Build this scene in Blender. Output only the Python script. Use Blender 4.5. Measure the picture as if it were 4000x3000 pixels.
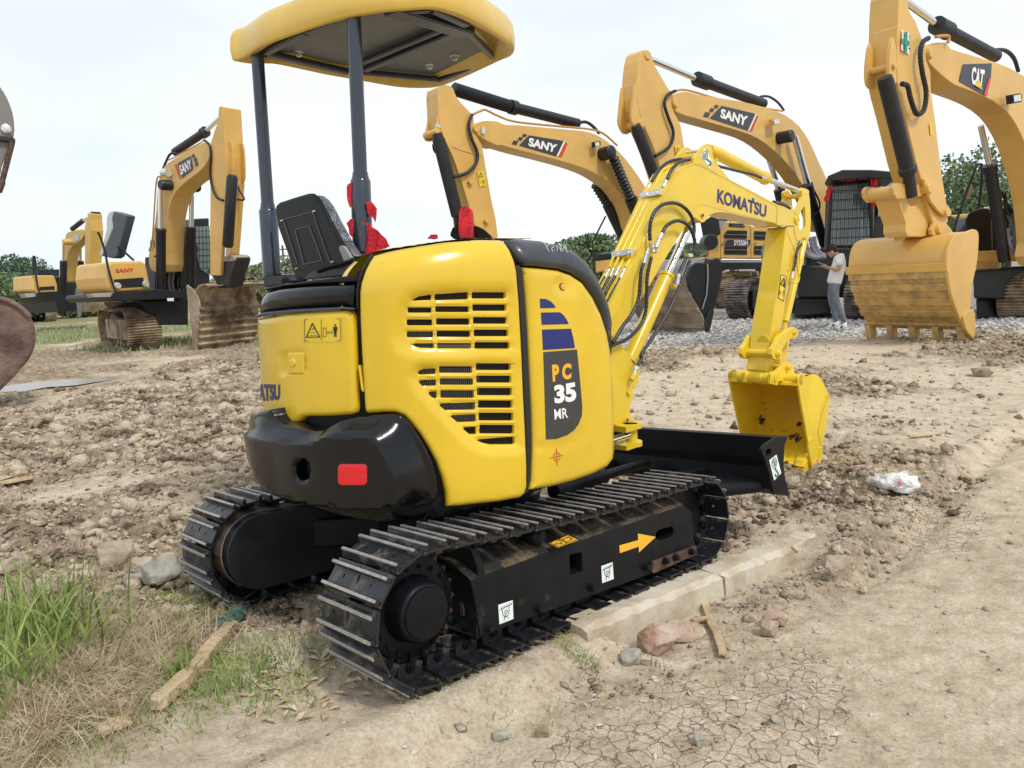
import bpy, bmesh, math, random
import numpy as np
from mathutils import Vector, Matrix
from mathutils.geometry import delaunay_2d_cdt
random.seed(7); RNG = np.random.default_rng(7)
scene = bpy.context.scene
for o in list(bpy.data.objects): bpy.data.objects.remove(o)
COL = scene.collection
# ------------------------------------------------------------------ camera
FPX = 2900.0
PITCH = math.atan((1500-1080)/FPX); ROLL = math.radians(3.0)
right0 = np.array([1., 0, 0]); up0 = np.array([0, math.sin(PITCH), math.cos(PITCH)]); fwd = np.array([0, math.cos(PITCH), -math.sin(PITCH)])
cr, up = math.cos(ROLL)*right0-math.sin(ROLL)*up0, math.sin(ROLL)*right0+math.cos(ROLL)*up0
CAM = np.array([0, 0, 1.4])
cam = bpy.data.cameras.new('camera'); co = bpy.data.objects.new('camera', cam); COL.objects.link(co)
cam.sensor_width = 36; cam.lens = 36*FPX/4000; cam.clip_start = .05; cam.clip_end = 3000
co.matrix_world = Matrix(((cr[0], up[0], -fwd[0], CAM[0]), (cr[1], up[1], -fwd[1], CAM[1]), (cr[2], up[2], -fwd[2], CAM[2]), (0, 0, 0, 1)))
scene.camera = co
# ------------------------------------------------------------------ light
SUN_EL, SUN_AZ = math.radians(52), math.radians(-42)   # sun stands behind the camera, to the right
world = bpy.data.worlds.new('World'); scene.world = world; world.use_nodes = True
nt = world.node_tree; nt.nodes.clear()
def N(t, **k):
    n = nt.nodes.new(t)
    for a, b in k.items(): setattr(n, a, b)
    return n
wo = N('ShaderNodeOutputWorld'); bg = N('ShaderNodeBackground'); add = N('ShaderNodeAddShader'); bg2 = N('ShaderNodeBackground')
sky = N('ShaderNodeTexSky', sky_type='NISHITA', sun_disc=False); sky.sun_elevation = SUN_EL; sky.sun_rotation = math.pi-SUN_AZ
tc = N('ShaderNodeTexCoord'); mp = N('ShaderNodeMapping'); mp.inputs['Scale'].default_value = (1.0, 1.0, 3.2)
no = N('ShaderNodeTexNoise'); no.inputs['Scale'].default_value = 1.6; no.inputs['Detail'].default_value = 5; no.inputs['Roughness'].default_value = .5
rp = N('ShaderNodeValToRGB'); rp.color_ramp.elements[0].position = .36; rp.color_ramp.elements[0].color = (.69, .77, .83, 1)
rp.color_ramp.elements[1].position = .62; rp.color_ramp.elements[1].color = (.92, .95, .97, 1)
nt.links.new(tc.outputs['Generated'], mp.inputs[0]); nt.links.new(mp.outputs[0], no.inputs[0]); nt.links.new(no.outputs[0], rp.inputs[0])
nt.links.new(rp.outputs[0], bg.inputs[0]); bg.inputs[1].default_value = .70
nt.links.new(sky.outputs[0], bg2.inputs[0]); bg2.inputs[1].default_value = .02
nt.links.new(bg.outputs[0], add.inputs[0]); nt.links.new(bg2.outputs[0], add.inputs[1]); nt.links.new(add.outputs[0], wo.inputs[0])
sl = bpy.data.lights.new('sun', 'SUN'); sl.energy = 1.5; sl.angle = math.radians(10); sl.color = (1, .95, .88)
so = bpy.data.objects.new('sun', sl); COL.objects.link(so)
sdir = Vector((math.sin(-SUN_AZ)*math.cos(SUN_EL), -math.cos(SUN_AZ)*math.cos(SUN_EL), math.sin(SUN_EL)))
so.rotation_euler = sdir.to_track_quat('Z', 'Y').to_euler(); so.location = (8, -8, 12)
scene.view_settings.view_transform = 'Standard'; scene.view_settings.look = 'None'
scene.view_settings.exposure = 0.52; scene.view_settings.gamma = 1
scene.render.resolution_x = 1024; scene.render.resolution_y = 768
# ------------------------------------------------------------------ pixel tracing: outlines read off the photo are carried onto real planes/solids
CROP = {'A': (2250, 550, 3.687), 'B': (2250, 950, 3.687), 'C': (2700, 600, 3.687), 'D': (2750, 1000, 3.687), 'E': (2750, 1400, 3.687),
        'F': (900, 0, 1.9069), 'G': (1000, 700, 3.687), 'H': (1200, 2050, 2.37), 'I': (2550, 1650, 2.765), 'P': (900, 900, 1.4426),
        'Q': (1800, 850, 1.4426), 'R': (1800, 1750, 1.7464), 'K': (2200, 500, 1.659), 'V': (0, 0, .553), 'L': (0, 300, 1.4427),
        'M': (0, 750, 2.765), 'S': (1600, 250, 2.011), 'T': (2400, 150, 1.4427), 'U': (3200, 0, 1.144), 'W': (600, 1750, 1.659),
        'X': (3150, 900, 4.147), 'Y': (0, 1950, 1.58), 'Z': (2800, 1200, 1.508), 'O': (1200, 2300, 1.106), 'J': (0, 1250, 1.952), 'N': (2300, 1200, 2.074), '0': (0, 0, 1)}
def T(c, pts):
    x0, y0, s = CROP[c]
    a = np.array(pts, float).reshape(-1, 2)
    return a/s+np.array([x0, y0])
def rays(px):
    px = np.atleast_2d(np.array(px, float))
    d = cr[None]*((px[:, 0]-2000)/FPX)[:, None]-up[None]*((px[:, 1]-1500)/FPX)[:, None]+fwd[None]
    return d/np.linalg.norm(d, axis=1)[:, None]
def project(X):
    v = np.atleast_2d(X)-CAM; z = v@fwd
    return np.stack([2000+FPX*(v@cr)/z, 1500-FPX*(v@up)/z], 1)
class Pl:                                   # a plane: P0, normal; hit() carries pixels to it
    def __init__(s, P0, n): s.P = np.array(P0, float); s.n = np.array(n, float)/np.linalg.norm(n)
    def hit(s, px, off=0):
        d = rays(px); n = s.n if s.n@(s.P-CAM) < 0 else -s.n
        t = ((s.P+n*off-CAM)@n)/(d@n)
        return CAM+d*t[:, None]
    def nrm(s, X): 
        n = s.n if s.n@(s.P-CAM) < 0 else -s.n
        return np.tile(n, (len(X), 1))
class Sdf:
    def __init__(s, f): s.f = f
    def nrm(s, X):
        e = 2e-3; g = np.stack([s.f(X+np.eye(3)[i]*e)-s.f(X-np.eye(3)[i]*e) for i in range(3)], 1)
        return g/np.maximum(np.linalg.norm(g, axis=1), 1e-9)[:, None]
    def hit(s, px, off=0):
        d = rays(px); t = np.full(len(d), 1.2); best = np.full(len(d), 9.); bt = t.copy()
        for i in range(170):
            X = CAM+d*t[:, None]; v = s.f(X)-off
            m = v < best; best[m] = v[m]; bt[m] = t[m]
            t = np.where(v < 3e-4, t, np.minimum(t+np.maximum(v, 4e-4)*.5, 9))
        X = CAM+d*bt[:, None]
        for i in range(3):
            X = X-s.nrm(X)*(s.f(X)-off)[:, None]
        return X
# ------------------------------------------------------------------ object helpers
def mk(name, verts, faces, mat, parent=None, smooth=False, loc=None):
    me = bpy.data.meshes.new(name); me.from_pydata([tuple(map(float, v)) for v in verts], [], faces); me.validate(); me.update()
    return link(name, me, mat, parent, smooth)
def link(name, me, mat, parent=None, smooth=False, sharp=35):
    o = bpy.data.objects.new(name, me); COL.objects.link(o)
    for m in (mat if isinstance(mat, (list, tuple)) else [mat]): me.materials.append(m)
    if smooth:
        me.polygons.foreach_set('use_smooth', [True]*len(me.polygons))
        if smooth != 2: me.set_sharp_from_angle(angle=math.radians(sharp))
    setp(o, parent); return o
def setp(o, parent):
    if parent is not None:
        o.parent = parent
        if parent.type == 'EMPTY': o.matrix_parent_inverse = Matrix.Translation(-Vector(parent.location))
def thing(name, label, cat, loc=(0, 0, 0), group=None):
    o = bpy.data.objects.new(name, None); COL.objects.link(o); o.location = loc; o.empty_display_size = .2
    o['label'] = label; o['category'] = cat
    if group: o['group'] = group
    return o
def tag(o, label, cat, group=None, kind=None):
    if label: o['label'] = label
    if cat: o['category'] = cat
    if group: o['group'] = group
    if kind: o['kind'] = kind
    return o
def bev(o, w, seg=2, ang=40):
    m = o.modifiers.new('b', 'BEVEL'); m.width = w; m.segments = seg; m.limit_method = 'ANGLE'; m.angle_limit = math.radians(ang); m.harden_normals = False
    return o
def smooth_closed(p, n=6):
    p = np.array(p, float); k = len(p); out = []
    for i in range(k):
        a, b, c, d = p[i-1], p[i], p[(i+1) % k], p[(i+2) % k]
        for j in range(n):
            t = j/n; out.append(.5*((2*b)+(c-a)*t+(2*a-5*b+4*c-d)*t*t+(3*b-a-3*c+d)*t**3))
    return np.array(out)
def smooth_open(p, n=6):
    p = np.array(p, float); k = len(p); out = []
    for i in range(k-1):
        a, b, c, d = p[max(i-1, 0)], p[i], p[i+1], p[min(i+2, k-1)]
        for j in range(n):
            t = j/n; out.append(.5*((2*b)+(c-a)*t+(2*a-5*b+4*c-d)*t*t+(3*b-a-3*c+d)*t**3))
    out.append(p[-1]); return np.array(out)
def resample(p, step):
    p = np.array(p, float); q = np.vstack([p, p[:1]]); out = []
    for i in range(len(p)):
        a, b = q[i], q[i+1]; L = np.linalg.norm(b-a); n = max(1, int(round(L/step)))
        for j in range(n): out.append(a+(b-a)*j/n)
    return np.array(out)
def inside(P, poly):
    x, y = P[:, 0], P[:, 1]; r = np.zeros(len(P), bool); n = len(poly)
    for i in range(n):
        x1, y1 = poly[i]; x2, y2 = poly[(i+1) % n]
        if y1 == y2: continue
        c = ((y1 > y) != (y2 > y)) & (x < (x2-x1)*(y-y1)/(y2-y1)+x1); r ^= c
    return r
def dist_poly(P, poly):
    A = np.array(poly); Bq = np.roll(A, -1, 0); best = np.full(len(P), 1e9)
    for a, b in zip(A, Bq):
        d = b-a; L = d@d+1e-12; t = np.clip(((P-a)@d)/L, 0, 1); q = a+t[:, None]*d
        best = np.minimum(best, np.hypot(*(P-q).T))
    return best
def rev(p):  # signed area
    x, y = np.array(p).T; return .5*np.sum(x*np.roll(y, -1)-np.roll(x, -1)*y)
def tri2d(poly, holes=(), grid=14, step=10, rings=()):
    """triangulate a polygon with holes, with interior points; returns 2d points, triangles, boundary loops"""
    loops = [resample(poly, step)]+[resample(h, step*.6) for h in holes]
    pts = []; edges = []; ids = []
    for l in loops:
        b = len(pts); pts += list(l); edges += [(b+i, b+(i+1) % len(l)) for i in range(len(l))]; ids.append(list(range(b, b+len(l))))
    P = loops[0]; sg = 1 if rev(P) > 0 else -1; extra = []
    for r in rings:
        nx = np.roll(P, -1, 0)-np.roll(P, 1, 0); nx /= np.maximum(np.linalg.norm(nx, axis=1), 1e-6)[:, None]
        extra += list(P+np.stack([-nx[:, 1], nx[:, 0]], 1)*r*sg)
    lo, hi = P.min(0), P.max(0)
    if grid:
        gx, gy = np.meshgrid(np.arange(lo[0], hi[0], grid), np.arange(lo[1], hi[1], grid)); gx = gx+(np.arange(gx.shape[0]) % 2)[:, None]*grid*.5
        g = np.stack([gx.ravel(), gy.ravel()], 1)
        g = g[dist_poly(g, P) > (max(rings) if rings else 0)+grid*.35] if len(g) else g
        extra += list(g)
    if extra:
        E = np.array(extra); k = inside(E, P) & (dist_poly(E, P) > (min(rings)*.6 if rings else grid*.3))
        for l in loops[1:]: k &= ~inside(E, l) & (dist_poly(E, l) > (grid or 5)*.2)
        pts += list(E[k])
    r = delaunay_2d_cdt([Vector(p) for p in pts], edges, [], 0, 1e-5)
    V = np.array([tuple(v) for v in r[0]]); F = np.array(r[2])
    cen = V[F].mean(1); k = inside(cen, P)
    for l in loops[1:]: k &= ~inside(cen, l)
    F = F[k]
    # boundary edges of the kept triangles
    cnt = {}
    for f in F:
        for a, b in ((f[0], f[1]), (f[1], f[2]), (f[2], f[0])):
            cnt[(a, b)] = cnt.get((a, b), 0)+1
    be = [(a, b) for (a, b) in cnt if (b, a) not in cnt]
    return V, F, be, loops
def panel(name, poly, surf, mat, parent, holes=(), thick=.03, r=8, grid=16, step=10, off=0, dents=(), smooth=True, rprof='round', hr=None, depth=None, mod=None):
    """a pressed panel: outline carried onto a surface, rolled edge of radius r (about a mm per px), side walls of given thickness"""
    rr = [r*.08, r*.3, r*.62, r] if r else []
    V, F, be, loops = tri2d(poly, holes, grid, step, rr)
    d = dist_poly(V, loops[0]); dp = r*.001 if depth is None else depth
    o = np.full(len(V), float(off))
    if r:
        q = np.clip(1-d/r, 0, 1); o -= dp*(1-np.sqrt(np.maximum(1-q*q, 0))) if rprof == 'round' else dp*q
    hrr = hr or 5
    for l in loops[1:]:
        q = np.clip(1-dist_poly(V, l)/hrr, 0, 1); o -= hrr*.001*(1-np.sqrt(np.maximum(1-q*q, 0)))
    for (dpoly, dd, w) in dents:
        ins = inside(V, dpoly); q = dist_poly(V, dpoly)*np.where(ins, 1, -1); q = np.clip(.5+q/w, 0, 1); q = q*q*(3-2*q); o -= dd*q
    if mod is not None: o += mod(V)
    X = surf.hit(V, 0) ; n = surf.nrm(X); Xs = X+n*o[:, None]
    faces = [tuple(int(i) for i in f) for f in F]
    # orient outward
    a, b, c = Xs[F[:, 0]], Xs[F[:, 1]], Xs[F[:, 2]]
    if np.mean(np.einsum('ij,ij->i', np.cross(b-a, c-a), n[F[:, 0]])) < 0: faces = [f[::-1] for f in faces]; be = [(q, p) for p, q in be]
    verts = list(Xs); mp_ = {}
    if thick:
        for e in be:
            for v in e:
                if v not in mp_: mp_[v] = len(verts); verts.append(Xs[v]-n[v]*thick)
        for p, q in be: faces.append((q, p, mp_[p], mp_[q]))
    return mk(name, verts, faces, mat, parent, smooth)
def prism(name, poly, plane, vec, mat, parent, holes=(), smooth=False, b=0, bseg=2, shift=0):
    """a plate: outline carried onto a vertical plane, thickened by the vector vec"""
    V, F, be, loops = tri2d(poly, holes, 0, 1e6) if holes else (None,)*4
    if not holes:
        P = plane.hit(poly)+shift; n = len(P); vec = np.array(vec, float)
        verts = list(P)+list(P+vec); A = np.zeros(3)
        for i in range(n): A += np.cross(P[i], P[(i+1) % n])
        front = list(range(n)) if A@vec < 0 else list(range(n))[::-1]
        faces = [tuple(front), tuple(i+n for i in front[::-1])]
        for i in range(n):
            p, q = front[i], front[(i+1) % n]; faces.append((q, p, p+n, q+n))
    else:
        P = plane.hit(V)+shift; vec = np.array(vec, float); n = len(P); verts = list(P)+list(P+vec)
        a, b_, c = P[F[:, 0]], P[F[:, 1]], P[F[:, 2]]
        if np.sum(np.cross(b_-a, c-a)@vec) > 0: F = F[:, ::-1]; be = [(q, p) for p, q in be]
        faces = [tuple(map(int, f)) for f in F]+[tuple(int(i)+n for i in f[::-1]) for f in F]+[(q, p, p+n, q+n) for p, q in be]
    o = mk(name, verts, faces, mat, parent, smooth)
    if b:
        bm = bmesh.new(); bm.from_mesh(o.data); bmesh.ops.dissolve_limit(bm, angle_limit=.01, verts=bm.verts, edges=bm.edges); bm.to_mesh(o.data); bm.free()
        bev(o, b, bseg)
    return o
def frame_of(d):
    d = np.array(d, float); d /= np.linalg.norm(d); a = np.array([0, 0, 1.]) if abs(d[2]) < .9 else np.array([1., 0, 0])
    u = np.cross(a, d); u /= np.linalg.norm(u); return u, np.cross(d, u)
def sweep(P, R, seg=12, caps=True):
    P = np.array(P, float); n = len(P); R = np.broadcast_to(R, n) if np.ndim(R) == 0 else np.array(R)
    tg = np.gradient(P, axis=0); tg /= np.maximum(np.linalg.norm(tg, axis=1), 1e-9)[:, None]
    u, v = frame_of(tg[0]); verts = []; faces = []
    for i in range(n):
        u = u-tg[i]*(u@tg[i]); u /= np.linalg.norm(u); v = np.cross(tg[i], u)
        for k in range(seg):
            a = 2*math.pi*k/seg; verts.append(P[i]+R[i]*(math.cos(a)*u+math.sin(a)*v))
    for i in range(n-1):
        for k in range(seg):
            a, b = i*seg+k, i*seg+(k+1) % seg; faces.append((a, b, b+seg, a+seg))
    if caps: faces += [tuple(range(seg))[::-1], tuple(range((n-1)*seg, n*seg))]
    return verts, faces
def merge(parts):
    V, F = [], []
    for v, f in parts:
        b = len(V); V += list(v); F += [tuple(i+b for i in q) for q in f]
    return V, F
def tube(name, P, r, mat, parent=None, seg=14, sm=5, ribbed=0):
    P = np.array(P, float)
    if len(P) > 2 and sm: P = smooth_open(P, sm)
    if ribbed:
        L = np.r_[0, np.cumsum(np.linalg.norm(np.diff(P, axis=0), axis=1))]; n = max(4, int(L[-1]/ribbed)*4)
        s = np.linspace(0, L[-1], n); P = np.stack([np.interp(s, L, P[:, i]) for i in range(3)], 1)
        ph = np.arange(n) % 4; R = r*np.where(ph == 0, .86, 1.0)
    else: R = r
    v, f = sweep(P, R, seg); return mk(name, v, f, mat, parent, True)
def rod(p, q, prof, seg=24):
    """surface of revolution from p to q; prof = [(t, radius)...]"""
    p, q = np.array(p, float), np.array(q, float); u, v = frame_of(q-p); verts = []; faces = []
    for t, r in prof:
        c = p+(q-p)*t
        for k in range(seg):
            a = 2*math.pi*k/seg; verts.append(c+r*(math.cos(a)*u+math.sin(a)*v))
    for i in range(len(prof)-1):
        for k in range(seg):
            a, b = i*seg+k, i*seg+(k+1) % seg; faces.append((a, b, b+seg, a+seg))
    faces += [tuple(range(seg))[::-1], tuple(range((len(prof)-1)*seg, len(prof)*seg))]
    return verts, faces
def cyl(name, p, q, r, mat, parent=None, seg=24, b=.0):
    L = np.linalg.norm(np.array(q)-np.array(p)); e = min(b/L, .3) if b else 0
    prof = [(0, r-b), (e, r), (1-e, r), (1, r-b)] if b else [(0, r), (1, r)]
    v, f = rod(p, q, prof, seg); return mk(name, v, f, mat, parent, True)
def box_vf(c, ax, half):
    c = np.array(c, float); ax = [np.array(a, float) for a in ax]; V = []
    for sx in (-1, 1):
        for sy in (-1, 1):
            for sz in (-1, 1): V.append(c+ax[0]*half[0]*sx+ax[1]*half[1]*sy+ax[2]*half[2]*sz)
    F = [(0, 1, 3, 2), (4, 6, 7, 5), (0, 4, 5, 1), (2, 3, 7, 6), (0, 2, 6, 4), (1, 5, 7, 3)]
    if np.dot(np.cross(ax[0], ax[1]), ax[2]) < 0: F = [f[::-1] for f in F]
    return V, F
def box(name, c, ax, half, mat, parent=None, b=0, seg=2):
    V, F = box_vf(c, ax, half); o = mk(name, V, F, mat, parent)
    if b: bev(o, b, seg)
    return o
def text_mesh(s, bold=0.0, shear=0, font=None):
    cu = bpy.data.curves.new('t', 'FONT'); cu.body = s; cu.offset = bold; cu.shear = shear; cu.resolution_u = 4
    ob = bpy.data.objects.new('t', cu); COL.objects.link(ob); dg = bpy.context.evaluated_depsgraph_get(); me = bpy.data.meshes.new_from_object(ob.evaluated_get(dg))
    v = np.array([tuple(x.co)[:2] for x in me.vertices]); f = [tuple(p.vertices) for p in me.polygons]
    bpy.data.objects.remove(ob); bpy.data.curves.remove(cu); bpy.data.meshes.remove(me); return v, f
def lettering(name, s, quad, surf, mat, parent, lift=.0015, bold=.02, shear=0):
    """writing laid on a surface; quad = four pixels TL,TR,BR,BL of the word"""
    v, f = text_mesh(s, bold, shear); lo, hi = v.min(0), v.max(0); uv = (v-lo)/(hi-lo); q = np.array(quad, float)
    a, b = uv[:, :1], uv[:, 1:]
    px = (q[3]*(1-a)+q[2]*a)*(1-b)+(q[0]*(1-a)+q[1]*a)*b
    X = surf.hit(px); X = X+surf.nrm(X)*lift
    return mk(name, X, f, mat, parent)
def decal(name, poly, surf, mat, parent, lift=.001, grid=20, holes=()):
    V, F, be, _ = tri2d(poly, holes, grid, 25)
    X = surf.hit(V); n = surf.nrm(X); X = X+n*lift; F = [tuple(map(int, f)) for f in F]
    a, b, c = X[F[0][0]], X[F[0][1]], X[F[0][2]]
    if np.cross(b-a, c-a)@n[F[0][0]] < 0: F = [f[::-1] for f in F]
    return mk(name, X, F, mat, parent, True)
def rrect(x0, y0, x1, y1, r, n=4):
    out = []
    for cx, cy, a0 in ((x1-r, y0+r, -90), (x1-r, y1-r, 0), (x0+r, y1-r, 90), (x0+r, y0+r, 180)):
        for i in range(n+1):
            a = math.radians(a0+90*i/n); out.append((cx+r*math.cos(a), cy+r*math.sin(a)))
    return out
def ell(cx, cy, rx, ry, n=20, rot=0):
    c, s = math.cos(rot), math.sin(rot)
    return [(cx+rx*math.cos(t)*c-ry*math.sin(t)*s, cy+rx*math.cos(t)*s+ry*math.sin(t)*c) for t in np.linspace(0, 2*math.pi, n, endpoint=False)]
def strokes(name, lines, w, surf, mat, parent, lift=.002, closed=False):
    """drawn lines (pixel polylines) of pixel width w as flat ribbons on a surface"""
    parts = []
    for L in lines:
        L = np.array(L, float)
        for i in range(len(L)-1):
            a, b = L[i], L[i+1]; d = (b-a)/max(np.linalg.norm(b-a), 1e-6); nn = np.array([-d[1], d[0]])*w/2; e = d*w*.25
            q = np.array([a-e+nn, b+e+nn, b+e-nn, a-e-nn]); X = surf.hit(q); X = X+surf.nrm(X)*(lift+.0002*(len(parts) % 5)); parts.append((X, [(0, 1, 2, 3)]))
    V, F = merge(parts); return mk(name, V, F, mat, parent)
# ------------------------------------------------------------------ materials
def mat(name, col, rough=.5, metal=0, coat=0, noise=0, nscale=8, bump=0, bscale=60, spec=.5, col2=None, lo=.4, hi=.6, detail=6, rvar=0, dirt=None, dpos=(.5, .62), dscale=3, trans=0, emis=None, estr=1):
    m = bpy.data.materials.new(name); m.use_nodes = True; t = m.node_tree; p = t.nodes['Principled BSDF']
    c = (*col, 1) if len(col) == 3 else col
    p.inputs['Base Color'].default_value = c; p.inputs['Roughness'].default_value = rough; p.inputs['Metallic'].default_value = metal
    p.inputs['Coat Weight'].default_value = coat; p.inputs['Coat Roughness'].default_value = .08; p.inputs['Specular IOR Level'].default_value = spec
    if trans: p.inputs['Transmission Weight'].default_value = trans
    if emis: p.inputs['Emission Color'].default_value = (*emis, 1); p.inputs['Emission Strength'].default_value = estr
    g = t.nodes.new('ShaderNodeTexCoord'); L = t.links.new; out = None
    if noise or col2:
        n = t.nodes.new('ShaderNodeTexNoise'); n.inputs['Scale'].default_value = nscale; n.inputs['Detail'].default_value = detail; n.inputs['Roughness'].default_value = .62; L(g.outputs['Object'], n.inputs[0])
        r = t.nodes.new('ShaderNodeValToRGB'); r.color_ramp.elements[0].position = lo; r.color_ramp.elements[1].position = hi
        if col2: r.color_ramp.elements[0].color = c; r.color_ramp.elements[1].color = (*col2, 1)
        else:
            r.color_ramp.elements[0].color = tuple(x*(1-noise) for x in col)+(1,); r.color_ramp.elements[1].color = tuple(min(1, x*(1+noise)) for x in col)+(1,)
        L(n.outputs[0], r.inputs[0]); out = r.outputs[0]
    if dirt:
        n = t.nodes.new('ShaderNodeTexNoise'); n.inputs['Scale'].default_value = dscale; n.inputs['Detail'].default_value = 9; n.inputs['Roughness'].default_value = .7; L(g.outputs['Object'], n.inputs[0])
        r = t.nodes.new('ShaderNodeValToRGB'); r.color_ramp.elements[0].position = dpos[0]; r.color_ramp.elements[1].position = dpos[1]; L(n.outputs[0], r.inputs[0])
        x = t.nodes.new('ShaderNodeMix'); x.data_type = 'RGBA'; L(r.outputs[0], x.inputs[0])
        if out: L(out, x.inputs[6])
        else: x.inputs[6].default_value = c
        x.inputs[7].default_value = (*dirt, 1); out = x.outputs[2]
        rr_ = t.nodes.new('ShaderNodeMapRange'); L(r.outputs[0], rr_.inputs[0]); rr_.inputs[3].default_value = rough; rr_.inputs[4].default_value = .9; L(rr_.outputs[0], p.inputs['Roughness'])
    elif rvar:
        n = t.nodes.new('ShaderNodeTexNoise'); n.inputs['Scale'].default_value = 5; n.inputs['Detail'].default_value = 8; L(g.outputs['Object'], n.inputs[0])
        rr_ = t.nodes.new('ShaderNodeMapRange'); L(n.outputs[0], rr_.inputs[0]); rr_.inputs[1].default_value = .35; rr_.inputs[2].default_value = .65; rr_.inputs[3].default_value = max(0, rough-rvar); rr_.inputs[4].default_value = rough+rvar; L(rr_.outputs[0], p.inputs['Roughness'])
    if out: L(out, p.inputs['Base Color'])
    if bump:
        n = t.nodes.new('ShaderNodeTexNoise'); n.inputs['Scale'].default_value = bscale; n.inputs['Detail'].default_value = 6; L(g.outputs['Object'], n.inputs[0])
        b = t.nodes.new('ShaderNodeBump'); b.inputs['Strength'].default_value = min(1, bump*10); b.inputs['Distance'].default_value = bump*.1; L(n.outputs[0], b.inputs['Height']); L(b.outputs[0], p.inputs['Normal'])
    return m
YEL = mat('bright_yellow_paint', (.73, .49, .018), .28, coat=.5, noise=.05, nscale=2.5, bump=.006, bscale=9, rvar=.08)
YEL2 = mat('boom_yellow_paint', (.76, .53, .022), .34, coat=.3, noise=.05, nscale=3, bump=.02, bscale=40, rvar=.1)
YBUCK = mat('worn_yellow_paint', (.82, .58, .025), .42, coat=.1, noise=.06, nscale=4, bump=.02, bscale=40)
YCHIP = mat('chipped_yellow_paint', (.80, .52, .02), .45, noise=.06, nscale=4, dirt=(.045, .02, .02), dpos=(.585, .592), dscale=6)
BLK = mat('black_gloss_paint', (.003, .0035, .005), .20, coat=.30, spec=.25, bump=.03, bscale=14, rvar=.06)
BLKM = mat('black_satin_paint', (.005, .0055, .0075), .44, spec=.2, noise=.2, nscale=6, bump=.02, bscale=50)
BLKF = mat('black_frame_paint', (.009, .0095, .012), .42, spec=.2, noise=.25, nscale=5, bump=.02, bscale=70, dirt=(.12, .085, .055), dpos=(.62, .8), dscale=4)
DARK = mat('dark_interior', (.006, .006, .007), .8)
POST = mat('navy_post_paint', (.018, .028, .045), .20, coat=.5, bump=.05, bscale=9, rvar=.1)
RUB = mat('black_rubber', (.014, .014, .016), .55, bump=.03, bscale=120)
HOSE = mat('wrapped_black_hose', (.02, .022, .028), .33, noise=.3, nscale=40)
TRK = mat('black_track_steel', (.016, .017, .021), .36, noise=.3, nscale=14, bump=.05, bscale=80, dirt=(.20, .165, .13), dpos=(.50, .72), dscale=14)
WORN = mat('worn_grouser_edge', (.36, .33, .30), .5, metal=.3, noise=.35, nscale=45, bump=.06, bscale=150, lo=.3, hi=.7)
STEEL = mat('zinc_fitting', (.72, .73, .74), .28, metal=.9, noise=.1, nscale=30)
CHROME = mat('chrome_rod', (.8, .8, .82), .08, metal=1)
GREY = mat('grey_liner_paint', (.17, .19, .20), .5, noise=.08, nscale=2, bump=.01)
CANO = mat('canopy_yellow_plastic', (.72, .48, .08), .34, coat=.4, noise=.06, nscale=2, bump=.03, bscale=12, rvar=.1)
RED = mat('red_reflector', (.72, .015, .02), .35, noise=.05, nscale=60)
REDCLOTH = mat('red_cloth', (.62, .02, .03), .8, noise=.2, nscale=12, bump=.08, bscale=60)
WHITE = mat('white_sticker', (.82, .84, .84), .45)
WLET = mat('white_lettering', (.85, .85, .82), .5)
GREEN = mat('green_ink', (.02, .16, .08), .5)
INK = mat('black_ink', (.012, .012, .012), .5)
REDINK = mat('red_ink', (.55, .06, .015), .5)
BLUE = mat('blue_stripe', (.012, .02, .16), .35)
NAVY = mat('navy_lettering', (.025, .025, .16), .45)
PLAQ = mat('dark_grey_plaque', (.045, .045, .045), .45)
ORNG = mat('orange_lettering', (.85, .42, .03), .45)
RUST = mat('rusty_steel', (.10, .06, .045), .6, metal=.3, noise=.4, nscale=20, bump=.05)
FIN = mat('radiator_fin', (.09, .09, .09), .4, metal=.6)
CHALK = mat('chalk_mark', (.55, .58, .6), .9)
PLASTIC = mat('clear_plastic_wrap', (.10, .12, .14), .16, spec=.8, coat=.6, bump=.35, bscale=22, noise=.4, nscale=14)
SEATB = mat('black_seat_shell', (.006, .006, .007), .5, coat=.05, spec=.2, bump=.02)
# ================================================================== the small yellow excavator
MT = np.array([-0.25709794, 3.58987758, -0.057218])
MW = np.array([[0.72685222, 0.68078338, -0.09066335], [-0.68635787, 0.72473694, -0.06057432], [0.02446909, 0.10625608, 0.99403768]]).T
def mw(x, y, z): return MT+MW@np.array([x, y, z], float)
MX, MY, MZ = MW[:, 0], MW[:, 1], MW[:, 2]
UC = np.array([-.2449, 3.643]); UX = np.array([.7298, .6836]); UY = np.array([-.6836, .7298])
def uw(a, b, z): return np.array([*(UC+UX*a+UY*b), z])
EX = thing('small_excavator', 'small bright yellow excavator with a canopy roof standing in the foreground', 'excavator', (-.257, 3.59, -.05))
# ---- tracks
XR, XF, HT, ZR, HW, SW = -.874, .835, .448, -.073, .852, .344
R2, R1 = HT/2, (HT-ZR)/2; ZC2, ZC1 = HT/2, (HT+ZR)/2
L1 = XF-XR; L2 = math.pi*R2; L3 = L1; L4 = math.pi*R1; LT = L1+L2+L3+L4
def loop(s, dr=0):
    """point and outward direction on the track loop; s metres from the rear bottom"""
    s %= LT
    if s < L1: t = s/L1; return XR+(XF-XR)*t, ZR*(1-t)+dr*0-(-0)*0, (0, -1)
    s -= L1
    if s < L2: a = -math.pi/2+s/R2; return XF+R2*math.cos(a), ZC2+R2*math.sin(a), (math.cos(a), math.sin(a))
    s -= L2
    if s < L3:
        t = s/L3; return XF-(XF-XR)*t, HT-.012*math.sin(math.pi*t)*2, (0, 1)
    s -= L3; a = math.pi/2+s/R1; return XR+R1*math.cos(a), ZC1+R1*math.sin(a), (math.cos(a), math.sin(a))
NSH = 37; PITCHS = LT/NSH
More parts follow.
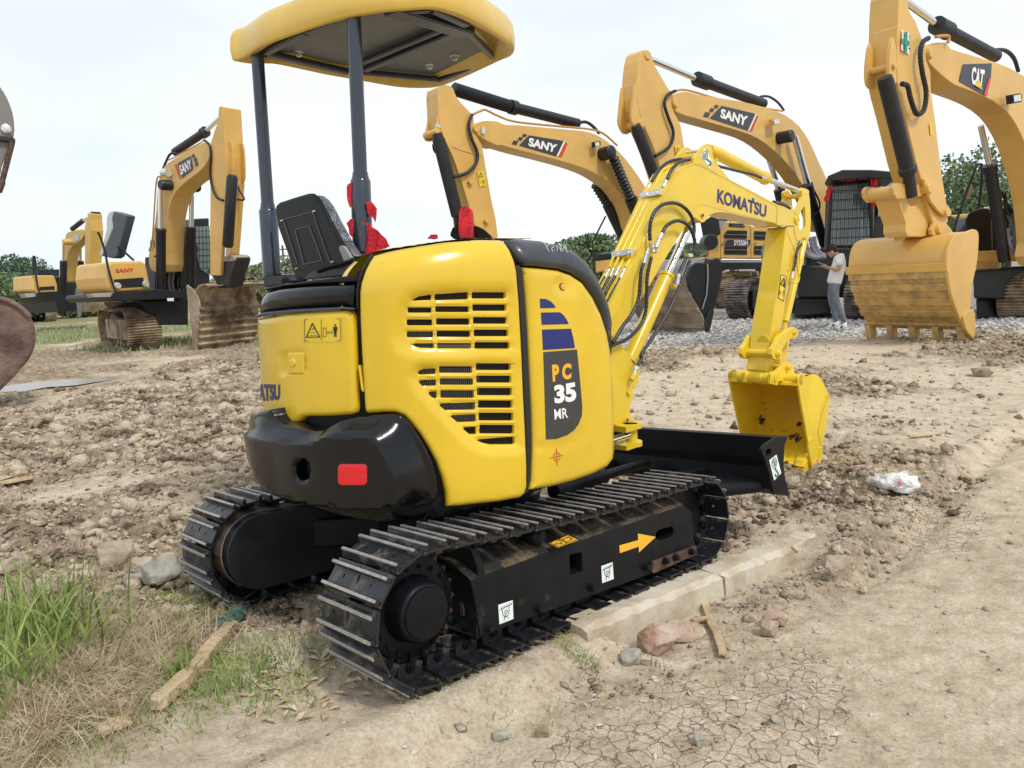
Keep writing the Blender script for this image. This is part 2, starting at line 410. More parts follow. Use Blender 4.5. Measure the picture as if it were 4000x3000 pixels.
def shoe_mesh():
    # local: x along the track, y across, z outward (0 = grouser tip)
    hx = PITCHS*.415; hy = SW/2; zp = -.019; parts = []
    out = [(-hx, -hy), (hx, -hy), (hx, hy), (-hx, hy)]
    hol = [ell(0, 0, .022, .009, 10), ell(0, -.085, .008, .006, 8), ell(0, .085, .008, .006, 8)]
    V, F, be, _ = tri2d([(a*1000, b*1000) for a, b in out], [[(a*1000, b*1000) for a, b in h] for h in hol], 0, 90)
    V = V/1000; n = len(V); v = [(x, y, zp-abs(x)*.10) for x, y in V]+[(x, y, zp-.009-abs(x)*.10) for x, y in V]
    f = [tuple(map(int, t)) for t in F]+[tuple(int(i)+n for i in t[::-1]) for t in F]+[(q, p, p+n, q+n) for p, q in be]
    parts.append((v, f))
    worn = []
    for gx in (-hx*.80, hx*.62):
        w0, w1 = .010, .005; y = hy*.985
        vv = [(gx-w0, -y, zp-.004), (gx+w0, -y, zp-.004), (gx+w0, y, zp-.004), (gx-w0, y, zp-.004), (gx-w1, -y, -.004), (gx+w1, -y, -.004), (gx+w1, y, -.004), (gx-w1, y, -.004)]
        parts.append((vv, [(0, 1, 5, 4), (1, 2, 6, 5), (2, 3, 7, 6), (3, 0, 4, 7)]))
        tv = [(gx-w1-.001, -y, -.005), (gx+w1+.001, -y, -.005), (gx+w1+.001, y, -.005), (gx-w1-.001, y, -.005), (gx-w1, -y, 0), (gx+w1, -y, 0), (gx+w1, y, 0), (gx-w1, y, 0)]
        worn.append((tv, [(4, 5, 6, 7), (0, 1, 5, 4), (1, 2, 6, 5), (2, 3, 7, 6), (3, 0, 4, 7)]))
    # folded edge ends (the bent overlap) and link blocks on the inside
    for sy in (-.042, .042):
        parts.append(box_vf((0, sy, zp-.034), ((1, 0, 0), (0, 1, 0), (0, 0, 1)), (hx*.93, .011, .024)))
    V, F = merge(parts); n0 = len(F); V2, F2 = merge(worn)
    b = len(V); V += V2; F += [tuple(i+b for i in q) for q in F2]
    me = bpy.data.meshes.new('track_shoe'); me.from_pydata([tuple(map(float, v)) for v in V], [], F); me.materials.append(TRK); me.materials.append(WORN)
    for i in range(n0, len(F)): me.polygons[i].material_index = 1
    me.update(); return me
SHOE = shoe_mesh()
def track(side, phase=0):
    yc = side*(HW-SW/2)
    # the chain inside: pins and links as one part, shoes under it
    parts = []
    for i in range(NSH):
        x, z, (nx, nz) = loop((i+.5)*PITCHS+phase)
        for sy in (-.05, .05):
            p = mw(x-nx*.062, yc+sy-.012, z-nz*.062); q = mw(x-nx*.062, yc+sy+.012, z-nz*.062); parts.append(rod(p, q, [(0, .017), (.3, .021), (.7, .021), (1, .017)], 10))
        parts.append(rod(mw(x-nx*.062, yc-.068, z-nz*.062), mw(x-nx*.062, yc+.068, z-nz*.062), [(0, .009), (1, .009)], 8))
    V, F = merge(parts); tr = mk('track', V, F, BLKM, EX, True)
    for i in range(NSH):
        x, z, (nx, nz) = loop(i*PITCHS+phase+PITCHS/2)
        o = bpy.data.objects.new('track_shoe', SHOE); COL.objects.link(o); o.parent = tr
        ex = MW@np.array([nz, 0, -nx]); ez = MW@np.array([nx, 0, nz]); ey = np.cross(ez, ex); p = mw(x, yc, z)
        j = RNG.normal(0, .004, 2); ex = ex+ey*j[0]; ex /= np.linalg.norm(ex); ez = np.cross(ex, ey); ez /= np.linalg.norm(ez)
        o.matrix_basis = Matrix(((ex[0], ey[0], ez[0], p[0]), (ex[1], ey[1], ez[1], p[1]), (ex[2], ey[2], ez[2], p[2]), (0, 0, 0, 1)))
    return tr
track(-1, .03); track(1, .07)
def disc_y(name, x, z, y0, y1, prof, m, parent, seg=32):
    v, f = rod(mw(x, y0, z), mw(x, y1, z), prof, seg); return mk(name, v, f, m, parent, True)
def wheels(side):
    yc = side*(HW-SW/2); s = side
    # toothed drive sprocket
    out = []
    for i in range(42):
        r = .175 if i % 2 else .207; a = 2*math.pi*i/42; out.append((XR+r*math.cos(a), ZC1+r*math.sin(a)))
    V = [mw(x, yc-.02, z) for x, z in out]+[mw(x, yc+.02, z) for x, z in out]; n = len(out)
    F = [tuple(range(n))[::-1], tuple(range(n, 2*n))]+[(i, (i+1) % n, n+(i+1) % n, n+i) for i in range(n)]
    sp = mk('drive_sprocket', V, F, RUST, EX)
    disc_y('idler_wheel', XF-.01, ZC2, yc-.04*s, yc+.04*s, [(0, .02), (.01, .15), (.02, .158), (.3, .168), (.7, .168), (.98, .158), (.99, .15), (1, .02)], BLKF, EX)
    rr_ = []
    for k in range(5):
        x = XR+.28+k*.285; z = ZR*(XF-x)/L1+.115; rr_.append(rod(mw(x, yc-.07, z), mw(x, yc+.07, z), [(0, .03), (.02, .05), (.3, .055), (.32, .042), (.68, .042), (.7, .055), (.98, .05), (1, .03)], 16))
    V, F = merge(rr_); mk('bottom_roller', V, F, BLKM, EX, True)
    return sp
wheels(-1); wheels(1)
# final drive of the near track: flange, drum, cap
YO = -HW
disc_y('final_drive', XR-.01, ZC1+.01, -.62, -.815, [(0, .17), (.3, .180), (.55, .180), (.57, .172), (.58, .118), (.62, .114), (.88, .108), (.94, .103), (.98, .097), (.99, .092), (1, .092)], BLKM, EX, 48)
capo = disc_y('drive_cap', XR-.01, ZC1+.01, -.8155, -.821, [(0, .090), (.8, .088), (1, .085)], BLKM, EX, 48)
bl = []
for k in range(18):
    a = 2*math.pi*k/18; c = (XR+.154*math.cos(a), ZC1+.154*math.sin(a)); bl.append(rod(mw(c[0], -.728, c[1]), mw(c[0], -.745, c[1]), [(0, .009), (.7, .009), (.75, .007), (1, .006)], 6))
for V, F in bl: mk('drive_bolt', V, F, BLKM, EX)
pyo = Pl(mw(0, -.805, 0), MY)
decal('drive_mark', ell(0, 0, .001, .001, 4), pyo, BLKM, EX) if 0 else None
# side plate of the near track frame (traced), with its slots
plate = T('R', [(66, 905), (400, 785), (700, 672), (1100, 535), (1300, 462), (1520, 388), (1545, 415), (1578, 440), (1582, 500), (1592, 545), (1588, 610), (1605, 668), (1310, 772), (1304, 858), (885, 1012), (525, 1142), (135, 1285), (128, 1230), (118, 1170), (100, 1060)])
h1 = T('R', rrect(742, 712, 830, 862, 12)); h1 = T('R', [(742, 740), (748, 728), (822, 712), (828, 720), (832, 838), (826, 846), (754, 862), (747, 856)])
h2 = T('R', smooth_closed([(1332, 590), (1350, 565), (1400, 545), (1440, 538), (1452, 560), (1450, 592), (1420, 612), (1360, 630), (1338, 620)], 3))
fp = prism('side_frame', plate, pyo, MY*.30, BLKF, EX, holes=[h1, h2], b=.006)
# top of the frame, dirty, sloping up to the middle, and the end face
q = pyo.hit(T('R', [(66, 905), (700, 672), (1100, 535), (1520, 388)]))
V = list(q+MZ*.001)+list(q+MY*.12+MZ*.05)+list(q+MY*.30+MZ*.05); mk('frame_top', V, [(0, 4, 5, 1), (1, 5, 6, 2), (2, 6, 7, 3), (4, 8, 9, 5), (5, 9, 10, 6), (6, 10, 11, 7)], mat('mud_on_frame', (.03, .026, .022), .8, noise=.3, nscale=8, bump=.15, bscale=60, dirt=(.20, .13, .075), dpos=(.45, .65), dscale=8), EX, True)
V = [mw(x, y, z) for x, y, z in [(-.66, -.795, .37), (-.66, -.56, .39), (-.60, -.50, .36), (-.60, -.50, .10), (-.66, -.56, .04), (-.645, -.795, .035), (-.625, -.80, .12), (-.63, -.80, .30)]]; n = len(V); V += [v+MX*.03 for v in V]
bev(mk('frame_end_plate', V, [tuple(range(n)), tuple(range(n, 2*n))[::-1]]+[(i, n+i, n+(i+1) % n, (i+1) % n) for i in range(n)], BLKF, EX), .004)
V, F = box_vf(mw(-.648, -.72, .15), (MY, MZ, MX), (.012, .045, .004)); bev(mk('end_slot', V, F, RUST, EX), .01, 3)
prism('rear_guard', T('R', [(1318, 775), (1604, 668), (1612, 675), (1608, 730), (1318, 858), (1310, 850)]), Pl(mw(0, -.825, 0), MY), MY*.02, RUST, EX, b=.004)
bs = []
for (x, y) in [(185, 1230), (525, 1095), (885, 950), (1255, 810), (1388, 768), (1458, 746), (1565, 706)]:
    p = Pl(mw(0, -.805 if x < 1300 else -.826, 0), MY).hit(T('R', [(x, y)]))[0]; bs.append(rod(p, p-MY*.010, [(0, .017), (1, .017)], 16)); bs.append(rod(p-MY*.010, p-MY*.028, [(0, .013), (.8, .013), (1, .010)], 6))
for i_ in range(0, len(bs), 2): V, F = merge(bs[i_:i_+2]); mk('frame_bolt', V, F, BLKF, EX)
# carrier roller on the frame
p = pyo.hit(T('R', [(568, 610)]))[0]; v, f = rod(p+MY*.16, p+MY*.01, [(0, .03), (.2, .038), (.85, .038), (.9, .034), (.95, .028), (.96, .024), (1, .022)], 20); mk('carrier_roller', v, f, BLKF, EX, True)
# stickers on the frame
pys = Pl(mw(0, -.806, 0), MY)
def hook_sticker(quad):
    q = np.array(quad, float)
    st = decal('tie_down_sticker', q, pys, WHITE, EX, .0012)
    def m(u, v): return (q[0]*(1-u)+q[1]*u)*(1-v)+(q[3]*(1-u)+q[2]*u)*v
    L = [[m(.08, .28), m(.92, .20)]]+[[m(.15+.17*k, .27-.015*k), m(.25+.17*k, .16-.015*k)] for k in range(5)]
    L += [[m(.24, .27), m(.26, .55), m(.36, .70), m(.55, .72), m(.70, .60), m(.72, .22)], [m(.44, .52)]+[m(.5+.10*math.cos(t), .48+.085*math.sin(t)) for t in np.linspace(2.6, 8.2, 12)]+[m(.42, .66), m(.32, .90)], [m(.42, .66), m(.66, .86)]]
    strokes('sticker_drawing', L, 2.4, pys, GREEN, st, .002)
hook_sticker(T('R', [(254, 1070), (353, 1037), (358, 1165), (262, 1203)])); hook_sticker(T('R', [(957, 805), (1034, 778), (1042, 893), (963, 922)]))
ar = decal('yellow_arrow', T('R', [(1080, 664), (1208, 628), (1206, 583), (1328, 606), (1214, 712), (1212, 672), (1083, 717)]), pys, mat('arrow_yellow', (.85, .46, .03), .5), EX, .0015)
ws = [pyo.hit(T('R', [p_]))[0]+MY*.035+MZ*.02 for p_ in [(600, 655), (730, 602), (800, 630), (660, 684)]]
pt = Pl(ws[0], MZ+MY*-.42)
wd = decal('warning_sticker', T('R', [(598, 655), (728, 597), (803, 632), (662, 686)]), pt, mat('warning_yellow', (.80, .45, .03), .5), EX, .004)
strokes('warning_drawing', [T('R', l) for l in ([(640, 665), (665, 632), (690, 660), (640, 665)], [(605, 655), (728, 600), (798, 630), (662, 682), (605, 655)], [(665, 625), (720, 655)], [(690, 635), (730, 615), (760, 630), (715, 650), (690, 635)])], 2, pt, INK, wd, .006)
# far side track frame: stadium shaped, seen from inside
out = []
for k in range(13): a = math.pi/2+math.pi*k/12; out.append((XR+.16*math.cos(a), ZC1+.165*math.sin(a)))
out += [(-.2, .03), (.55, .08), (.8, .10), (.8, .34), (.4, .36)]
for nm, y0, y1, sc, m_ in (('far_side_frame', .47, .535, 1.08, mat('worn_black_plate', (.022, .023, .027), .4, noise=.25, nscale=6)), ('far_frame_rim', .536, .66, 1.10, mat('bare_brown_steel', (.34, .25, .19), .4, metal=.3, noise=.2, nscale=9))):
    cx = XR; P_ = [(cx+(x-cx)*sc, ZC1+(z-ZC1)*sc) if x < -.8 else (x, z) for x, z in out]; n = len(P_)
    V = [mw(x, y0, z) for x, z in P_]+[mw(x, y1, z) for x, z in P_]; F = [tuple(range(n)), tuple(range(n, 2*n))[::-1]]+[(i, n+i, n+(i+1) % n, (i+1) % n) for i in range(n)]
    bev(mk(nm, V, F, m_, EX), .004)
# lower frame between the tracks, slew ring
V, F = merge([box_vf(mw(0, 0, .24), (MX, MY, MZ), (.36, .34, .10)), box_vf(mw(-.40, -.42, .22), ((MX*.75+MY*.6), (MY*.8-MX*.6), MZ), (.32, .09, .07)), box_vf(mw(-.40, .42, .22), ((MX*.75-MY*.6), (MY*.8+MX*.6), MZ), (.32, .09, .07)),
              box_vf(mw(.45, -.42, .22), ((MX*.75-MY*.6), (MY*.8+MX*.6), MZ), (.32, .09, .07)), box_vf(mw(.45, .42, .22), ((MX*.75+MY*.6), (MY*.8-MX*.6), MZ), (.32, .09, .07))])
bev(mk('lower_frame', V, F, BLKM, EX), .01)
v, f = rod(mw(0, 0, .33), mw(0, 0, .47), [(0, .36), (.5, .36), (.5, .33), (1, .33)], 40); mk('slew_ring', v, f, BLKM, EX, True)
# ---- blade
BX, BZ, BH, BW = 1.589, .247, .327, .868
blade_pts = [(BX-.02, BZ+BH), (BX+.07, BZ+BH), (BX+.07, BZ+BH-.012), (BX+.035, BZ+BH-.05), (BX+.02, BZ+.16), (BX+.05, BZ+.04), (BX+.085, BZ-.01), (BX+.07, BZ-.02), (BX+.0, BZ+.02), (BX-.03, BZ+.07), (BX-.015, BZ+.15), (BX-.022, BZ+.20), (BX-.022, BZ+BH-.002)]
n = len(blade_pts); V = [mw(x, -BW, z) for x, z in blade_pts]+[mw(x, BW, z) for x, z in blade_pts]
bd = mk('blade', V, [tuple(range(n)), tuple(range(n, 2*n))[::-1]]+[(i, n+i, n+(i+1) % n, (i+1) % n) for i in range(n)], BLKM, EX); bev(bd, .004)
be_pl = Pl(mw(0, -BW-.004, 0), MY)
ep = prism('blade_end_plate', T('I', [(1300, 188), (1345, 155), (1372, 172), (1378, 240), (1377, 330), (1390, 480), (1420, 600), (1462, 680), (1440, 722), (1380, 765), (1322, 782), (1306, 755), (1255, 540), (1212, 400), (1180, 322), (1180, 288), (1215, 243), (1260, 212)]), be_pl, MY*.02, BLKM, EX, holes=[T('I', ell(1252, 327, 30, 45, 14, .15))], b=.003)
stq = T('I', [(1254, 408), (1334, 346), (1385, 548), (1308, 628)]); st = decal('lifting_sticker', stq, be_pl, WHITE, EX, .0015)
strokes('lifting_drawing', [T('I', ell(1308, 437, 26, 55, 18, .05)+[ell(1308, 437, 26, 55, 18, .05)[0]]), T('I', [(1308, 470), (1306, 430), (1294, 434), (1304, 398), (1322, 424), (1314, 428), (1318, 466), (1308, 470)])], 2.2, be_pl, GREEN, st, .003)
strokes('hook_drawing', [T('I', smooth_open([(1314, 492), (1326, 515), (1346, 540), (1350, 565), (1338, 585), (1322, 575), (1320, 560)], 4))], 5.5, be_pl, GREEN, st, .003)
for s in (-1, 1):
    V, F = box_vf(mw(1.12, s*.36, BZ+.06), ((MX), (MY), MZ), (.50, .045, .05)); bev(mk('blade_arm', V, F, BLKM, EX), .008)
V, F = box_vf(mw(1.40, -.58, BZ+.055), ((MX*.92+MY*-.39), (MY*.92+MX*.39), MZ), (.17, .20, .035)); bev(mk('blade_gusset', V, F, BLKM, EX), .03, 3)
v, f = rod(mw(.62, 0, BZ+.06), mw(1.5, 0, BZ+.12), [(0, .05), (.5, .05), (.5, .03), (1, .03)], 20); mk('blade_cylinder', v, f, BLKM, EX, True)
# ---- upper body solid
def rint(a, b, r): return np.minimum(-r, np.maximum(a, b))+np.hypot(np.maximum(r+a, 0), np.maximum(r+b, 0))
def body_sdf(Rb=.95, side=.74, front=.36, ztop=1.56, fr=.40, tr=.14, cr_=.22, zb=.30, zr=.05, left=.86):
    def f(X):
        X = np.atleast_2d(X); a = (X[:, :2]-UC)@UX; b = (X[:, :2]-UC)@UY; z = X[:, 2]+.25*np.maximum(0, -(a+.35))**2*(X[:, 2] > 1.2)
        d = rint(np.hypot(a, b)-Rb, -b-side, cr_); d = rint(d, b-left, .2)
        ft = rint(a-front, z-ztop, fr)
        d = rint(d, ft, tr); return rint(d, zb-z, zr)
    return f
BODY = Sdf(body_sdf()); 
def radial(name, f, c, m, parent, off=0, nu=72, nv=40, keep=None):
    us = np.linspace(0, 2*math.pi, nu, endpoint=False); vs = np.linspace(-math.pi/2+.02, math.pi/2-.02, nv)
    U_, V_ = np.meshgrid(us, vs); D = np.stack([np.cos(V_)*np.cos(U_), np.cos(V_)*np.sin(U_), np.sin(V_)], -1).reshape(-1, 3)
    lo = np.zeros(len(D)); hi = np.full(len(D), 3.)
    for i in range(30):
        mid = (lo+hi)/2; ins = f(c+D*mid[:, None])-off < 0; lo = np.where(ins, mid, lo); hi = np.where(ins, hi, mid)
    X = c+D*lo[:, None]; F = []
    for j in range(nv-1):
        for i in range(nu):
            q = (j*nu+i, j*nu+(i+1) % nu, (j+1)*nu+(i+1) % nu, (j+1)*nu+i)
            if keep is None or keep(X[list(q)].mean(0)): F.append(q)
    if keep is None: F += [tuple(range(nu))[::-1], tuple(range((nv-1)*nu, nv*nu))]
    return mk(name, X, F, m, parent, True)
core_f = body_sdf(Rb=.95-.032, side=.74-.032, front=.33, ztop=1.36, zb=.52, tr=.06)
radial('body_core', core_f, uw(-.2, 0, .9), BLKM, EX)
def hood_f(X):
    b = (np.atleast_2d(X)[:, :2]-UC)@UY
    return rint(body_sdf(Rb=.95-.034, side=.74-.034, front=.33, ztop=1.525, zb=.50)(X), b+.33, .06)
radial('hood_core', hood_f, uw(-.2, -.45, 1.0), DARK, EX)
def roof_f(X):
    b = (np.atleast_2d(X)[:, :2]-UC)@UY
    return rint(body_sdf(zb=.45)(X), b+.30, .10)
radial('hood_roof', roof_f, uw(-.2, -.5, 1.0), YEL, EX, -.006, 120, 90, keep=lambda c: c[2] > 1.3 and (c[:2]-UC)@UX < -.05 and BODY.nrm(c[None])[0]@((CAM-c)/np.linalg.norm(CAM-c)) < .06 or ((c[:2]-UC)@UY > -.38 and c[2] > 1.30))
# ---- body panels, outlines carried onto the solid
def PQ(p, q): return np.vstack([T('P', p), T('Q', q)])
lou = np.vstack([T('P', [(800, 128), (775, 165), (748, 220), (726, 290), (718, 345), (718, 420), (722, 520), (730, 700), (740, 860), (748, 1000), (754, 1028), (775, 1036), (850, 1030), (930, 1030), (975, 1048), (1015, 1090), (1065, 1150), (1115, 1225), (1162, 1310), (1195, 1400), (1214, 1480), (1222, 1562), (1300, 1558)]),
                 T('Q', [(60, 1622), (220, 1605), (345, 1582), (372, 1560), (384, 1520), (384, 1400), (376, 1200), (366, 1000), (353, 700), (341, 480), (326, 300), (312, 235), (285, 172), (252, 124), (225, 110), (100, 108), (0, 112)]), T('P', [(1350, 40), (1200, 50), (1080, 68), (960, 88), (870, 106)])])
def rq(c, x0, y0, x1, y1, r=7, sk=0): return T(c, [(a, b) for a, b in rrect(x0, y0, x1, y1, r, 3)])
sl = [T('P', [(1025, 397), (1035, 387), (1062, 373), (1130, 362), (1138, 367), (1138, 388), (1130, 393)]), rq('P', 998, 436, 1139, 465), rq('P', 992, 503, 1143, 537), rq('P', 992, 571, 1148, 605), T('P', [(1022, 648), (1045, 639), (1145, 638), (1152, 644), (1152, 660), (1146, 666), (1072, 664), (1040, 657)])]
sl += [T('P', [(1157, 366), (1163, 360), (1348, 347), (1355, 352), (1355, 382), (1349, 388), (1163, 394), (1157, 389)]), rq('P', 1161, 428, 1359, 461), rq('P', 1166, 497, 1362, 533), rq('P', 1169, 567, 1366, 602), rq('P', 1172, 637, 1370, 667)]
sl += [rq('Q', 75, 420, 270, 456), rq('Q', 79, 490, 274, 526), rq('Q', 83, 562, 279, 599), rq('Q', 87, 632, 285, 670), rq('Q', 91, 703, 293, 740)]
sl += [T('P', [(1057, 806), (1066, 793), (1090, 783), (1155, 780), (1161, 786), (1162, 806), (1156, 813), (1064, 816)]), T('P', [(1062, 858), (1070, 849), (1158, 843), (1165, 849), (1165, 873), (1158, 879), (1082, 881)]), T('P', [(1118, 922), (1126, 913), (1162, 910), (1168, 915), (1169, 945), (1162, 951), (1138, 945)])]
sl += [rq('P', 1182, 768, 1376, 806), rq('P', 1187, 837, 1381, 874), rq('P', 1190, 905, 1386, 948), T('P', [(1183, 990), (1192, 980), (1386, 972), (1392, 978), (1392, 1008), (1386, 1014), (1215, 1018)]), T('P', [(1249, 1055), (1258, 1046), (1390, 1040), (1397, 1046), (1397, 1076), (1391, 1082), (1290, 1086)]), T('P', [(1322, 1124), (1330, 1115), (1393, 1110), (1399, 1116), (1400, 1148), (1394, 1154), (1358, 1154)])]
sl += [rq('Q', 98, 823, 299, 862), rq('Q', 101, 893, 302, 933), rq('Q', 105, 963, 306, 1005), rq('Q', 110, 1034, 309, 1076), rq('Q', 114, 1103, 313, 1148), rq('Q', 118, 1172, 317, 1222), T('Q', [(106, 1262), (114, 1254), (312, 1238), (320, 1244), (321, 1276), (315, 1282), (180, 1284), (140, 1276)])]
d1 = np.vstack([T('P', [(950, 655), (932, 600), (940, 520), (965, 430), (1010, 370), (1150, 335), (1330, 325)]), T('Q', [(150, 395), (275, 395), (292, 430), (312, 560), (318, 740), (300, 775), (150, 775)]), T('P', [(1330, 700), (1150, 700), (1020, 685)])])
d2 = np.vstack([T('P', [(1030, 830), (1040, 790), (1080, 762), (1330, 745)]), T('Q', [(150, 795), (300, 795), (322, 840), (335, 1100), (345, 1290), (320, 1305), (170, 1312)]), T('P', [(1400, 1222), (1330, 1180), (1270, 1120), (1160, 1000), (1070, 905)])])
lp = panel('louver_panel', lou, BODY, YEL, EX, holes=sl, thick=.032, r=22, grid=13, step=9, dents=[(d1, .016, 60), (d2, .016, 60)], hr=5)
fins = []
for x in np.arange(1055, 1400, 11): fins.append(T('P', [(x, 775), (x+3, 1100)])); 
for x in np.arange(995, 1150, 12): fins.append(T('P', [(x, 570), (x, 668)]))
SB = Sdf(lambda X: BODY.f(X)+.031); strokes('radiator_fins', fins, 3.0, SB, FIN, EX, .0)
strokes('radiator_pipe', [T('P', [(1172, 652), (1368, 652)])], 14, SB, FIN, EX, .001)
door = T('Q', [(366, 276), (450, 283), (560, 296), (636, 320), (700, 366), (758, 446), (806, 545), (842, 655), (864, 762), (876, 880), (884, 1000), (888, 1150), (887, 1300), (876, 1365), (840, 1408), (760, 1448), (650, 1488), (520, 1522), (402, 1540), (412, 1490), (420, 1300), (416, 1100), (406, 900), (394, 650), (381, 450), (370, 340)])
dd1 = T('Q', ell(600, 372, 62, 52, 16)); dd2 = T('Q', smooth_closed([(655, 560), (700, 700), (720, 950), (715, 1200), (650, 1290), (480, 1320), (430, 1290), (470, 1262), (560, 1255), (640, 1215), (695, 1150), (695, 1000), (668, 760), (645, 640)], 3))
panel('side_door', door, BODY, YEL, EX, thick=.03, r=26, grid=17, step=10, dents=[(dd1, .010, 40), (dd2, .004, 24)])
cov = T('Q', [(240, 110), (330, 106), (450, 117), (560, 145), (650, 185), (720, 242), (780, 332), (830, 440), (868, 560), (882, 690), (891, 920), (884, 935), (876, 860), (864, 750), (842, 645), (806, 535), (758, 436), (700, 356), (636, 312), (560, 288), (450, 272), (375, 266), (345, 240), (312, 185), (275, 132)])
panel('black_cover', cov, BODY, mat('satin_black_cover', (.035, .037, .042), .36, coat=.25, noise=.2, nscale=5, bump=.04, bscale=24), EX, thick=.03, r=26, grid=14, step=8, off=.004)
trim = T('Q', [(318, 262), (342, 262), (362, 290), (376, 450), (389, 650), (401, 900), (411, 1100), (416, 1300), (410, 1470), (392, 1556), (376, 1560), (388, 1510), (389, 1400), (380, 1200), (370, 1000), (357, 700), (345, 480), (330, 320)])
panel('door_seal', trim, BODY, RUB, EX, thick=.02, r=7, grid=12, step=8, off=-.012)
# rear bonnet
rear = T('P', [(140, 497), (300, 471), (450, 459), (635, 450), (665, 458), (682, 482), (689, 560), (695, 700), (700, 900), (706, 1000), (700, 1030), (680, 1043), (560, 1050), (430, 1052), (400, 1058), (378, 1080), (345, 1099), (300, 1101), (240, 1095), (205, 1083), (182, 1058), (166, 1000), (155, 880), (145, 700), (138, 560)])
panel('rear_bonnet', rear, BODY, YEL, EX, thick=.03, r=22, grid=15, step=9, dents=[(T('P', rrect(286, 690, 414, 806, 6)), .012, 8)])
panel('bonnet_latch', T('P', rrect(321, 689, 415, 808, 8)), BODY, YEL, EX, thick=.012, r=5, grid=12, off=.002)
panel('latch_lock', T('P', ell(355, 748, 16, 23)), BODY, YEL, EX, thick=.006, r=4, grid=8, off=.007)
pb = lambda n_, p, m_, **k: panel(n_, p, BODY, m_, EX, **k)
pb('rear_top_band', T('P', [(142, 476), (200, 461), (350, 447), (500, 439), (640, 434), (692, 437), (700, 400), (706, 350), (706, 292), (560, 294), (400, 302), (270, 316), (200, 335), (165, 370), (148, 420)]), BLK, thick=.04, r=48, grid=13, off=.012, depth=.04)
pb('rear_seal', T('P', [(137, 492), (200, 477), (350, 462), (500, 452), (640, 444), (690, 448), (688, 436), (640, 432), (500, 438), (350, 446), (200, 460), (142, 476)]), mat('grey_rubber_seal', (.06, .07, .085), .5), thick=.02, r=5, grid=10, off=.006)
pb('rear_ledge', T('P', [(186, 332), (205, 318), (400, 286), (560, 266), (716, 246), (724, 262), (708, 288), (500, 294), (300, 310), (200, 334)]), BLKM, thick=.05, r=6, grid=12, off=.0)
pb('side_seal', T('P', [(790, 128), (768, 165), (735, 220), (715, 285), (706, 345), (708, 430), (714, 440), (712, 350), (720, 290), (742, 222), (775, 165), (800, 130)]), RUB, thick=.02, r=5, grid=10)
pb('yellow_strip', T('P', [(712, 762), (722, 765), (746, 905), (740, 914), (730, 900)]), YEL, thick=.02, r=3, grid=10, off=-.006)
# counterweight
CW = Sdf(body_sdf(Rb=1.055, side=.81, front=.6, ztop=1.3, zb=.22, cr_=.25, zr=.12))
cw = T('P', [(50, 1080), (60, 1052), (85, 1036), (120, 1025), (168, 1020), (182, 1062), (212, 1100), (300, 1124), (400, 1148), (468, 1146), (510, 1122), (560, 1096), (640, 1080), (760, 1068), (900, 1062), (950, 1068), (1008, 1102), (1070, 1178), (1120, 1250), (1165, 1340), (1190, 1420), (1198, 1500), (1188, 1552), (1150, 1580), (1050, 1602), (850, 1610), (650, 1604), (450, 1580), (300, 1550), (180, 1508), (110, 1440), (80, 1350), (65, 1230), (52, 1150)])
fpoly = T('P', [(66, 1150), (100, 1168), (220, 1182), (350, 1208), (420, 1206), (470, 1190), (520, 1164), (620, 1154), (790, 1172), (826, 1200), (868, 1290), (920, 1400), (955, 1510), (946, 1556), (700, 1574), (450, 1548), (300, 1516), (190, 1474), (126, 1400), (96, 1300), (76, 1210)])
fp2 = T('P', [(950, 1150), (1000, 1240), (1050, 1350), (1090, 1470), (1095, 1540), (1120, 1545), (1160, 1500), (1150, 1420), (1120, 1330), (1070, 1230), (1000, 1150)])
def sst_(x, a, b): t_ = np.clip((x-a)/(b-a), 0, 1); return t_*t_*(3-2*t_)
def cwmod(V):
    df = np.where(inside(V, fpoly), 0, dist_poly(V, fpoly)); db = dist_poly(V, cw); q = df/(df+db+1e-6); q = np.minimum(q*1.25, 1)
    d2_ = np.where(inside(V, fp2), 0, dist_poly(V, fp2)); q2 = np.clip(1-d2_/60, 0, 1)
    return -(.03+.015*sst_(V[:, 0], 940, 1070)+.035*sst_(V[:, 0], 1230, 1420))*q
hl = T('P', ell(402, 1353, 42, 62, 24))
cwp = panel('counterweight', cw, CW, BLK, EX, holes=[hl], thick=.12, r=14, grid=13, step=9, hr=8, mod=cwmod)
pnl = panel('lifting_eye_recess', T('P', ell(402, 1353, 50, 70, 24)), Sdf(lambda X: CW.f(X)+.06), DARK, EX, thick=0, r=0, grid=20)
panel('red_reflector', T('P', rrect(606, 1317, 771, 1437, 24, 5)), CW, RED, EX, thick=.003, r=4, grid=18, off=.003)
panel('reflector_rim', T('P', rrect(602, 1313, 775, 1441, 27, 5)), CW, RUB, EX, thick=.003, r=3, grid=18, off=.0015)
radial('counterweight_core', lambda X: rint(body_sdf(Rb=.88, side=.64, front=.2, ztop=.86, zb=.46, tr=.05)(X), ((np.atleast_2d(X)[:, :2]-UC)@UX)+.1, .1), uw(-.5, 0, .63), BLK, EX)
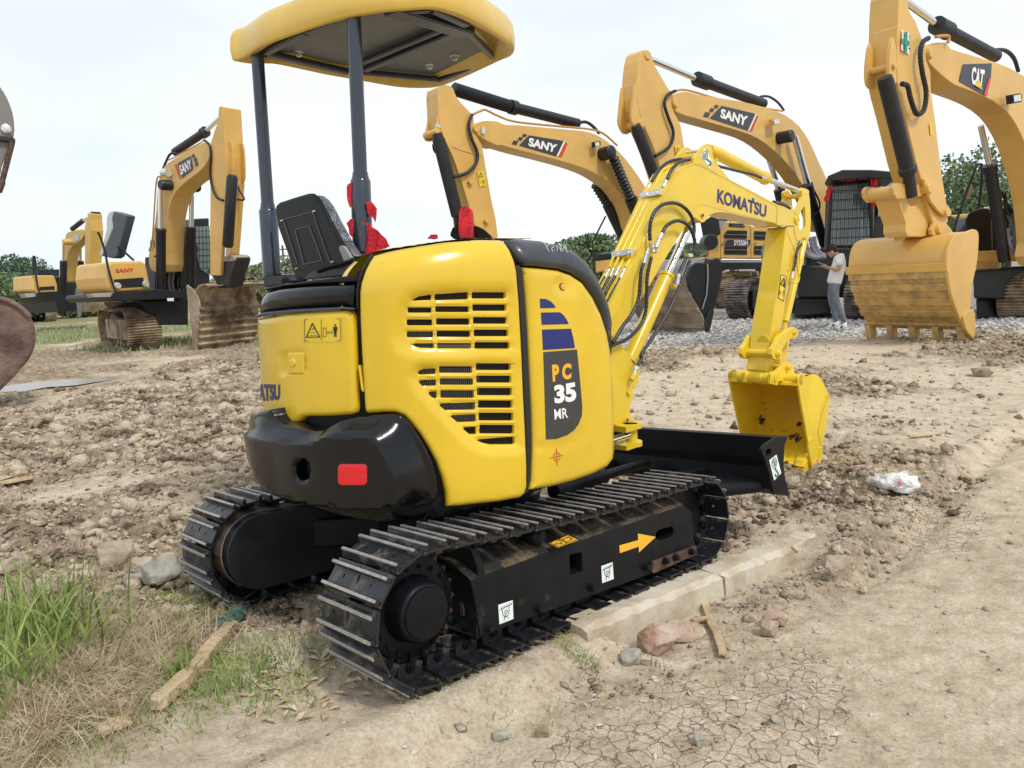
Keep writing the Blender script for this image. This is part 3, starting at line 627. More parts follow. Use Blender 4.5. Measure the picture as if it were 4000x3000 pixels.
# writing on the body
lt = lambda s_, q_, m_, c='Q', **k: lettering('lettering', s_, T(c, q_), BODY, m_, EX, **k)
for n_, p_, m_ in (('blue_stripe', [(445, 457), (478, 458), (506, 472), (526, 492), (535, 508), (447, 511)], BLUE), ('blue_stripe', [(451, 535), (558, 533), (582, 553), (598, 578), (608, 600), (455, 604)], BLUE), ('blue_stripe', [(457, 631), (620, 626), (634, 680), (643, 735), (462, 746)], BLUE),
                   ('model_plaque', [(464, 758), (654, 743), (668, 880), (684, 1060), (682, 1115), (664, 1163), (638, 1198), (598, 1226), (540, 1246), (479, 1250)], PLAQ)):
    decal(n_, T('Q', p_), BODY, m_, EX, .0012, 14)
lt('P C', [(511, 828), (621, 820), (621, 908), (516, 926)], ORNG, bold=.055, lift=.0025); lt('35', [(522, 946), (645, 925), (650, 1034), (527, 1049)], WLET, bold=.05, lift=.0025); lt('MR', [(523, 1079), (598, 1072), (603, 1127), (527, 1139)], WLET, bold=.012, lift=.0025)
lettering('lettering', 'MATSU', T('P', [(118, 862), (280, 868), (281, 956), (124, 968)]), BODY, NAVY, EX, bold=.05, lift=.002)
cx, cy = 540, 1347
strokes('red_target', [T('Q', [(505, 1354), (574, 1339)]), T('Q', [(538, 1300), (542, 1394)])]+[T('Q', ell(cx, cy, 18, 24, 40)[k:k+7]) for k in (1, 11, 21, 31)], 2.6, BODY, REDINK, EX, .002)
strokes('chalk_number', [T('Q', l) for l in ([(463, 140), (482, 166)], [(500, 146), (480, 172), (496, 192)], [(524, 164), (509, 176), (512, 190), (524, 190)], [(541, 158), (541, 190)], [(566, 150), (555, 172), (560, 192), (573, 186), (566, 174), (556, 178)], [(590, 168), (580, 176), (576, 164), (586, 156), (592, 168), (590, 182), (597, 200)])], 1.8, Sdf(lambda X: BODY.f(X)-.004), CHALK, EX, .003)
panel('door_lock', T('Q', ell(580, 390, 17, 22)), BODY, INK, EX, thick=.006, r=4, grid=8, off=-.004); panel('lock_face', T('Q', ell(580, 390, 13, 18)), BODY, ORNG, EX, thick=.006, r=3, grid=8, off=-.0)
wl = decal('warning_label', T('P', [(417, 499), (625, 494), (630, 626), (419, 628)]), BODY, mat('label_yellow', (.78, .56, .03), .5), EX, .0015, 14)
strokes('warning_drawing', [T('P', l) for l in ([(421, 503), (620, 498), (624, 620), (421, 623), (421, 503)], [(515, 500), (516, 622)], [(430, 602), (465, 523), (506, 600), (430, 602)], [(445, 592), (490, 590)], [(458, 562), (474, 548), (470, 560)], [(452, 578), (480, 574)], [(525, 550), (542, 549), (543, 598), (525, 599), (525, 550)], [(549, 575), (578, 574)], [(556, 567), (549, 575), (556, 583)], [(571, 566), (578, 574), (571, 582)], [(592, 545), (593, 570), (590, 600)], [(595, 545), (597, 570), (599, 600)], [(582, 545), (583, 566)], [(604, 543), (605, 566)])], 1.7, BODY, INK, wl, .003)
decal('label_person', T('P', [(583, 543), (604, 542), (600, 570), (601, 598), (595, 598), (594, 575), (592, 575), (590, 598), (586, 598), (586, 570)]), BODY, INK, wl, .003); decal('label_head', T('P', ell(593, 534, 6, 6)), BODY, INK, wl, .003)
strokes('warning_triangle', [T('P', [(430, 602), (465, 523), (506, 600), (430, 602)])], 4, BODY, INK, wl, .0034)
# ---- operator station behind the hood
V, F = merge([box_vf(uw(-.1, .42, 1.3), (np.array([*UX, 0]), np.array([*UY, 0]), np.array([0, 0, 1.])), (.42, .40, .06))]); bev(mk('cab_floor', V, F, BLKM, EX), .01)
# ---- canopy
ZC = 2.60; PC = Pl((0, 0, ZC), (0, 0, 1)); 
rim = T('F', [(22, 452), (100, 428), (250, 332), (430, 262), (640, 192), (860, 130), (1100, 88), (1300, 66), (1520, 58), (1700, 110), (1850, 180), (2000, 268), (2090, 335), (2110, 378), (2085, 420), (2000, 452), (1800, 545), (1650, 612), (1560, 645), (1450, 655), (1250, 645), (1000, 605), (700, 555), (480, 505), (300, 468), (130, 470)])
R0 = PC.hit(smooth_closed(rim, 3)); cen = R0.mean(0); n = len(R0)
def ring(sc, dz, outw=0):
    d = R0-cen; l = np.linalg.norm(d[:, :2], axis=1)[:, None]; return cen+d*sc+d/l*outw+np.array([0, 0, dz])
wob = np.sin(np.arange(n)*.5)*.002
rings_ = [ring(.82, .055), ring(.94, .006), ring(.985, -.003), ring(1, 0), ring(1, .006, .005), ring(1, .055, .012), ring(1, .115, .004), ring(1, .135, -.006), ring(.975, .15), ring(.8, .185), ring(.5, .225), ring(.15, .235)]
for r_ in rings_[2:6]: r_[:, 2] += wob
V = [v for r_ in rings_ for v in r_]; F = [(j*n+i, j*n+(i+1) % n, (j+1)*n+(i+1) % n, (j+1)*n+i) for j in range(len(rings_)-1) for i in range(n)]; F.append(tuple(range((len(rings_)-1)*n, len(rings_)*n)))
can = mk('canopy', V, F, CANO, EX, True)
bm = bmesh.new(); bm.from_mesh(can.data); bmesh.ops.recalc_face_normals(bm, faces=bm.faces); bm.to_mesh(can.data); bm.free()
PC2 = Pl((0, 0, ZC+.045), (0, 0, 1)); PC3 = Pl((0, 0, ZC+.02), (0, 0, 1))
prism('canopy_liner', T('F', [(255, 395), (460, 262), (860, 128), (1250, 72), (1500, 62), (1700, 128), (1765, 235), (2000, 440), (1560, 605), (1000, 545), (870, 552), (400, 445)]), PC2, (0, 0, .01), GREY, can)
mk('canopy_underside', list(ring(.9, .058)), [tuple(range(n))[::-1]], CANO, can)
NAVYF = mat('canopy_frame_paint', (.016, .022, .04), .35, coat=.3)
def bar(px, w, h=.03, nm='canopy_frame'):
    P_ = PC3.hit(T('F', px)); parts = []
    for a, b in zip(P_[:-1], P_[1:]):
        d = b-a; L = np.linalg.norm(d); d /= L; parts.append(box_vf((a+b)/2, (d, np.cross([0, 0, 1], d), np.array([0, 0, 1.])), (L/2+w*.3, w/2, h/2)))
    V, F = merge(parts); bev(mk(nm, V, F, NAVYF, can), .008)
bar([(240, 400), (560, 235), (870, 120)], .05); bar([(250, 395), (870, 535)], .05); bar([(1230, 78), (1740, 235)], .10, .04); bar([(995, 455), (1600, 205)], .035); bar([(1010, 515), (1650, 245)], .045); bar([(1000, 540), (1560, 592), (1970, 438), (1760, 225)], .035)
bar([(1240, 80), (1500, 62), (1750, 175)], .05)
for x, y in [(507, 378), (1483, 475), (1669, 406)]:
    p = PC2.hit(T('F', [(x, y)]))[0]; v, f = rod(p, p-np.array([0, 0, .03]), [(0, .026), (.3, .026), (.3, .018), (.8, .017), (1, .010)], 14); mk('canopy_bolt', v, f, STEEL, can)
# posts
def vplane(px, depth):                       # vertical plane facing the camera at that horizontal distance
    d = rays([px])[0]; h = np.array([d[0], d[1], 0]); h /= np.linalg.norm(h); X = CAM+d*(depth/d[1]); return Pl(X, h), X
def post(top, bot, mid, zt):
    t = PC3.hit(T('F', [top]))[0]; h = np.array([t[0], t[1], 0]); pl_ = Pl(t, h/np.linalg.norm(h))
    m = pl_.hit(T('G', [mid]))[0]; b = pl_.hit(T('G', [bot]))[0]
    L = np.linalg.norm(m-t); s = .016/L
    v1, f1 = rod(t, m, [(0, .033), (1-s*2, .033), (1-s*2, .036), (1-s, .038), (1, .043)], 32); v2, f2 = rod(m, b, [(0, .043), (.02, .0475), (.97, .0475), (.975, .052), (1, .052)], 32)
    V, F = merge([(v1, f1), (v2, f2)]); return mk('canopy_post', V, F, POST, EX, True), b, pl_
_, nb, npl = post((918, 112), (1538, 1048), (1505, 5), 0)
_, fb, fpl = post((200, 392), (232, 1375), (172, 440), 0)
h3 = np.array([*UX, 0])
prism('post_bracket', T('G', [(1385, 1050), (1660, 1050), (1640, 1110), (1590, 1180), (1530, 1290), (1500, 1365), (1290, 1385), (900, 1430), (655, 1452), (760, 1360), (900, 1275), (1100, 1215), (1340, 1170), (1385, 1120)]), npl, h3*.10, POST, EX, b=.012, bseg=3)
prism('post_foot', T('G', [(95, 1420), (120, 1380), (380, 1375), (400, 1395), (470, 1400), (515, 1460), (480, 1500), (300, 1520), (120, 1560)]), fpl, h3*.10, POST, EX, b=.016, bseg=3)
decal('post_foot_hole', T('G', smooth_closed([(370, 1440), (400, 1415), (450, 1418), (490, 1460), (480, 1500), (380, 1500)], 3)), fpl, DARK, EX, .003)
# seat
ps = Pl((-.93, 3.60, 1.6), (-.73, -.68, .0)); tilt = np.array([*UX, 0])
shell = T('G', [(270, 430), (285, 372), (330, 332), (540, 262), (740, 203), (800, 205), (860, 250), (930, 360), (1050, 600), (1200, 880), (1370, 1120), (1390, 1200), (1000, 1300), (680, 1455), (565, 1455), (540, 1350), (440, 1050), (310, 690)])
sh = prism('seat_back', shell, ps, tilt*.025, SEATB, EX, b=.012, bseg=3)
cu = T('G', [(300, 440), (340, 380), (740, 240), (800, 230), (860, 280), (930, 380), (1050, 620), (1200, 900), (1360, 1120), (1000, 1290), (700, 1400), (560, 1300), (340, 690)])
prism('seat_cushion', cu, Pl(ps.P+tilt*.027, ps.n), tilt*.085, PLASTIC, sh, b=.028, bseg=4)
strokes('shell_ribs', [T('G', l) for l in ([(400, 580), (640, 520), (830, 470), (900, 700), (1080, 1210)], [(400, 580), (480, 830), (600, 1210)], [(575, 720), (780, 680), (960, 1170), (700, 1225), (575, 740)])], 4, ps, BLK, sh, .004)
for x, y in [(377, 600), (846, 465), (592, 1290), (1110, 1192)]:
    p = ps.hit(T('G', [(x, y)]))[0]; v, f = rod(p, p-tilt*.010, [(0, .007), (1, .005)], 10); mk('seat_screw', v, f, mat('brass', (.6, .4, .2), .3, metal=.9) if x == 377 else bpy.data.materials['brass'], sh)
prism('seat_hinge', T('G', [(1185, 985), (1220, 955), (1260, 965), (1365, 1130), (1350, 1160), (1260, 1180)]), Pl(ps.P-tilt*.03, ps.n), tilt*.015, mat('grey_hinge', (.25, .26, .24), .5), sh, b=.003)
V, F = box_vf(uw(-.30, .42, 1.20), (np.array([*UX, 0]), np.array([*UY, 0]), np.array([0, 0, 1.])), (.24, .23, .05)); bev(mk('seat_base', V, F, SEATB, EX), .02, 3)
# control lever console behind the hood
lv = Pl(uw(.02, .02, 1.5), (-.2, -1, 0))
prism('control_console', T('S', smooth_closed([(330, 1362), (332, 1300), (350, 1280), (420, 1272), (500, 1268), (570, 1290), (620, 1330), (650, 1375), (500, 1390)], 3)), lv, np.array([0, .16, 0]), SEATB, EX, b=.01)
tube('control_lever', lv.hit(T('S', [(368, 1210), (368, 1300)])), .012, RUB, EX)
# ================================================================== boom, arm and bucket of the small excavator
BD = np.array([.70, .714, 0.]); BD /= np.linalg.norm(BD); BE = np.array([-BD[1], BD[0], 0.])   # reach direction, and the way across it (away, left)
BW_ = .165; PN = np.array([.66, 4.02, 1.0]); NEAR = Pl(PN, BE); MID = Pl(PN+BE*BW_/2, BE); FAR = Pl(PN+BE*BW_, BE)
def nearoff(d): return Pl(PN+BE*d, BE)
def S(c, p, n=3): return T(c, smooth_closed(p, n))
boom = np.vstack([T('A', [(1255, 790), (1330, 650), (1400, 520), (1455, 430), (1550, 365), (1680, 325), (1800, 340), (1900, 395)]), T('C', [(330, 262), (600, 395), (900, 550), (1250, 740), (1340, 765), (1430, 810), (1500, 870), (1540, 930), (1553, 1000), (1500, 1030), (1380, 1040), (1255, 1035), (1208, 1008), (1050, 972), (900, 938), (700, 890), (520, 852), (400, 848), (330, 858), (270, 888), (225, 940), (195, 980), (155, 995), (125, 965), (60, 925)]),
                  T('A', [(1720, 1100), (1640, 1150), (1590, 1215), (1440, 1440)]), T('B', [(1420, 0), (1230, 320), (1040, 640), (900, 860), (700, 1130), (560, 1500), (330, 1500), (330, 1250), (400, 1060), (480, 925), (640, 620), (870, 195)]), T('A', [(900, 1570), (1060, 1220)])])
bo = prism('boom', boom, NEAR, BE*BW_, YEL2, EX, b=.004)
# raised welded edge on the near face
strokes('boom_weld', [T('A', [(865, 1650), (1270, 800), (1420, 520), (1475, 450), (1570, 385), (1690, 345), (1800, 362), (1900, 415)]), T('C', [(260, 245), (600, 415), (1240, 755), (1235, 1015)]), T('A', [(1700, 1000), (1740, 930), (1820, 910), (1900, 930)]), T('C', [(30, 800), (110, 735), (200, 728), (420, 800), (700, 870), (1230, 1000)])], 3, NEAR, YEL, bo, .0015)
gus = T('A', [(1690, 335), (1700, 240), (1765, 170), (1815, 100), (1862, 52), (1912, 38), (1950, 68), (1966, 140), (1985, 290), (2090, 400), (2212, 555), (2150, 545), (1900, 400), (1800, 345)])
prism('boom_ear', gus, nearoff(-.002), BE*.02, YEL2, bo, b=.002); prism('boom_ear', gus, nearoff(-.002), BE*.02, YEL2, bo, b=.002, shift=BE*BW_*.85)
def pin(name, c, px, r, d0, d1, m=None, par=None, head=True):
    p = nearoff(d0).hit(T(c, [px]))[0]; q = p+BE*(d1-d0)
    pr = [(0, r*.62), (.03, r*.66), (.04, r*.95), (.08, r), (.92, r), (1, r*.95)] if head else [(0, r), (1, r)]
    v, f = rod(p, q, pr, 20); return mk(name, v, f, m or YEL2, par or bo, True)
pin('boom_pin', 'A', (1920, 120), .012, -.012, BW_+.01, STEEL); pin('boom_cross_tube', 'A', (1800, 215), .022, .01, BW_*.9, YEL2, bo, False)
for c, xy, r, m_ in (('A', (1832, 1072), .017, YEL2), ('C', (172, 888), .017, YEL2), ('C', (1520, 950), .030, YEL2)):
    pin('boom_boss', c, xy, r, -.008, .02, m_); pin('boom_pin', c, xy, r*.5, -.012, .0, INK if r < .02 else YEL2)
st = decal('lifting_sticker', T('A', [(1842, 102), (1962, 300), (1918, 402), (1798, 215)]), nearoff(-.002), WHITE, bo, .0015)
strokes('lifting_drawing', [T('A', ell(1855, 212, 32, 62, 18, -.1)+[ell(1855, 212, 32, 62, 18, -.1)[0]]), T('A', [(1866, 250), (1862, 210), (1872, 205), (1848, 178), (1836, 215), (1846, 215), (1852, 248), (1866, 250)]), ], 2.2, nearoff(-.002), GREEN, st, .003)
strokes('hook_drawing', [T('A', smooth_open([(1880, 262), (1900, 285), (1928, 300), (1938, 325), (1922, 352), (1905, 345)], 4))], 5.5, nearoff(-.002), GREEN, st, .003)
lettering('lettering', 'KOMATSU', [T('C', [(378, 505)])[0], T('C', [(1085, 745)])[0], T('C', [(1075, 925)])[0], T('C', [(370, 705)])[0]], NEAR, NAVY, bo, bold=.032, lift=.002)
decal('letter_mark', T('C', [(876, 637), (906, 650), (900, 716), (874, 700)]), NEAR, NAVY, bo, .0022)
# arm cylinder
a0 = MID.hit(T('A', [(1925, 125)]))[0]; a1 = MID.hit(T('C', [(1075, 362)]))[0]; a2 = MID.hit(T('C', [(1640, 572)]))[0]
v, f = rod(a0, a1, [(0, .030), (.06, .034), (.07, .040), (.955, .040), (.957, .044), (1, .044)], 28); ac = mk('arm_cylinder', v, f, YEL2, EX, True)
v, f = rod(a1, a2, [(0, .019), (.9, .019)], 20); mk('cylinder_rod', v, f, CHROME, ac, True)
v, f = rod(a1+(a2-a1)*.84, a2, [(0, .022), (.3, .030), (1, .032)], 20); mk('rod_end', v, f, YEL2, ac, True)
# arm
earp = T('C', [(1470, 845), (1530, 770), (1565, 700), (1592, 620), (1585, 530), (1610, 503), (1645, 500), (1678, 535), (1700, 640), (1712, 800), (1716, 1000), (1704, 1180), (1690, 1230), (1660, 1250), (1625, 1215), (1590, 1215), (1550, 1260), (1500, 1230), (1470, 1040), (1530, 1030), (1556, 990), (1540, 925), (1500, 868)])
arm = np.vstack([T('C', [(1480, 1040), (1545, 1110), (1562, 1180), (1550, 1250), (1505, 1400)]), T('D', [(1318, 0), (1240, 380), (1180, 640), (1120, 1000), (1060, 1230), (1010, 1490), (988, 1659)]), T('E', [(975, 172), (935, 190), (895, 186)]), T('D', [(893, 1640), (930, 1380), (970, 1050), (1040, 620), (1062, 500), (1132, 0)]), T('C', [(1365, 1090), (1385, 1052)])])
hole = T('C', smooth_closed([(1612, 765), (1636, 810), (1640, 900), (1640, 1040), (1622, 1085), (1560, 1092), (1548, 1060), (1556, 960), (1552, 890)], 2))
AW = .15; AOFF = .01
am = prism('arm', arm, nearoff(AOFF), BE*AW, YEL2, EX, b=.003)
for d_ in (-.004, AW-.018): prism('arm_ear', earp, nearoff(AOFF), BE*.022, YEL2, am, holes=[hole], b=.002, shift=BE*d_)
tube('ear_spacer', [nearoff(AOFF).hit(T('C', [(1640, 600)]))[0], nearoff(AOFF).hit(T('C', [(1640, 600)]))[0]+BE*AW], .018, YEL2, am)
strokes('arm_weld', [T('C', [(1372, 1095), (1500, 1420)]), T('C', [(1480, 1060), (1530, 1290)])], 3, nearoff(AOFF), YEL, am, .002)
for c, xy, r in (('C', (1650, 572), .017), ('C', (1665, 1170), .020), ('D', (1215, 195), .013)): pin('arm_pin', c, xy, r, -.006+AOFF, .02+AOFF, None, am)
as_ = decal('warning_sticker', T('D', [(1105, 262), (1188, 290), (1145, 655), (1060, 605)]), nearoff(AOFF), mat('arm_sticker_yellow', (.82, .62, .05), .5), am, .0015)
strokes('sticker_drawing', [T('D', l) for l in ([(1105, 268), (1184, 293), (1142, 648), (1064, 602), (1105, 268)], [(1132, 375), (1146, 420), (1128, 415)], [(1088, 490), (1082, 550), (1102, 556)], [(1098, 520), (1124, 530)], [(1145, 490), (1138, 530), (1134, 580)])], 1.8, nearoff(AOFF), INK, as_, .003)
strokes('sticker_triangle', [T('D', [(1098, 400), (1148, 318), (1164, 452), (1098, 400)])], 4, nearoff(AOFF), INK, as_, .0032)
# bucket cylinder along the front of the arm, with its pipe and hose
CYP = nearoff(AOFF+AW*.5)
b0 = CYP.hit(T('D', [(1330, -20)]))[0]; b1 = CYP.hit(T('D', [(1172, 945)]))[0]; b2 = CYP.hit(T('D', [(1150, 1100)]))[0]; b00 = CYP.hit(T('C', [(1640, 1180)]))[0]
v, f = rod(b00, b1, [(0, .02), (.03, .022), (.05, .028), (.97, .028), (1, .030)], 24); bc = mk('bucket_cylinder', v, f, YEL2, EX, True)
v, f = rod(b1, b2, [(0, .018), (1, .018)], 16); mk('cylinder_rod', v, f, YEL2, bc, True)
pp = nearoff(AOFF-.02)
tube('cylinder_pipe', pp.hit(T('D', [(1385, -60), (1380, 100), (1350, 250), (1340, 300), (1300, 370), (1245, 350)])), .006, YEL2, bc); tube('cylinder_pipe', pp.hit(T('D', [(1345, -30), (1345, 180), (1372, 300), (1340, 385), (1245, 365)])), .006, YEL2, bc)
tube('cylinder_hose', pp.hit(np.vstack([T('C', [(1590, 1300), (1530, 1400), (1505, 1500)]), T('D', [(1335, 0), (1310, 120), (1285, 225)])])), .009, HOSE, bc, ribbed=.02); tube('hose_fitting', pp.hit(T('D', [(1285, 225), (1262, 330)])), .009, STEEL, bc)
# linkage
lk = T('D', [(1190, 1090), (1250, 1045), (1310, 1022), (1350, 1050), (1366, 1100), (1350, 1160), (1310, 1192), (1245, 1196), (1185, 1255), (1135, 1340), (1138, 1420), (1100, 1480), (1050, 1502), (1000, 1480), (975, 1420), (985, 1340), (1025, 1290), (1050, 1240), (1075, 1180), (1125, 1120)])
ln = prism('bucket_link', lk, nearoff(-.055), BE*.035, YEL2, EX, b=.004); prism('bucket_link', lk, nearoff(-.055), BE*.035, YEL2, EX, b=.004, shift=BE*(AW+.07))
pin('link_pin', 'D', (1330, 1105), .018, -.075, AW+.10, None, ln); pin('link_pin', 'D', (1105, 1410), .030, -.08, AW+.055, None, ln)
prism('tipping_link', T('D', [(1240, 1190), (1215, 1210), (1100, 1480), (1085, 1659), (1150, 1659), (1190, 1490), (1232, 1260)]), nearoff(.03), BE*.10, YEL2, EX, b=.004)
prism('arm_plate', T('D', [(745, 1230), (790, 1170), (830, 1145), (875, 1140), (915, 1175), (950, 1230), (940, 1420), (905, 1600), (890, 1640), (680, 1640), (700, 1400), (735, 1260)]), Pl(nearoff(AOFF).hit(T('D', [(950, 1230)]))[0]-BD*.004, BD*.98+np.array([0, 0, .02])), BD*.01, YEL2, am, b=.002)
# bucket
BKW = .54; BN = -.16                      # near side plate stands this far before the boom's near face
BP = nearoff(BN)
side = T('E', smooth_closed([(1352, 300), (1365, 262), (1385, 230), (1420, 210), (1448, 232), (1478, 262), (1520, 242), (1575, 228), (1632, 238), (1680, 280), (1722, 350), (1760, 440), (1800, 510), (1806, 620), (1780, 880), (1730, 1150), (1704, 1280), (1690, 1420), (1650, 1588), (1595, 1580), (1560, 1530), (1530, 1350), (1498, 1190), (1458, 950), (1400, 640)], 2))
bk = prism('bucket', side, BP, BE*.016, YBUCK, EX, b=.003)
prism('bucket_side', side, BP, BE*.016, YBUCK, bk, b=.003, shift=BE*(BKW-.016))
prof = smooth_open(T('E', [(1352, 395), (1370, 330), (1430, 250), (1575, 232), (1665, 270), (1722, 352), (1765, 455), (1790, 600), (1765, 850), (1715, 1080), (1640, 1260), (1540, 1400), (1500, 1480), (1440, 1582)]), 4)
Pn = BP.hit(prof); n = len(Pn); nn = []
c0 = Pn.mean(0)
for i in range(n):
    tg = Pn[min(i+1, n-1)]-Pn[max(i-1, 0)]; q = np.cross(tg, BE); q /= np.linalg.norm(q); nn.append(q if q@(c0-Pn[i]) > 0 else -q)
nn = np.array(nn); V = list(Pn)+list(Pn+BE*BKW)+list(Pn+nn*.012)+list(Pn+nn*.012+BE*BKW)
F = [(i, i+1, n+i+1, n+i) for i in range(n-1)]+[(2*n+i, 3*n+i, 3*n+i+1, 2*n+i+1) for i in range(n-1)]+[(n-1, 3*n-1, 4*n-1, 2*n-1), (0, n, 3*n, 2*n)]
sh_ = mk('bucket_shell', V, F, YCHIP, bk, True)
bm = bmesh.new(); bm.from_mesh(sh_.data); bmesh.ops.recalc_face_normals(bm, faces=bm.faces); bm.to_mesh(sh_.data); bm.free()
t0 = BP.hit(T('E', [(1400, 312)]))[0]; v, f = rod(t0, t0+BE*BKW*.99, [(0, .038), (1, .038)], 24); mk('bucket_tube', v, f, YBUCK, bk, True)
pin('bucket_pin', 'E', (1050, 280), .030, -.06, -.03, None, bk)
p = nearoff(-.05).hit(T('E', [(1020, 285)]))[0]; v, f = rod(p, p+BE*.27, [(0, .040), (.10, .044), (.12, .038), (.3, .038), (.32, .042), (.7, .042), (.72, .046), (1, .046)], 24); mk('bucket_hinge', v, f, YBUCK, bk, True)
ear = T('E', [(960, 222), (1040, 180), (1100, 130), (1150, 72), (1210, 55), (1270, 80), (1300, 150), (1305, 200), (1340, 260), (1340, 330), (1080, 330), (1060, 390), (960, 370)])
for d in (0, .19): prism('bucket_ear', ear, nearoff(-.045), BE*.022, YBUCK, bk, b=.003, shift=BE*d)
pin('bucket_pin', 'E', (1250, 135), .022, -.075, .20, None, bk)
strokes('side_weld', [T('E', [(1790, 520), (1700, 800), (1640, 1060), (1690, 1260)])], 4, BP, YEL, bk, .002)
prism('side_cutter', T('E', [(1520, 1190), (1545, 1150), (1585, 1140), (1560, 1180), (1530, 1350), (1575, 1520), (1600, 1590), (1560, 1560), (1520, 1400), (1508, 1300)]), nearoff(BN-.014), BE*.014, YBUCK, bk, b=.002)
prism('side_cutter', T('E', [(1700, 1270), (1712, 1400), (1655, 1590), (1630, 1590), (1660, 1450), (1680, 1290)]), nearoff(BN-.012), BE*.012, YBUCK, bk, b=.002)
tooth = np.vstack([T('E', [(1425, 1560), (1440, 1480), (1500, 1370), (1560, 1480), (1605, 1595)]), T('N', [(1830, 1318), (1826, 1372), (1812, 1385), (1800, 1450), (1760, 1468), (1730, 1440), (1728, 1340)])])
tm = mat('muddy_tooth_yellow', (.82, .58, .03), .5, dirt=(.16, .13, .10), dpos=(.56, .66), dscale=9)
for k in range(4): prism('bucket_tooth', tooth, nearoff(BN+.01), BE*.065, tm, bk, b=.004, shift=BE*k*(BKW-.085)/3)
# boom cylinder
c1 = MID.hit(T('B', [(1312, 462)]))[0]; c2 = MID.hit(T('B', [(800, 1600)]))[0]; cd_ = (c1-c2)/np.linalg.norm(c1-c2); c3 = c2-cd_*.05; c4 = MID.hit(T('A', [(1700, 1200)]))[0]
sd = Pl(MID.P-BE*.12, BE); 
v, f = rod(c3, c1, [(0, .044), (.965, .044), (.966, .049), (.995, .049), (1, .046)], 32); bcy = mk('boom_cylinder', v, f, YEL2, EX, True)
v, f = rod(c1, c1+cd_*.50, [(0, .024), (1, .024)], 24); mk('cylinder_rod', v, f, CHROME, bcy, True)
p = nearoff(.02).hit(T('B', [(1390, 620)]))[0]; q = nearoff(.02).hit(T('B', [(1450, 620)]))[0]; v, f = rod(p, q, [(0, .014), (1, .012)], 12); mk('hose_port', v, f, YEL2, bcy, True)
# swing bracket
br = T('N', [(150, 180), (215, 240), (270, 300), (318, 370), (335, 450), (345, 560), (366, 640), (362, 740), (342, 790), (340, 850), (360, 905), (380, 930), (240, 960), (140, 960)])
prism('swing_bracket', br, nearoff(.0), BE*.15, YEL2, EX, b=.01, bseg=3)
pin('bracket_pin', 'N', (335, 690), .017, -.012, .02, None, bo, False)
prism('swing_bracket_web', T('N', [(300, 330), (420, 480), (400, 620), (366, 660), (340, 560)]), nearoff(.05), BE*.02, YEL2, EX, b=.004)
bx_, by_ = MID.hit(T('N', [(360, 960)]))[0], MID.hit(T('N', [(360, 1085)]))[0]
dn = np.array([0, 0, -1.])
k0 = nearoff(-.02).hit(T('N', [(345, 955)]))[0]
parts = [rod(k0+dn*-.016, k0+dn*.016, [(0, .055), (.1, .058), (.9, .058), (1, .055)], 28), rod(k0+dn*.016, k0+dn*.09, [(0, .032), (1, .032)], 20), rod(k0+dn*.088, k0+dn*.115, [(0, .054), (.1, .057), (.9, .057), (1, .054)], 28), rod(k0+dn*-.03, k0+dn*-.014, [(0, .022), (1, .022)], 16)]
parts.append(box_vf(k0-BD*.06+dn*.0, (BD, BE, np.array([0, 0, 1.])), (.06, .05, .016))); parts.append(box_vf(k0-BD*.06+dn*.10, (BD, BE, np.array([0, 0, 1.])), (.06, .05, .013)))
V, F = merge(parts); mk('swing_lug', V, F, YEL2, EX, True)
p = k0+dn*.05; q = nearoff(-.02).hit(T('N', [(150, 1090)]))[0]; v, f = rod(q, p, [(0, .019), (1, .019)], 20); mk('swing_cylinder_rod', v, f, CHROME, EX, True)
p = nearoff(-.04).hit(T('N', [(320, 930)]))[0]; v, f = rod(p, p-dn*.02, [(0, .012), (1, .012)], 6); mk('lug_bolt', v, f, STEEL, EX)
# pipes down the back of the boom, their clamps and hoses
def sidepl(f_): return nearoff(BW_*f_)
fr_ = [.86, .64, .42, .20]
xt = [968, 1040, 1118, 1200]; xb = [540, 618, 700, 790]
for k in range(4):
    P_ = T('A', [(xt[k]+12, 790)]); Q_ = T('B', [(xb[k], 200)]); E_ = T('B', [([480, 556, 630, 705][k], 345)])
    pts = [P_[0], Q_[0], E_[0]]
    if k == 1: pts = list(T('A', [(1400, 350), (1330, 385), (1225, 455), (1100, 720)]))+pts
    elif k == 2: pts = list(T('A', [(1420, 400), (1345, 425), (1300, 480), (1175, 730)]))+pts
    else: pts = list(T('A', [([1025, 0, 0, 1252][k], 700)]))+pts
    tube('steel_pipe', sidepl(fr_[k]).hit(pts), .0075, YEL2, bo, sm=3)
for c, q, dx in (('A', [(935, 790), (1225, 735)], 0), ('B', [(525, 165), (820, 118)], 0)):
    a = sidepl(.95).hit(T(c, [q[0]]))[0]; b = sidepl(.05).hit(T(c, [q[1]]))[0]; d = b-a; L = np.linalg.norm(d); d /= L; u = np.cross(d, [0, 0, 1]); u /= np.linalg.norm(u)
    bev(box('pipe_clamp', (a+b)/2, (d, u, np.cross(d, u)), (L/2, .011, .016), STEEL, bo), .003)
    for t in (.25, .75):
        s_ = a+(b-a)*t; tow = (CAM-s_)/np.linalg.norm(CAM-s_); v, f = rod(s_, s_+tow*.024, [(0, .008), (1, .007)], 6); mk('clamp_bolt', v, f, STEEL, bo)
def hose(c, pts, r, pl_, extra=None, m=HOSE, nm='hydraulic_hose', rib=.022):
    P_ = T(c, pts) if extra is None else np.vstack([T(c, pts), extra]); return tube(nm, pl_.hit(P_), r, m, bo, ribbed=rib)
def fit(c, pts, pl_, r=.011):
    P_ = pl_.hit(T(c, pts)); v, f = rod(P_[0], P_[1], [(0, r*.9), (.2, r*.9), (.21, r*1.15), (.4, r*1.15), (.41, r*.85), (.6, r*.85), (.61, r*1.1), (1, r*1.0)], 10); mk('hose_fitting', v, f, STEEL, bo)
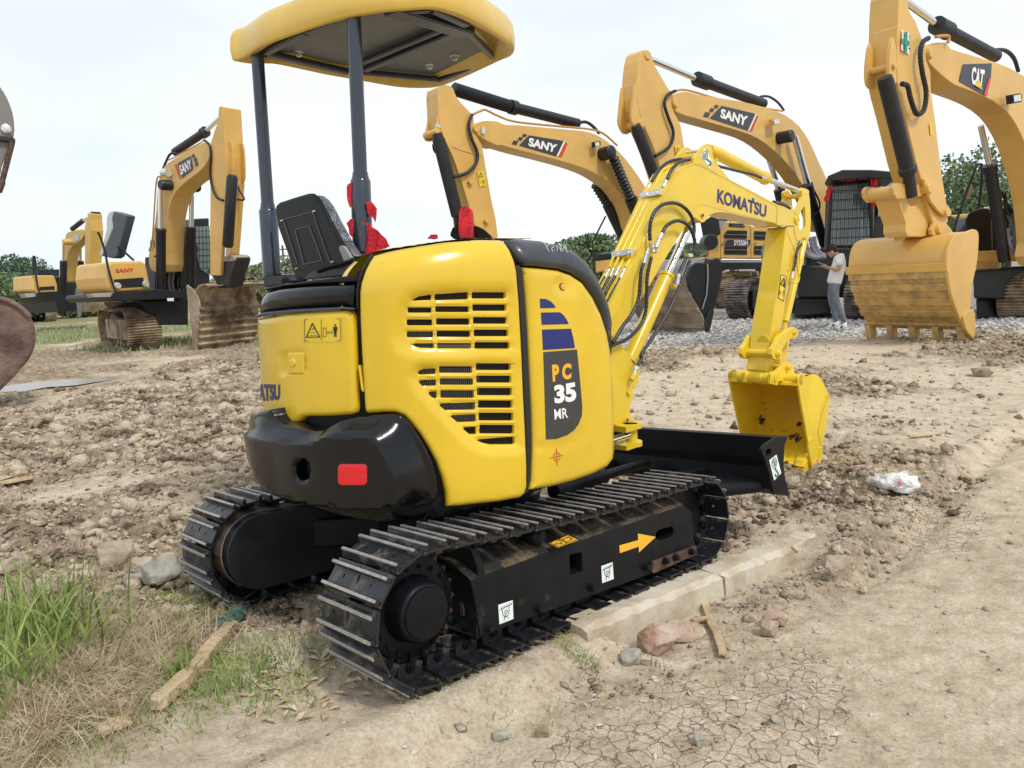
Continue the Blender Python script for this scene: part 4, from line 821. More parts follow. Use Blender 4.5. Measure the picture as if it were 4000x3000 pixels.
o1, o2 = nearoff(-.03), nearoff(-.05)
hose('A', [(1068, 1440), (1062, 1300), (1080, 1150), (1140, 1010), (1250, 922), (1380, 893), (1500, 922), (1610, 1010), (1680, 1130), (1702, 1250), (1694, 1360)], .0105, o1)
hose('A', [(1245, 1330), (1295, 1235), (1385, 1172), (1480, 1152), (1580, 1192), (1655, 1280), (1700, 1400), (1710, 1500), (1692, 1600)], .0105, o2)
hose('B', [(975, 290), (940, 400), (922, 600), (908, 760), (862, 910), (785, 1050), (680, 1185), (585, 1345), (520, 1430)], .0105, o2)
hose('B', [(1085, 200), (1050, 350), (1022, 520), (1018, 750), (1008, 950), (958, 1130), (860, 1270), (725, 1385), (570, 1450), (500, 1480)], .0105, o1)
hose('B', [(1640, 240), (1575, 430), (1500, 610), (1420, 800), (1320, 1000), (1200, 1200), (1060, 1420), (940, 1600)], .0105, o1, T('N', [(425, 420), (390, 480)]))
hose('B', [(1585, 225), (1530, 330), (1488, 440)], .0105, o2)
fit('B', [(1484, 440), (1455, 600)], o2); fit('N', [(388, 480), (365, 550)], o1, .013); fit('A', [(1240, 1335), (1155, 1540)], o2); fit('B', [(1035, 80), (975, 290)], o2)
p = o1.hit(T('N', [(365, 550)]))[0]; q = o1.hit(T('N', [(345, 590)]))[0]; v, f = rod(p, q, [(0, .016), (1, .014)], 8); mk('hose_port', v, f, YEL2, bo)
hose('A', [(1090, 590), (1150, 480), (1250, 362), (1370, 290), (1480, 266), (1580, 275)], .010, sidepl(.8)); hose('A', [(1312, 560), (1362, 440), (1440, 345), (1540, 288), (1690, 265)], .010, sidepl(.15))
fit('A', [(1088, 590), (1035, 695)], sidepl(.86)); fit('A', [(1310, 560), (1258, 672)], sidepl(.18))
for k, (a, b) in enumerate([((478, 380), (420, 490)), ((550, 355), (490, 490)), ((625, 345), (560, 475)), ((700, 370), (635, 510))]):
    fit('B', [a, b], sidepl(fr_[k]), .010)
    c_ = [(400, 520), (470, 510), (545, 505), (625, 540)][k]; hose('B', [b, c_, [(372, 575), (425, 590), (470, 620), (545, 680)][k], [(350, 640), (385, 690), (420, 730), (460, 840)][k], [(340, 720), (370, 780), (400, 830), (430, 920)][k]], .0095, sidepl(fr_[k]), rib=.03)
for c, q in (('A', [(1075, 1460), (1110, 1600)]), ):
    a = o1.hit(T(c, [q[0]]))[0]; b = o1.hit(T(c, [q[1]]))[0]; v, f = rod(a, b, [(0, .016), (.15, .017), (.2, .0145), (.8, .0145), (.85, .017), (1, .016)], 18); mk('hose_clamp', v, f, STEEL, bo, True)
    v, f = rod(a+(b-a)*.5+BD*.02, b+BD*.03, [(0, .014), (1, .014)], 14); mk('hose_clamp', v, f, STEEL, bo, True)
a = o2.hit(T('B', [(1540, 165)]))[0]; b = o2.hit(T('B', [(1715, 185)]))[0]; d = (b-a)/np.linalg.norm(b-a); u = np.cross(d, [0, 0, 1]); bev(box('hose_clamp', (a+b)/2, (d, u/np.linalg.norm(u), np.array([0, 0, 1.])), (.024, .014, .010), STEEL, bo), .003)
hose('C', [(345, 160), (400, 185), (500, 208), (700, 258), (880, 298), (1010, 348)], .0095, nearoff(.02)); fit('C', [(1005, 345), (1075, 365)], nearoff(.02), .0095)
p = nearoff(.02).hit(T('C', [(360, 80)]))[0]; q = nearoff(.02).hit(T('C', [(350, 165)]))[0]; v, f = rod(p, q, [(0, .012), (.6, .010), (1, .008)], 10); mk('hose_port', v, f, YEL2, ac)
tube('arm_hose', sidepl(.5).hit(T('C', [(1180, 692), (1260, 705), (1340, 735), (1420, 790)])), .010, HOSE, bo, ribbed=.02); tube('arm_hose', sidepl(.3).hit(T('C', [(1200, 710), (1290, 730), (1370, 765)])), .010, HOSE, bo, ribbed=.02)
# ================================================================== ground
KP, KD = np.array([.21, 2.74]), np.array([.747, .665]); KN = np.array([.665, -.747])
def vnoise(x, y, seed=0):
    xi, yi = np.floor(x).astype(np.int64), np.floor(y).astype(np.int64); fx, fy = x-xi, y-yi
    def h(a, b):
        n = (a*374761393+b*668265263+seed*1442695041) & 0xffffffff; n = ((n ^ (n >> 13))*1274126177) & 0xffffffff; return ((n ^ (n >> 16)) & 0xffff)/65535.
    u, v = fx*fx*(3-2*fx), fy*fy*(3-2*fy)
    return (h(xi, yi)*(1-u)+h(xi+1, yi)*u)*(1-v)+(h(xi, yi+1)*(1-u)+h(xi+1, yi+1)*u)*v-.5
def fbm(x, y, f, o=4, seed=0, g=.5):
    s = 0; a = 1
    for i in range(o): s = s+a*vnoise(x*f+i*17.3, y*f-i*9.1, seed+i); f *= 2.03; a *= g
    return s
def sst(x, a, b): t = np.clip((x-a)/(b-a), 0, 1); return t*t*(3-2*t)
def gbase(x, y):
    pz = MT[2]-(MW[0, 2]*(x-MT[0])+MW[1, 2]*(y-MT[1]))/MW[2, 2]-.016+ZR*np.clip((XF-((x-MT[0])*MW[0, 0]+(y-MT[1])*MW[1, 0]))/L1, 0, 1.1)
    r = np.hypot(x+.1, y-3.8); w = 1-sst(r, 1.5, 3.6); z = w*pz+(1-w)*-.06-.02*np.exp(-((x*0+np.hypot(x+.1,y-3.6)-.6)/.6)**2)
    s = (x-KP[0])*KN[0]+(y-KP[1])*KN[1]; t = (x-KP[0])*KD[0]+(y-KP[1])*KD[1]
    dropk = .095*sst(s, -.05, -.02)*sst(t, .10, .30)*(1-sst(t, 1.6, 1.9)); dropf = .095*np.where(t < .2, sst(s, -.02, .17), sst(s, -.02, .35))*(1-sst(t, 1.5, 4))
    return z-np.where((t > .05) & (t < 1.9), np.maximum(dropk, dropf), dropf), s, t
def rough(x, y, s, t):
    """how broken the ground is, 0 (packed) .. 1 (clods)"""
    n = fbm(x, y, .55, 3, 5); m = sst(n+.2*fbm(x, y, 2.3, 2, 9)+.22*(x < -.9)*sst(y, 3.2, 4), -.30, .22)*(1-.75*np.exp(-((s+.05)/.25)**2)*(1-sst(t, 2, 2.6)))
    road = np.maximum(sst(s, .15, .6)*(1-sst(y, 5.0, 7.5)), 1-sst(y+.25*x, 2.3, 2.75)); road = np.maximum(road, (x > 3.0)*sst(x-.55*y, .35, 1.2)*(1-sst(y, 7, 10)))
    m = m*(1-.93*road); gr = sst(y, 13.2, 15.2)*sst(x, 1.5, 3.5); m = m*(1-gr)
    und = 1-sst(np.hypot((x+.1)/1.2, (y-3.6)/1.2), .6, 1.1)
    return m*(1-.6*und), road, gr
def ghite(x, y):
    z, s, t = gbase(x, y); m, road, gr = rough(x, y, s, t)
    kf = 1-.85*np.exp(-((s+.03)/.16)**2)*sst(t, -.3, 0)*(1-sst(t, 1.7, 2.1))
    n1 = fbm(x, y, 1.1, 3, 21); cl = np.abs(fbm(x, y, 3.2, 4, 33, .55)); c2 = np.abs(fbm(x+.1*fbm(x, y, 5, 2, 40), y, 11, 4, 51, .6)); c3 = fbm(x, y, 38, 3, 61, .6)
    dm = sst(np.hypot(x+.1, y-3.6), .9, 2.2)
    z = z+(.05*n1*(.25+.75*m)*(.3+.7*dm)+m*(.11*cl+.075*c2)*(.35+.65*dm)+(.012*m+.0035)*c3+.004*fbm(x, y, 9, 3, 71))*kf
    # wheel ruts on the right
    u = (x-1.69)*.70-(y-3.51)*.714; z = z-.055*np.exp(-((u+.03*vnoise(x*2, y*2, 3))/.09)**2)*sst(y, 3.0, 3.8)*(1-sst(y, 9, 12))+.03*np.exp(-((u+.17)/.08)**2)*sst(y, 3.0, 3.8)*(1-sst(y, 9, 12))
    z = z+.022*np.exp(-((s+.07)/.06)**2)*(1-sst(t, .05, .35))*sst(t, -2.6, -1.8)
    mound = .10*np.exp(-(((x+.9)/.35)**2+((y-2.75)/.25)**2)); z = z+mound
    pud = np.exp(-(((x+8.2)/1.5)**2+((y-13.2)/1.1)**2)); z = z*(1-.9*np.minimum(pud*1.3, 1))-.13*pud
    return z
th = np.concatenate([np.linspace(-180, -44, 60)[:-1], np.linspace(-44, 44, 900), np.linspace(44, 180, 60)[1:-1]])*math.pi/180
rr = [.15]
while rr[-1] < 2500:
    r_ = rr[-1]; rr.append(r_*(1.0045 if 1.6 < r_ < 22 else 1.012 if 22 <= r_ < 60 else 1.08))
rr = np.array(rr); RR, TH = np.meshgrid(rr, th, indexing='ij'); GX, GY = RR*np.sin(TH), RR*np.cos(TH)
GZ = ghite(GX.ravel(), GY.ravel()).reshape(GX.shape); fd = sst(RR, 40, 80); GZ = GZ*(1-fd)-.06*fd
nr, nt_ = GX.shape; co_ = np.stack([GX.ravel(), GY.ravel(), GZ.ravel()], 1).astype(np.float32)
ii, jj = np.meshgrid(np.arange(nr-1), np.arange(nt_), indexing='ij'); j2 = (jj+1) % nt_
quads = np.stack([ii*nt_+jj, (ii+1)*nt_+jj, (ii+1)*nt_+j2, ii*nt_+j2], -1).reshape(-1, 4)[:, ::-1]
me = bpy.data.meshes.new('ground'); me.vertices.add(len(co_)); me.vertices.foreach_set('co', co_.ravel()); me.loops.add(quads.size); me.loops.foreach_set('vertex_index', quads.ravel().astype(np.int32))
me.polygons.add(len(quads)); me.polygons.foreach_set('loop_start', np.arange(0, quads.size, 4, dtype=np.int32)); me.polygons.foreach_set('use_smooth', np.ones(len(quads), bool)); me.update(calc_edges=True)
m_, road_, gr_ = [a.reshape(GX.shape) for a in rough(GX.ravel(), GY.ravel(), *gbase(GX.ravel(), GY.ravel())[1:])]
sv, tv = gbase(GX.ravel(), GY.ravel())[1:]; sv = sv.reshape(GX.shape); tv = tv.reshape(GX.shape)
# surface kinds stored per vertex: R broken soil, G gravel, B grass, A cracked mud
grass = sst(GY, 18.5, 24)*sst(-GX, 2, 6)*sst(fbm(GX, GY, .35, 3, 92), -.25, .15)+.8*sst(fbm(GX, GY, .8, 3, 91), .0, .3)*sst(GY, 19, 24)*(GX < 2)
near_g = np.exp(-(((GX+1.9)/.8)**2+((GY-2.9)/.75)**2))*1.3; grass = np.clip(grass+.35*near_g*sst(fbm(GX, GY, 4, 3, 95), -.2, .3), 0, 1)
crack = np.exp(-((sv-.62)/.30)**2)*np.exp(-((tv+.15)/.75)**2)*1.4+np.exp(-(((GX-2.3)/.45)**2+((GY-4.35)/.55)**2))
colr = np.stack([m_, gr_, grass, np.clip(crack*sst(fbm(GX, GY, 2.5, 3, 97), -.35, .0), 0, 1)], -1).reshape(-1, 4).astype(np.float32)
at = me.color_attributes.new('kind', 'FLOAT_COLOR', 'POINT'); at.data.foreach_set('color', colr.ravel())
GM = bpy.data.materials.new('dried_mud_ground'); GM.use_nodes = True; t = GM.node_tree; p = t.nodes['Principled BSDF']; L_ = t.links.new
def nn_(ty, **k):
    n = t.nodes.new(ty)
    for a, b in k.items(): setattr(n, a, b)
    return n
tcg = nn_('ShaderNodeTexCoord'); va = nn_('ShaderNodeVertexColor'); va.layer_name = 'kind'; sp_ = nn_('ShaderNodeSeparateColor'); L_(va.outputs[0], sp_.inputs[0])
def noise_(sc, det=8, ro=.6, w=0): n = nn_('ShaderNodeTexNoise'); n.inputs['Scale'].default_value = sc; n.inputs['Detail'].default_value = det; n.inputs['Roughness'].default_value = ro; L_(tcg.outputs['Object'], n.inputs[0]); return n
def ramp_(src, stops):
    r = nn_('ShaderNodeValToRGB'); e = r.color_ramp.elements
    while len(e) < len(stops): e.new(.5)
    for q, (a, c) in zip(e, stops): q.position = a; q.color = (*c, 1)
    L_(src, r.inputs[0]); return r.outputs[0]
def mix_(f, a, b, mode='MIX'):
    x = nn_('ShaderNodeMix'); x.data_type = 'RGBA'; x.blend_type = mode
    for s_, v in ((0, f), (6, a), (7, b)):
        if hasattr(v, 'links'): L_(v, x.inputs[s_])
        else: x.inputs[s_].default_value = v if s_ == 0 else (*v, 1)
    return x.outputs[2]
def math_(op, a, b=0, cl=False):
    x = nn_('ShaderNodeMath'); x.operation = op; x.use_clamp = cl
    for s_, v in ((0, a), (1, b)):
        if hasattr(v, 'links'): L_(v, x.inputs[s_])
        else: x.inputs[s_].default_value = v
    return x.outputs[0]
n1, n2, n3 = noise_(1.3), noise_(9, 10, .7), noise_(70, 6, .7)
pale = ramp_(n2.outputs[0], [(.3, (.44, .345, .24)), (.5, (.62, .51, .375)), (.7, (.74, .64, .49))])
dark = ramp_(n2.outputs[0], [(.34, (.10, .066, .042)), (.5, (.27, .20, .13)), (.68, (.56, .46, .335))])
f_ = math_('ADD', math_('MULTIPLY', sp_.outputs[0], .85), math_('MULTIPLY', math_('SUBTRACT', n1.outputs[0], .5), .9), True)
soil = mix_(f_, pale, dark)
grain = ramp_(n3.outputs[0], [(.3, (.62, .60, .57)), (.55, (1, 1, 1)), (.75, (1.18, 1.18, 1.18))]); soil = mix_(.8, soil, grain, 'MULTIPLY')
vo = nn_('ShaderNodeTexVoronoi'); vo.inputs['Scale'].default_value = 26; L_(tcg.outputs['Object'], vo.inputs[0]); pebm = math_('MULTIPLY', math_('LESS_THAN', vo.outputs['Distance'], .22), math_('GREATER_THAN', noise_(11, 2).outputs[0], .56))
soil = mix_(math_('MULTIPLY', pebm, .6), soil, (.50, .45, .38))
gv = nn_('ShaderNodeTexVoronoi'); gv.inputs['Scale'].default_value = 15; L_(tcg.outputs['Object'], gv.inputs[0]); gcol = ramp_(gv.outputs['Color'], [(.2, (.22, .21, .19)), (.6, (.46, .44, .41)), (.9, (.62, .60, .57))]); gcol = mix_(.6, gcol, ramp_(gv.outputs['Distance'], [(.1, (1, 1, 1)), (.6, (.35, .33, .3))]), 'MULTIPLY')
soil = mix_(math_('MULTIPLY', sp_.outputs[1], ramp_(n2.outputs[0], [(.4, (.55, .55, .55)), (.55, (1, 1, 1))]), True), soil, gcol)
grs = ramp_(noise_(14, 8, .7).outputs[0], [(.3, (.07, .10, .02)), (.5, (.19, .23, .07)), (.7, (.36, .33, .17))])
soil = mix_(math_('MULTIPLY', sp_.outputs[2], ramp_(n2.outputs[0], [(.38, (.15, .15, .15)), (.52, (1, 1, 1))]), True), soil, grs)
ck = nn_('ShaderNodeTexVoronoi'); ck.feature = 'DISTANCE_TO_EDGE'; ck.inputs['Scale'].default_value = 19; wv = nn_('ShaderNodeVectorMath'); wv.operation = 'ADD'; wn = noise_(5, 4); wm = nn_('ShaderNodeVectorMath'); wm.operation = 'SCALE'; wm.inputs['Scale'].default_value = .10
L_(wn.outputs['Color'], wm.inputs[0]); L_(tcg.outputs['Object'], wv.inputs[0]); L_(wm.outputs[0], wv.inputs[1]); L_(wv.outputs[0], ck.inputs[0])
cr1 = ramp_(ck.outputs['Distance'], [(.0, (1, 1, 1)), (.014, (1, 1, 1)), (.034, (0, 0, 0))]); crk = math_('MULTIPLY', cr1, math_('GREATER_THAN', math_('ADD', va.outputs['Alpha'], math_('MULTIPLY', n1.outputs[0], .5)), .62))
soil = mix_(math_('MULTIPLY', crk, .5), soil, (.10, .07, .045))
L_(soil, p.inputs['Base Color']); p.inputs['Roughness'].default_value = .95; p.inputs['Specular IOR Level'].default_value = .15
hgt = math_('ADD', math_('ADD', math_('MULTIPLY', n2.outputs[0], .8), math_('MULTIPLY', n3.outputs[0], .35)), math_('MULTIPLY', crk, -.35))
hgt = math_('ADD', hgt, math_('MULTIPLY', math_('MULTIPLY', gv.outputs['Distance'], sp_.outputs[1]), -1.2))
bp = nn_('ShaderNodeBump'); bp.inputs['Strength'].default_value = .9; bp.inputs['Distance'].default_value = .03; L_(hgt, bp.inputs['Height']); L_(bp.outputs[0], p.inputs['Normal'])
go = bpy.data.objects.new('ground', me); COL.objects.link(go); me.materials.append(GM); go['kind'] = 'structure'
def gz(x, y): return float(ghite(np.array([float(x)]), np.array([float(y)]))[0])
def onground(px):
    """where the line of sight through a pixel meets the ground"""
    d = rays([px])[0]; t0 = 1.
    P_ = CAM+d*((CAM[2]+.06)/-d[2])
    for i in range(6): P_ = CAM+d*((CAM[2]-gz(P_[0], P_[1]))/-d[2])
    return P_
# puddle
pc = onground(T('V', [(112, 828)])[0]); V = []; 
for k in range(40):
    a = 2*math.pi*k/40; r_ = 1+.25*math.sin(3*a+1)+.12*math.sin(7*a); V.append((pc[0]+1.15*r_*math.cos(a), pc[1]+1.25*r_*math.sin(a), -.088))
pud = mk('puddle_water', V, [tuple(range(40))], mat('puddle_water', (.34, .31, .27), .24, spec=1.0), None); tag(pud, None, None, None, 'structure')
# kerb stones
KM = mat('weathered_concrete', (.58, .51, .40), .9, col2=(.42, .33, .22), nscale=4, lo=.45, hi=.62, bump=.06, bscale=60, dirt=(.55, .55, .54), dpos=(.60, .66), dscale=6)
def kp(t, s, z): q = KP+KD*t+KN*s; return np.array([q[0], q[1], z])
def kz(t): q = KP+KD*t-KN*.12; return .008+MT[2]-(MW[0, 2]*(q[0]-MT[0])+MW[1, 2]*(q[1]-MT[1]))/MW[2, 2]-.012
for i, (ta, tb, lab) in enumerate([(.05, 1.02, 'long worn concrete kerb stone beside the near track'), (1.035, 1.72, 'short chalky kerb stone at the front end of the near track'), (1.76, 2.02, 'broken tilted piece of kerb beyond the kerb line')]):
    V = []; F = []; nn2 = 22
    for k in range(nn2):
        t_ = ta+(tb-ta)*k/(nn2-1); j = RNG.normal(0, .0035, 8); z0 = kz(t_)+(.0 if i < 2 else -.01+.02*k/nn2)
        e = .012 if k in (0, nn2-1) else 0
        V += [kp(t_, -.13, z0-.2), kp(t_, -.13+j[0], z0-e+j[1]), kp(t_, -.028+j[2], z0+.002-e+j[3]), kp(t_, .0+j[4], z0-.022+j[5]), kp(t_, .012+j[6], z0-.2)]
    for k in range(nn2-1): F += [(k*5+m, k*5+m+1, (k+1)*5+m+1, (k+1)*5+m) for m in range(4)]
    F += [(0, 1, 2, 3, 4), tuple((nn2-1)*5+m for m in (4, 3, 2, 1, 0))]
    o = mk('kerb_stone', V, F, KM); bm = bmesh.new(); bm.from_mesh(o.data); bmesh.ops.recalc_face_normals(bm, faces=bm.faces); bm.to_mesh(o.data); bm.free(); tag(o, lab, 'kerb stone', 'kerb stones along the road edge')
# loose clods and stones as ground cover
def ico(sub=1):
    bm = bmesh.new(); bmesh.ops.create_icosphere(bm, subdivisions=sub, radius=1); v = np.array([tuple(x.co) for x in bm.verts]); f = np.array([[q.index for q in p_.verts] for p_ in bm.faces]); bm.free(); return v, f
def scatter(name, pts, size, m, kindl, sub=1, flat=.7, sink=.2, jit=.28):
    v0, f0 = ico(sub); n = len(pts); nv = len(v0)
    ax = RNG.normal(size=(n, 3)); ax /= np.linalg.norm(ax, axis=1)[:, None]; an = RNG.uniform(0, 6.28, n); c_, s_ = np.cos(an)[:, None, None], np.sin(an)[:, None, None]
    K = np.zeros((n, 3, 3)); K[:, 0, 1] = -ax[:, 2]; K[:, 0, 2] = ax[:, 1]; K[:, 1, 0] = ax[:, 2]; K[:, 1, 2] = -ax[:, 0]; K[:, 2, 0] = -ax[:, 1]; K[:, 2, 1] = ax[:, 0]
    Rm = np.eye(3)+s_*K+(1-c_)*(K@K); sc = RNG.uniform(.6, 1.3, (n, 1, 3)); vv = v0[None]*sc*(1+RNG.normal(0, jit, (n, nv, 1)))
    vv = np.einsum('nij,nvj->nvi', Rm, vv)*size[:, None, None]; vv[:, :, 2] *= flat
    z = ghite(pts[:, 0], pts[:, 1]); vv += np.stack([pts[:, 0], pts[:, 1], z+size*flat*(1-2*sink)*.6], 1)[:, None]
    V = vv.reshape(-1, 3).astype(np.float32); F = (f0[None]+np.arange(n)[:, None, None]*nv).reshape(-1, 3).astype(np.int32)
    me = bpy.data.meshes.new(name); me.vertices.add(len(V)); me.vertices.foreach_set('co', V.ravel()); me.loops.add(F.size); me.loops.foreach_set('vertex_index', F.ravel()); me.polygons.add(len(F)); me.polygons.foreach_set('loop_start', np.arange(0, F.size, 3, dtype=np.int32)); me.update(calc_edges=True)
    o = bpy.data.objects.new(name, me); COL.objects.link(o); me.materials.append(m); tag(o, kindl, name.replace('_', ' '), None, 'stuff'); return o
CLM = mat('soil_clod', (.15, .105, .07), .95, col2=(.60, .49, .36), nscale=2.5, lo=.38, hi=.56, bump=.3, bscale=50, spec=.15)
PEB = mat('pebble_stone', (.34, .27, .20), .85, col2=(.58, .54, .48), nscale=9, lo=.4, hi=.6, bump=.1, bscale=60)
GRV = mat('grey_gravel', (.20, .19, .175), .85, col2=(.62, .60, .56), nscale=11, lo=.36, hi=.62, detail=2)
def fan(n, r0, r1, a0=-42, a1=42):
    u = RNG.uniform(0, 1, n); r = r0*(r1/r0)**u; a = np.radians(RNG.uniform(a0, a1, n)); return np.stack([r*np.sin(a), r*np.cos(a)], 1)
P_ = fan(90000, 1.9, 17); s_, t_ = gbase(P_[:, 0], P_[:, 1])[1:]; m1, rd, g1 = rough(P_[:, 0], P_[:, 1], s_, t_)
k = RNG.uniform(0, 1, len(P_)) < np.clip((m1-.2)*1.3, 0.05*(1-.97*rd), 1)*(1-g1); k &= np.hypot(P_[:, 0]+8.2, (P_[:, 1]-13.2)) > 1.6; k &= ~((s_ > -.2) & (s_ < .05) & (t_ > -.1) & (t_ < 2)) & ~((np.hypot(P_[:, 0]+.1, P_[:, 1]-3.6) < 1.0)); P_ = P_[k]; r_ = np.hypot(*P_.T)
scatter('soil_clods', P_, np.clip(RNG.lognormal(-4.75, .6, len(P_)), .004, .05)*np.clip(r_/4, .75, 1.9), CLM, 'loose clods of dried brown soil over the field', 1, .75, .25)
P_ = fan(9000, 1.6, 12); s_, t_ = gbase(P_[:, 0], P_[:, 1])[1:]; k = (RNG.uniform(0, 1, 9000) > .75*rough(P_[:, 0], P_[:, 1], s_, t_)[1]) & ~((s_ > -.16) & (s_ < .03) & (t_ > -.1) & (t_ < 2)) & (np.hypot(P_[:, 0]+.1, P_[:, 1]-3.6) > .8); P_ = P_[k]
scatter('pebbles', P_, np.clip(RNG.lognormal(-5.1, .5, len(P_)), .003, .02)*np.clip(np.hypot(*P_.T)/4, .8, 2), PEB, 'small pale pebbles strewn over the packed mud', 1, .7, .2)
P_ = np.stack([RNG.uniform(1.5, 16, 26000), 13.0+7.5*RNG.uniform(0, 1, 26000)**1.3], 1); k = RNG.uniform(0, 1, len(P_)) < rough(P_[:, 0], P_[:, 1], *gbase(P_[:, 0], P_[:, 1])[1:])[2]+.03; P_ = P_[k]
scatter('gravel', P_, np.clip(RNG.lognormal(-3.35, .35, len(P_)), .015, .075), GRV, 'bed of pale grey crushed gravel under the big machines', 1, .7, .2, .15)

P_ = np.stack([RNG.uniform(-9, -1.2, 2600), RNG.uniform(3.6, 14, 2600)], 1); m1 = rough(P_[:, 0], P_[:, 1], *gbase(P_[:, 0], P_[:, 1])[1:])[0]; k = (RNG.uniform(0, 1, 2600) < m1*1.3-.35) & (P_[:, 0] > -P_[:, 1]*.8) & (np.hypot(P_[:, 0]+8.2, P_[:, 1]-13.2) > 2.2); P_ = P_[k]
scatter('turned_clods', P_, np.clip(RNG.lognormal(-3.35, .45, len(P_)), .02, .09)*np.clip(np.hypot(*P_.T)/8, .7, 1.3), CLM, 'larger turned clods of brown soil in the churned left field', 2, .7, .35, .2)
# ================================================================== the big excavators behind
SY = mat('site_yellow_paint', (.67, .405, .105), .42, coat=.15, noise=.06, nscale=1.2, bump=.01)
SYD = mat('paler_yellow_paint', (.66, .42, .14), .5, noise=.06, nscale=1.2)  # slightly paler yellow, haze over the left booms put into the colour
BK2 = mat('machine_black', (.012, .013, .016), .45, noise=.2, nscale=2)
GL = mat('cab_glass', (.17, .20, .22), .06, spec=.8, coat=.6)  # opaque base lightened to stand in for sky reflected in the panes
MUD = mat('mud_caked_steel', (.11, .075, .045), .9, col2=(.42, .32, .21), nscale=2.2, lo=.38, hi=.6, bump=.5, bscale=7)
MUDB = mat('mud_on_yellow_steel', (.60, .38, .12), .55, dirt=(.34, .23, .11), dpos=(.45, .62), dscale=4.5, bump=.3, bscale=9)
TAN = mat('dried_mud_on_bucket', (.24, .175, .12), .85, col2=(.42, .33, .24), nscale=1.6, lo=.4, hi=.62, bump=.4, bscale=8)
PLATE = mat('dark_name_plate', (.035, .04, .05), .4); REDP = mat('red_stripe_paint', (.60, .05, .03), .4); COP = mat('yellow_pipe', (.50, .27, .08), .4)
ZIN = mat('silver_trim', (.5, .52, .54), .3, metal=.6); PVC = mat('grey_wrapped_hose', (.20, .20, .22), .6)
LAMP = mat('lamp_glass', (.7, .7, .65), .15, metal=.4)
BOOT = mat('pleated_rubber_boot', (.012, .012, .016), .5)
class Big:
    def __init__(s, label, c, Z, px, bd, w, group='large excavators parked behind'):
        """c: crop the outlines are read from; px: a pixel of the arm plane at distance Z; bd: horizontal direction from the body to the arm end"""
        s.c = c; bd = np.array([*bd, 0.]); s.bd = bd/np.linalg.norm(bd); e = np.array([-s.bd[1], s.bd[0], 0.]); 
        if e[1] < 0: e = -e
        s.e = e; s.w = w; d = rays(T(c, [px]))[0]; s.P = CAM+d*(Z/d[1]); s.Z = Z
        s.root = thing('excavator', label, 'excavator', (s.P[0], s.P[1], 0), group)
    def pl(s, k=0.): return Pl(s.P+s.e*k, s.e)
    def t(s, p): return T(s.c, p)
    def plate(s, name, p, k=0, w=None, m=SY, par=None, n=2, b=.012, holes=(), dk=0):
        q = s.t(smooth_closed(p, n)) if n > 1 else s.t(p)
        return prism(name, q, s.pl(k), s.e*(s.w if w is None else w), m, par or s.root, holes=holes, b=b, shift=s.e*dk)
    def rod(s, name, a, b, prof, k, m, par=None, rib=0):
        p = s.pl(k).hit(s.t([a, b])); 
        if rib:
            n = int(np.linalg.norm(p[1]-p[0])/rib)*2; prof = [(i/n, prof*(1.0 if i % 2 else .74)) for i in range(n+1)]
        elif not isinstance(prof, list): prof = [(0, prof), (1, prof)]
        v, f = rod(p[0], p[1], prof, 18); return mk(name, v, f, m, par or s.root, True)
    def tube(s, name, pts, r, k, m=RUB, par=None, ribbed=0): return tube(name, s.pl(k).hit(s.t(pts)), r, m, par or s.root, seg=8, sm=4, ribbed=ribbed)
    def let(s, txt, q, m, par, k=0, bold=.03, lift=.02): return lettering('lettering', txt, s.t(q), s.pl(k), m, par, lift=lift, bold=bold)
    def dec(s, name, p, m, par, k=0, lift=.012): return decal(name, s.t(p), s.pl(k), m, par, lift, 0)
    def pin(s, c, r, k0, k1, m=None, par=None):
        a = s.pl(k0).hit(s.t([c]))[0]; v, f = rod(a, a+s.e*(k1-k0), [(0, r*.8), (.05, r), (.95, r), (1, r*.8)], 18); return mk('pin', v, f, m or SY, par or s.root, True)
    def shell(s, name, p, w, th, m, k=0, par=None, n=4, ribs=0, rm=None, r0=0.):
        Pn = s.pl(k).hit(smooth_open(s.t(p), n)); N_ = len(Pn); cen_ = Pn.mean(0); out = []
        for i in range(N_):
            tg = Pn[min(i+1, N_-1)]-Pn[max(i-1, 0)]; q = np.cross(tg, s.e); q /= np.linalg.norm(q); q = q if q@(CAM-Pn[i]) > 0 else -q; out.append(q)
        out = np.array(out); parts = []
        V = list(Pn)+list(Pn+s.e*w)+list(Pn-out*th)+list(Pn-out*th+s.e*w)
        F = [(i, i+1, N_+i+1, N_+i) for i in range(N_-1)]+[(2*N_+i, 3*N_+i, 3*N_+i+1, 2*N_+i+1) for i in range(N_-1)]+[(0, N_, 3*N_, 2*N_), (N_-1, 3*N_-1, 4*N_-1, 2*N_-1)]+[(i, 2*N_+i, 2*N_+i+1, i+1) for i in range(N_-1)]
        o = mk(name, V, F, m, par or s.root, True)
        bm = bmesh.new(); bm.from_mesh(o.data); bmesh.ops.recalc_face_normals(bm, faces=bm.faces); bm.to_mesh(o.data); bm.free()
        for j in range(ribs):
            i = int((r0+(1-r0)*(j+.8)/(ribs+.6))*(N_-1)); a = Pn[i]; tg = Pn[min(i+1, N_-1)]-Pn[i-1]; tg /= np.linalg.norm(tg)
            V, F = box_vf(a+s.e*w/2+out[i]*.016, (s.e, tg, out[i]), (w/2, .06, .026)); bev(mk('wear_plate', V, F, rm or m, o), .006)
        return o
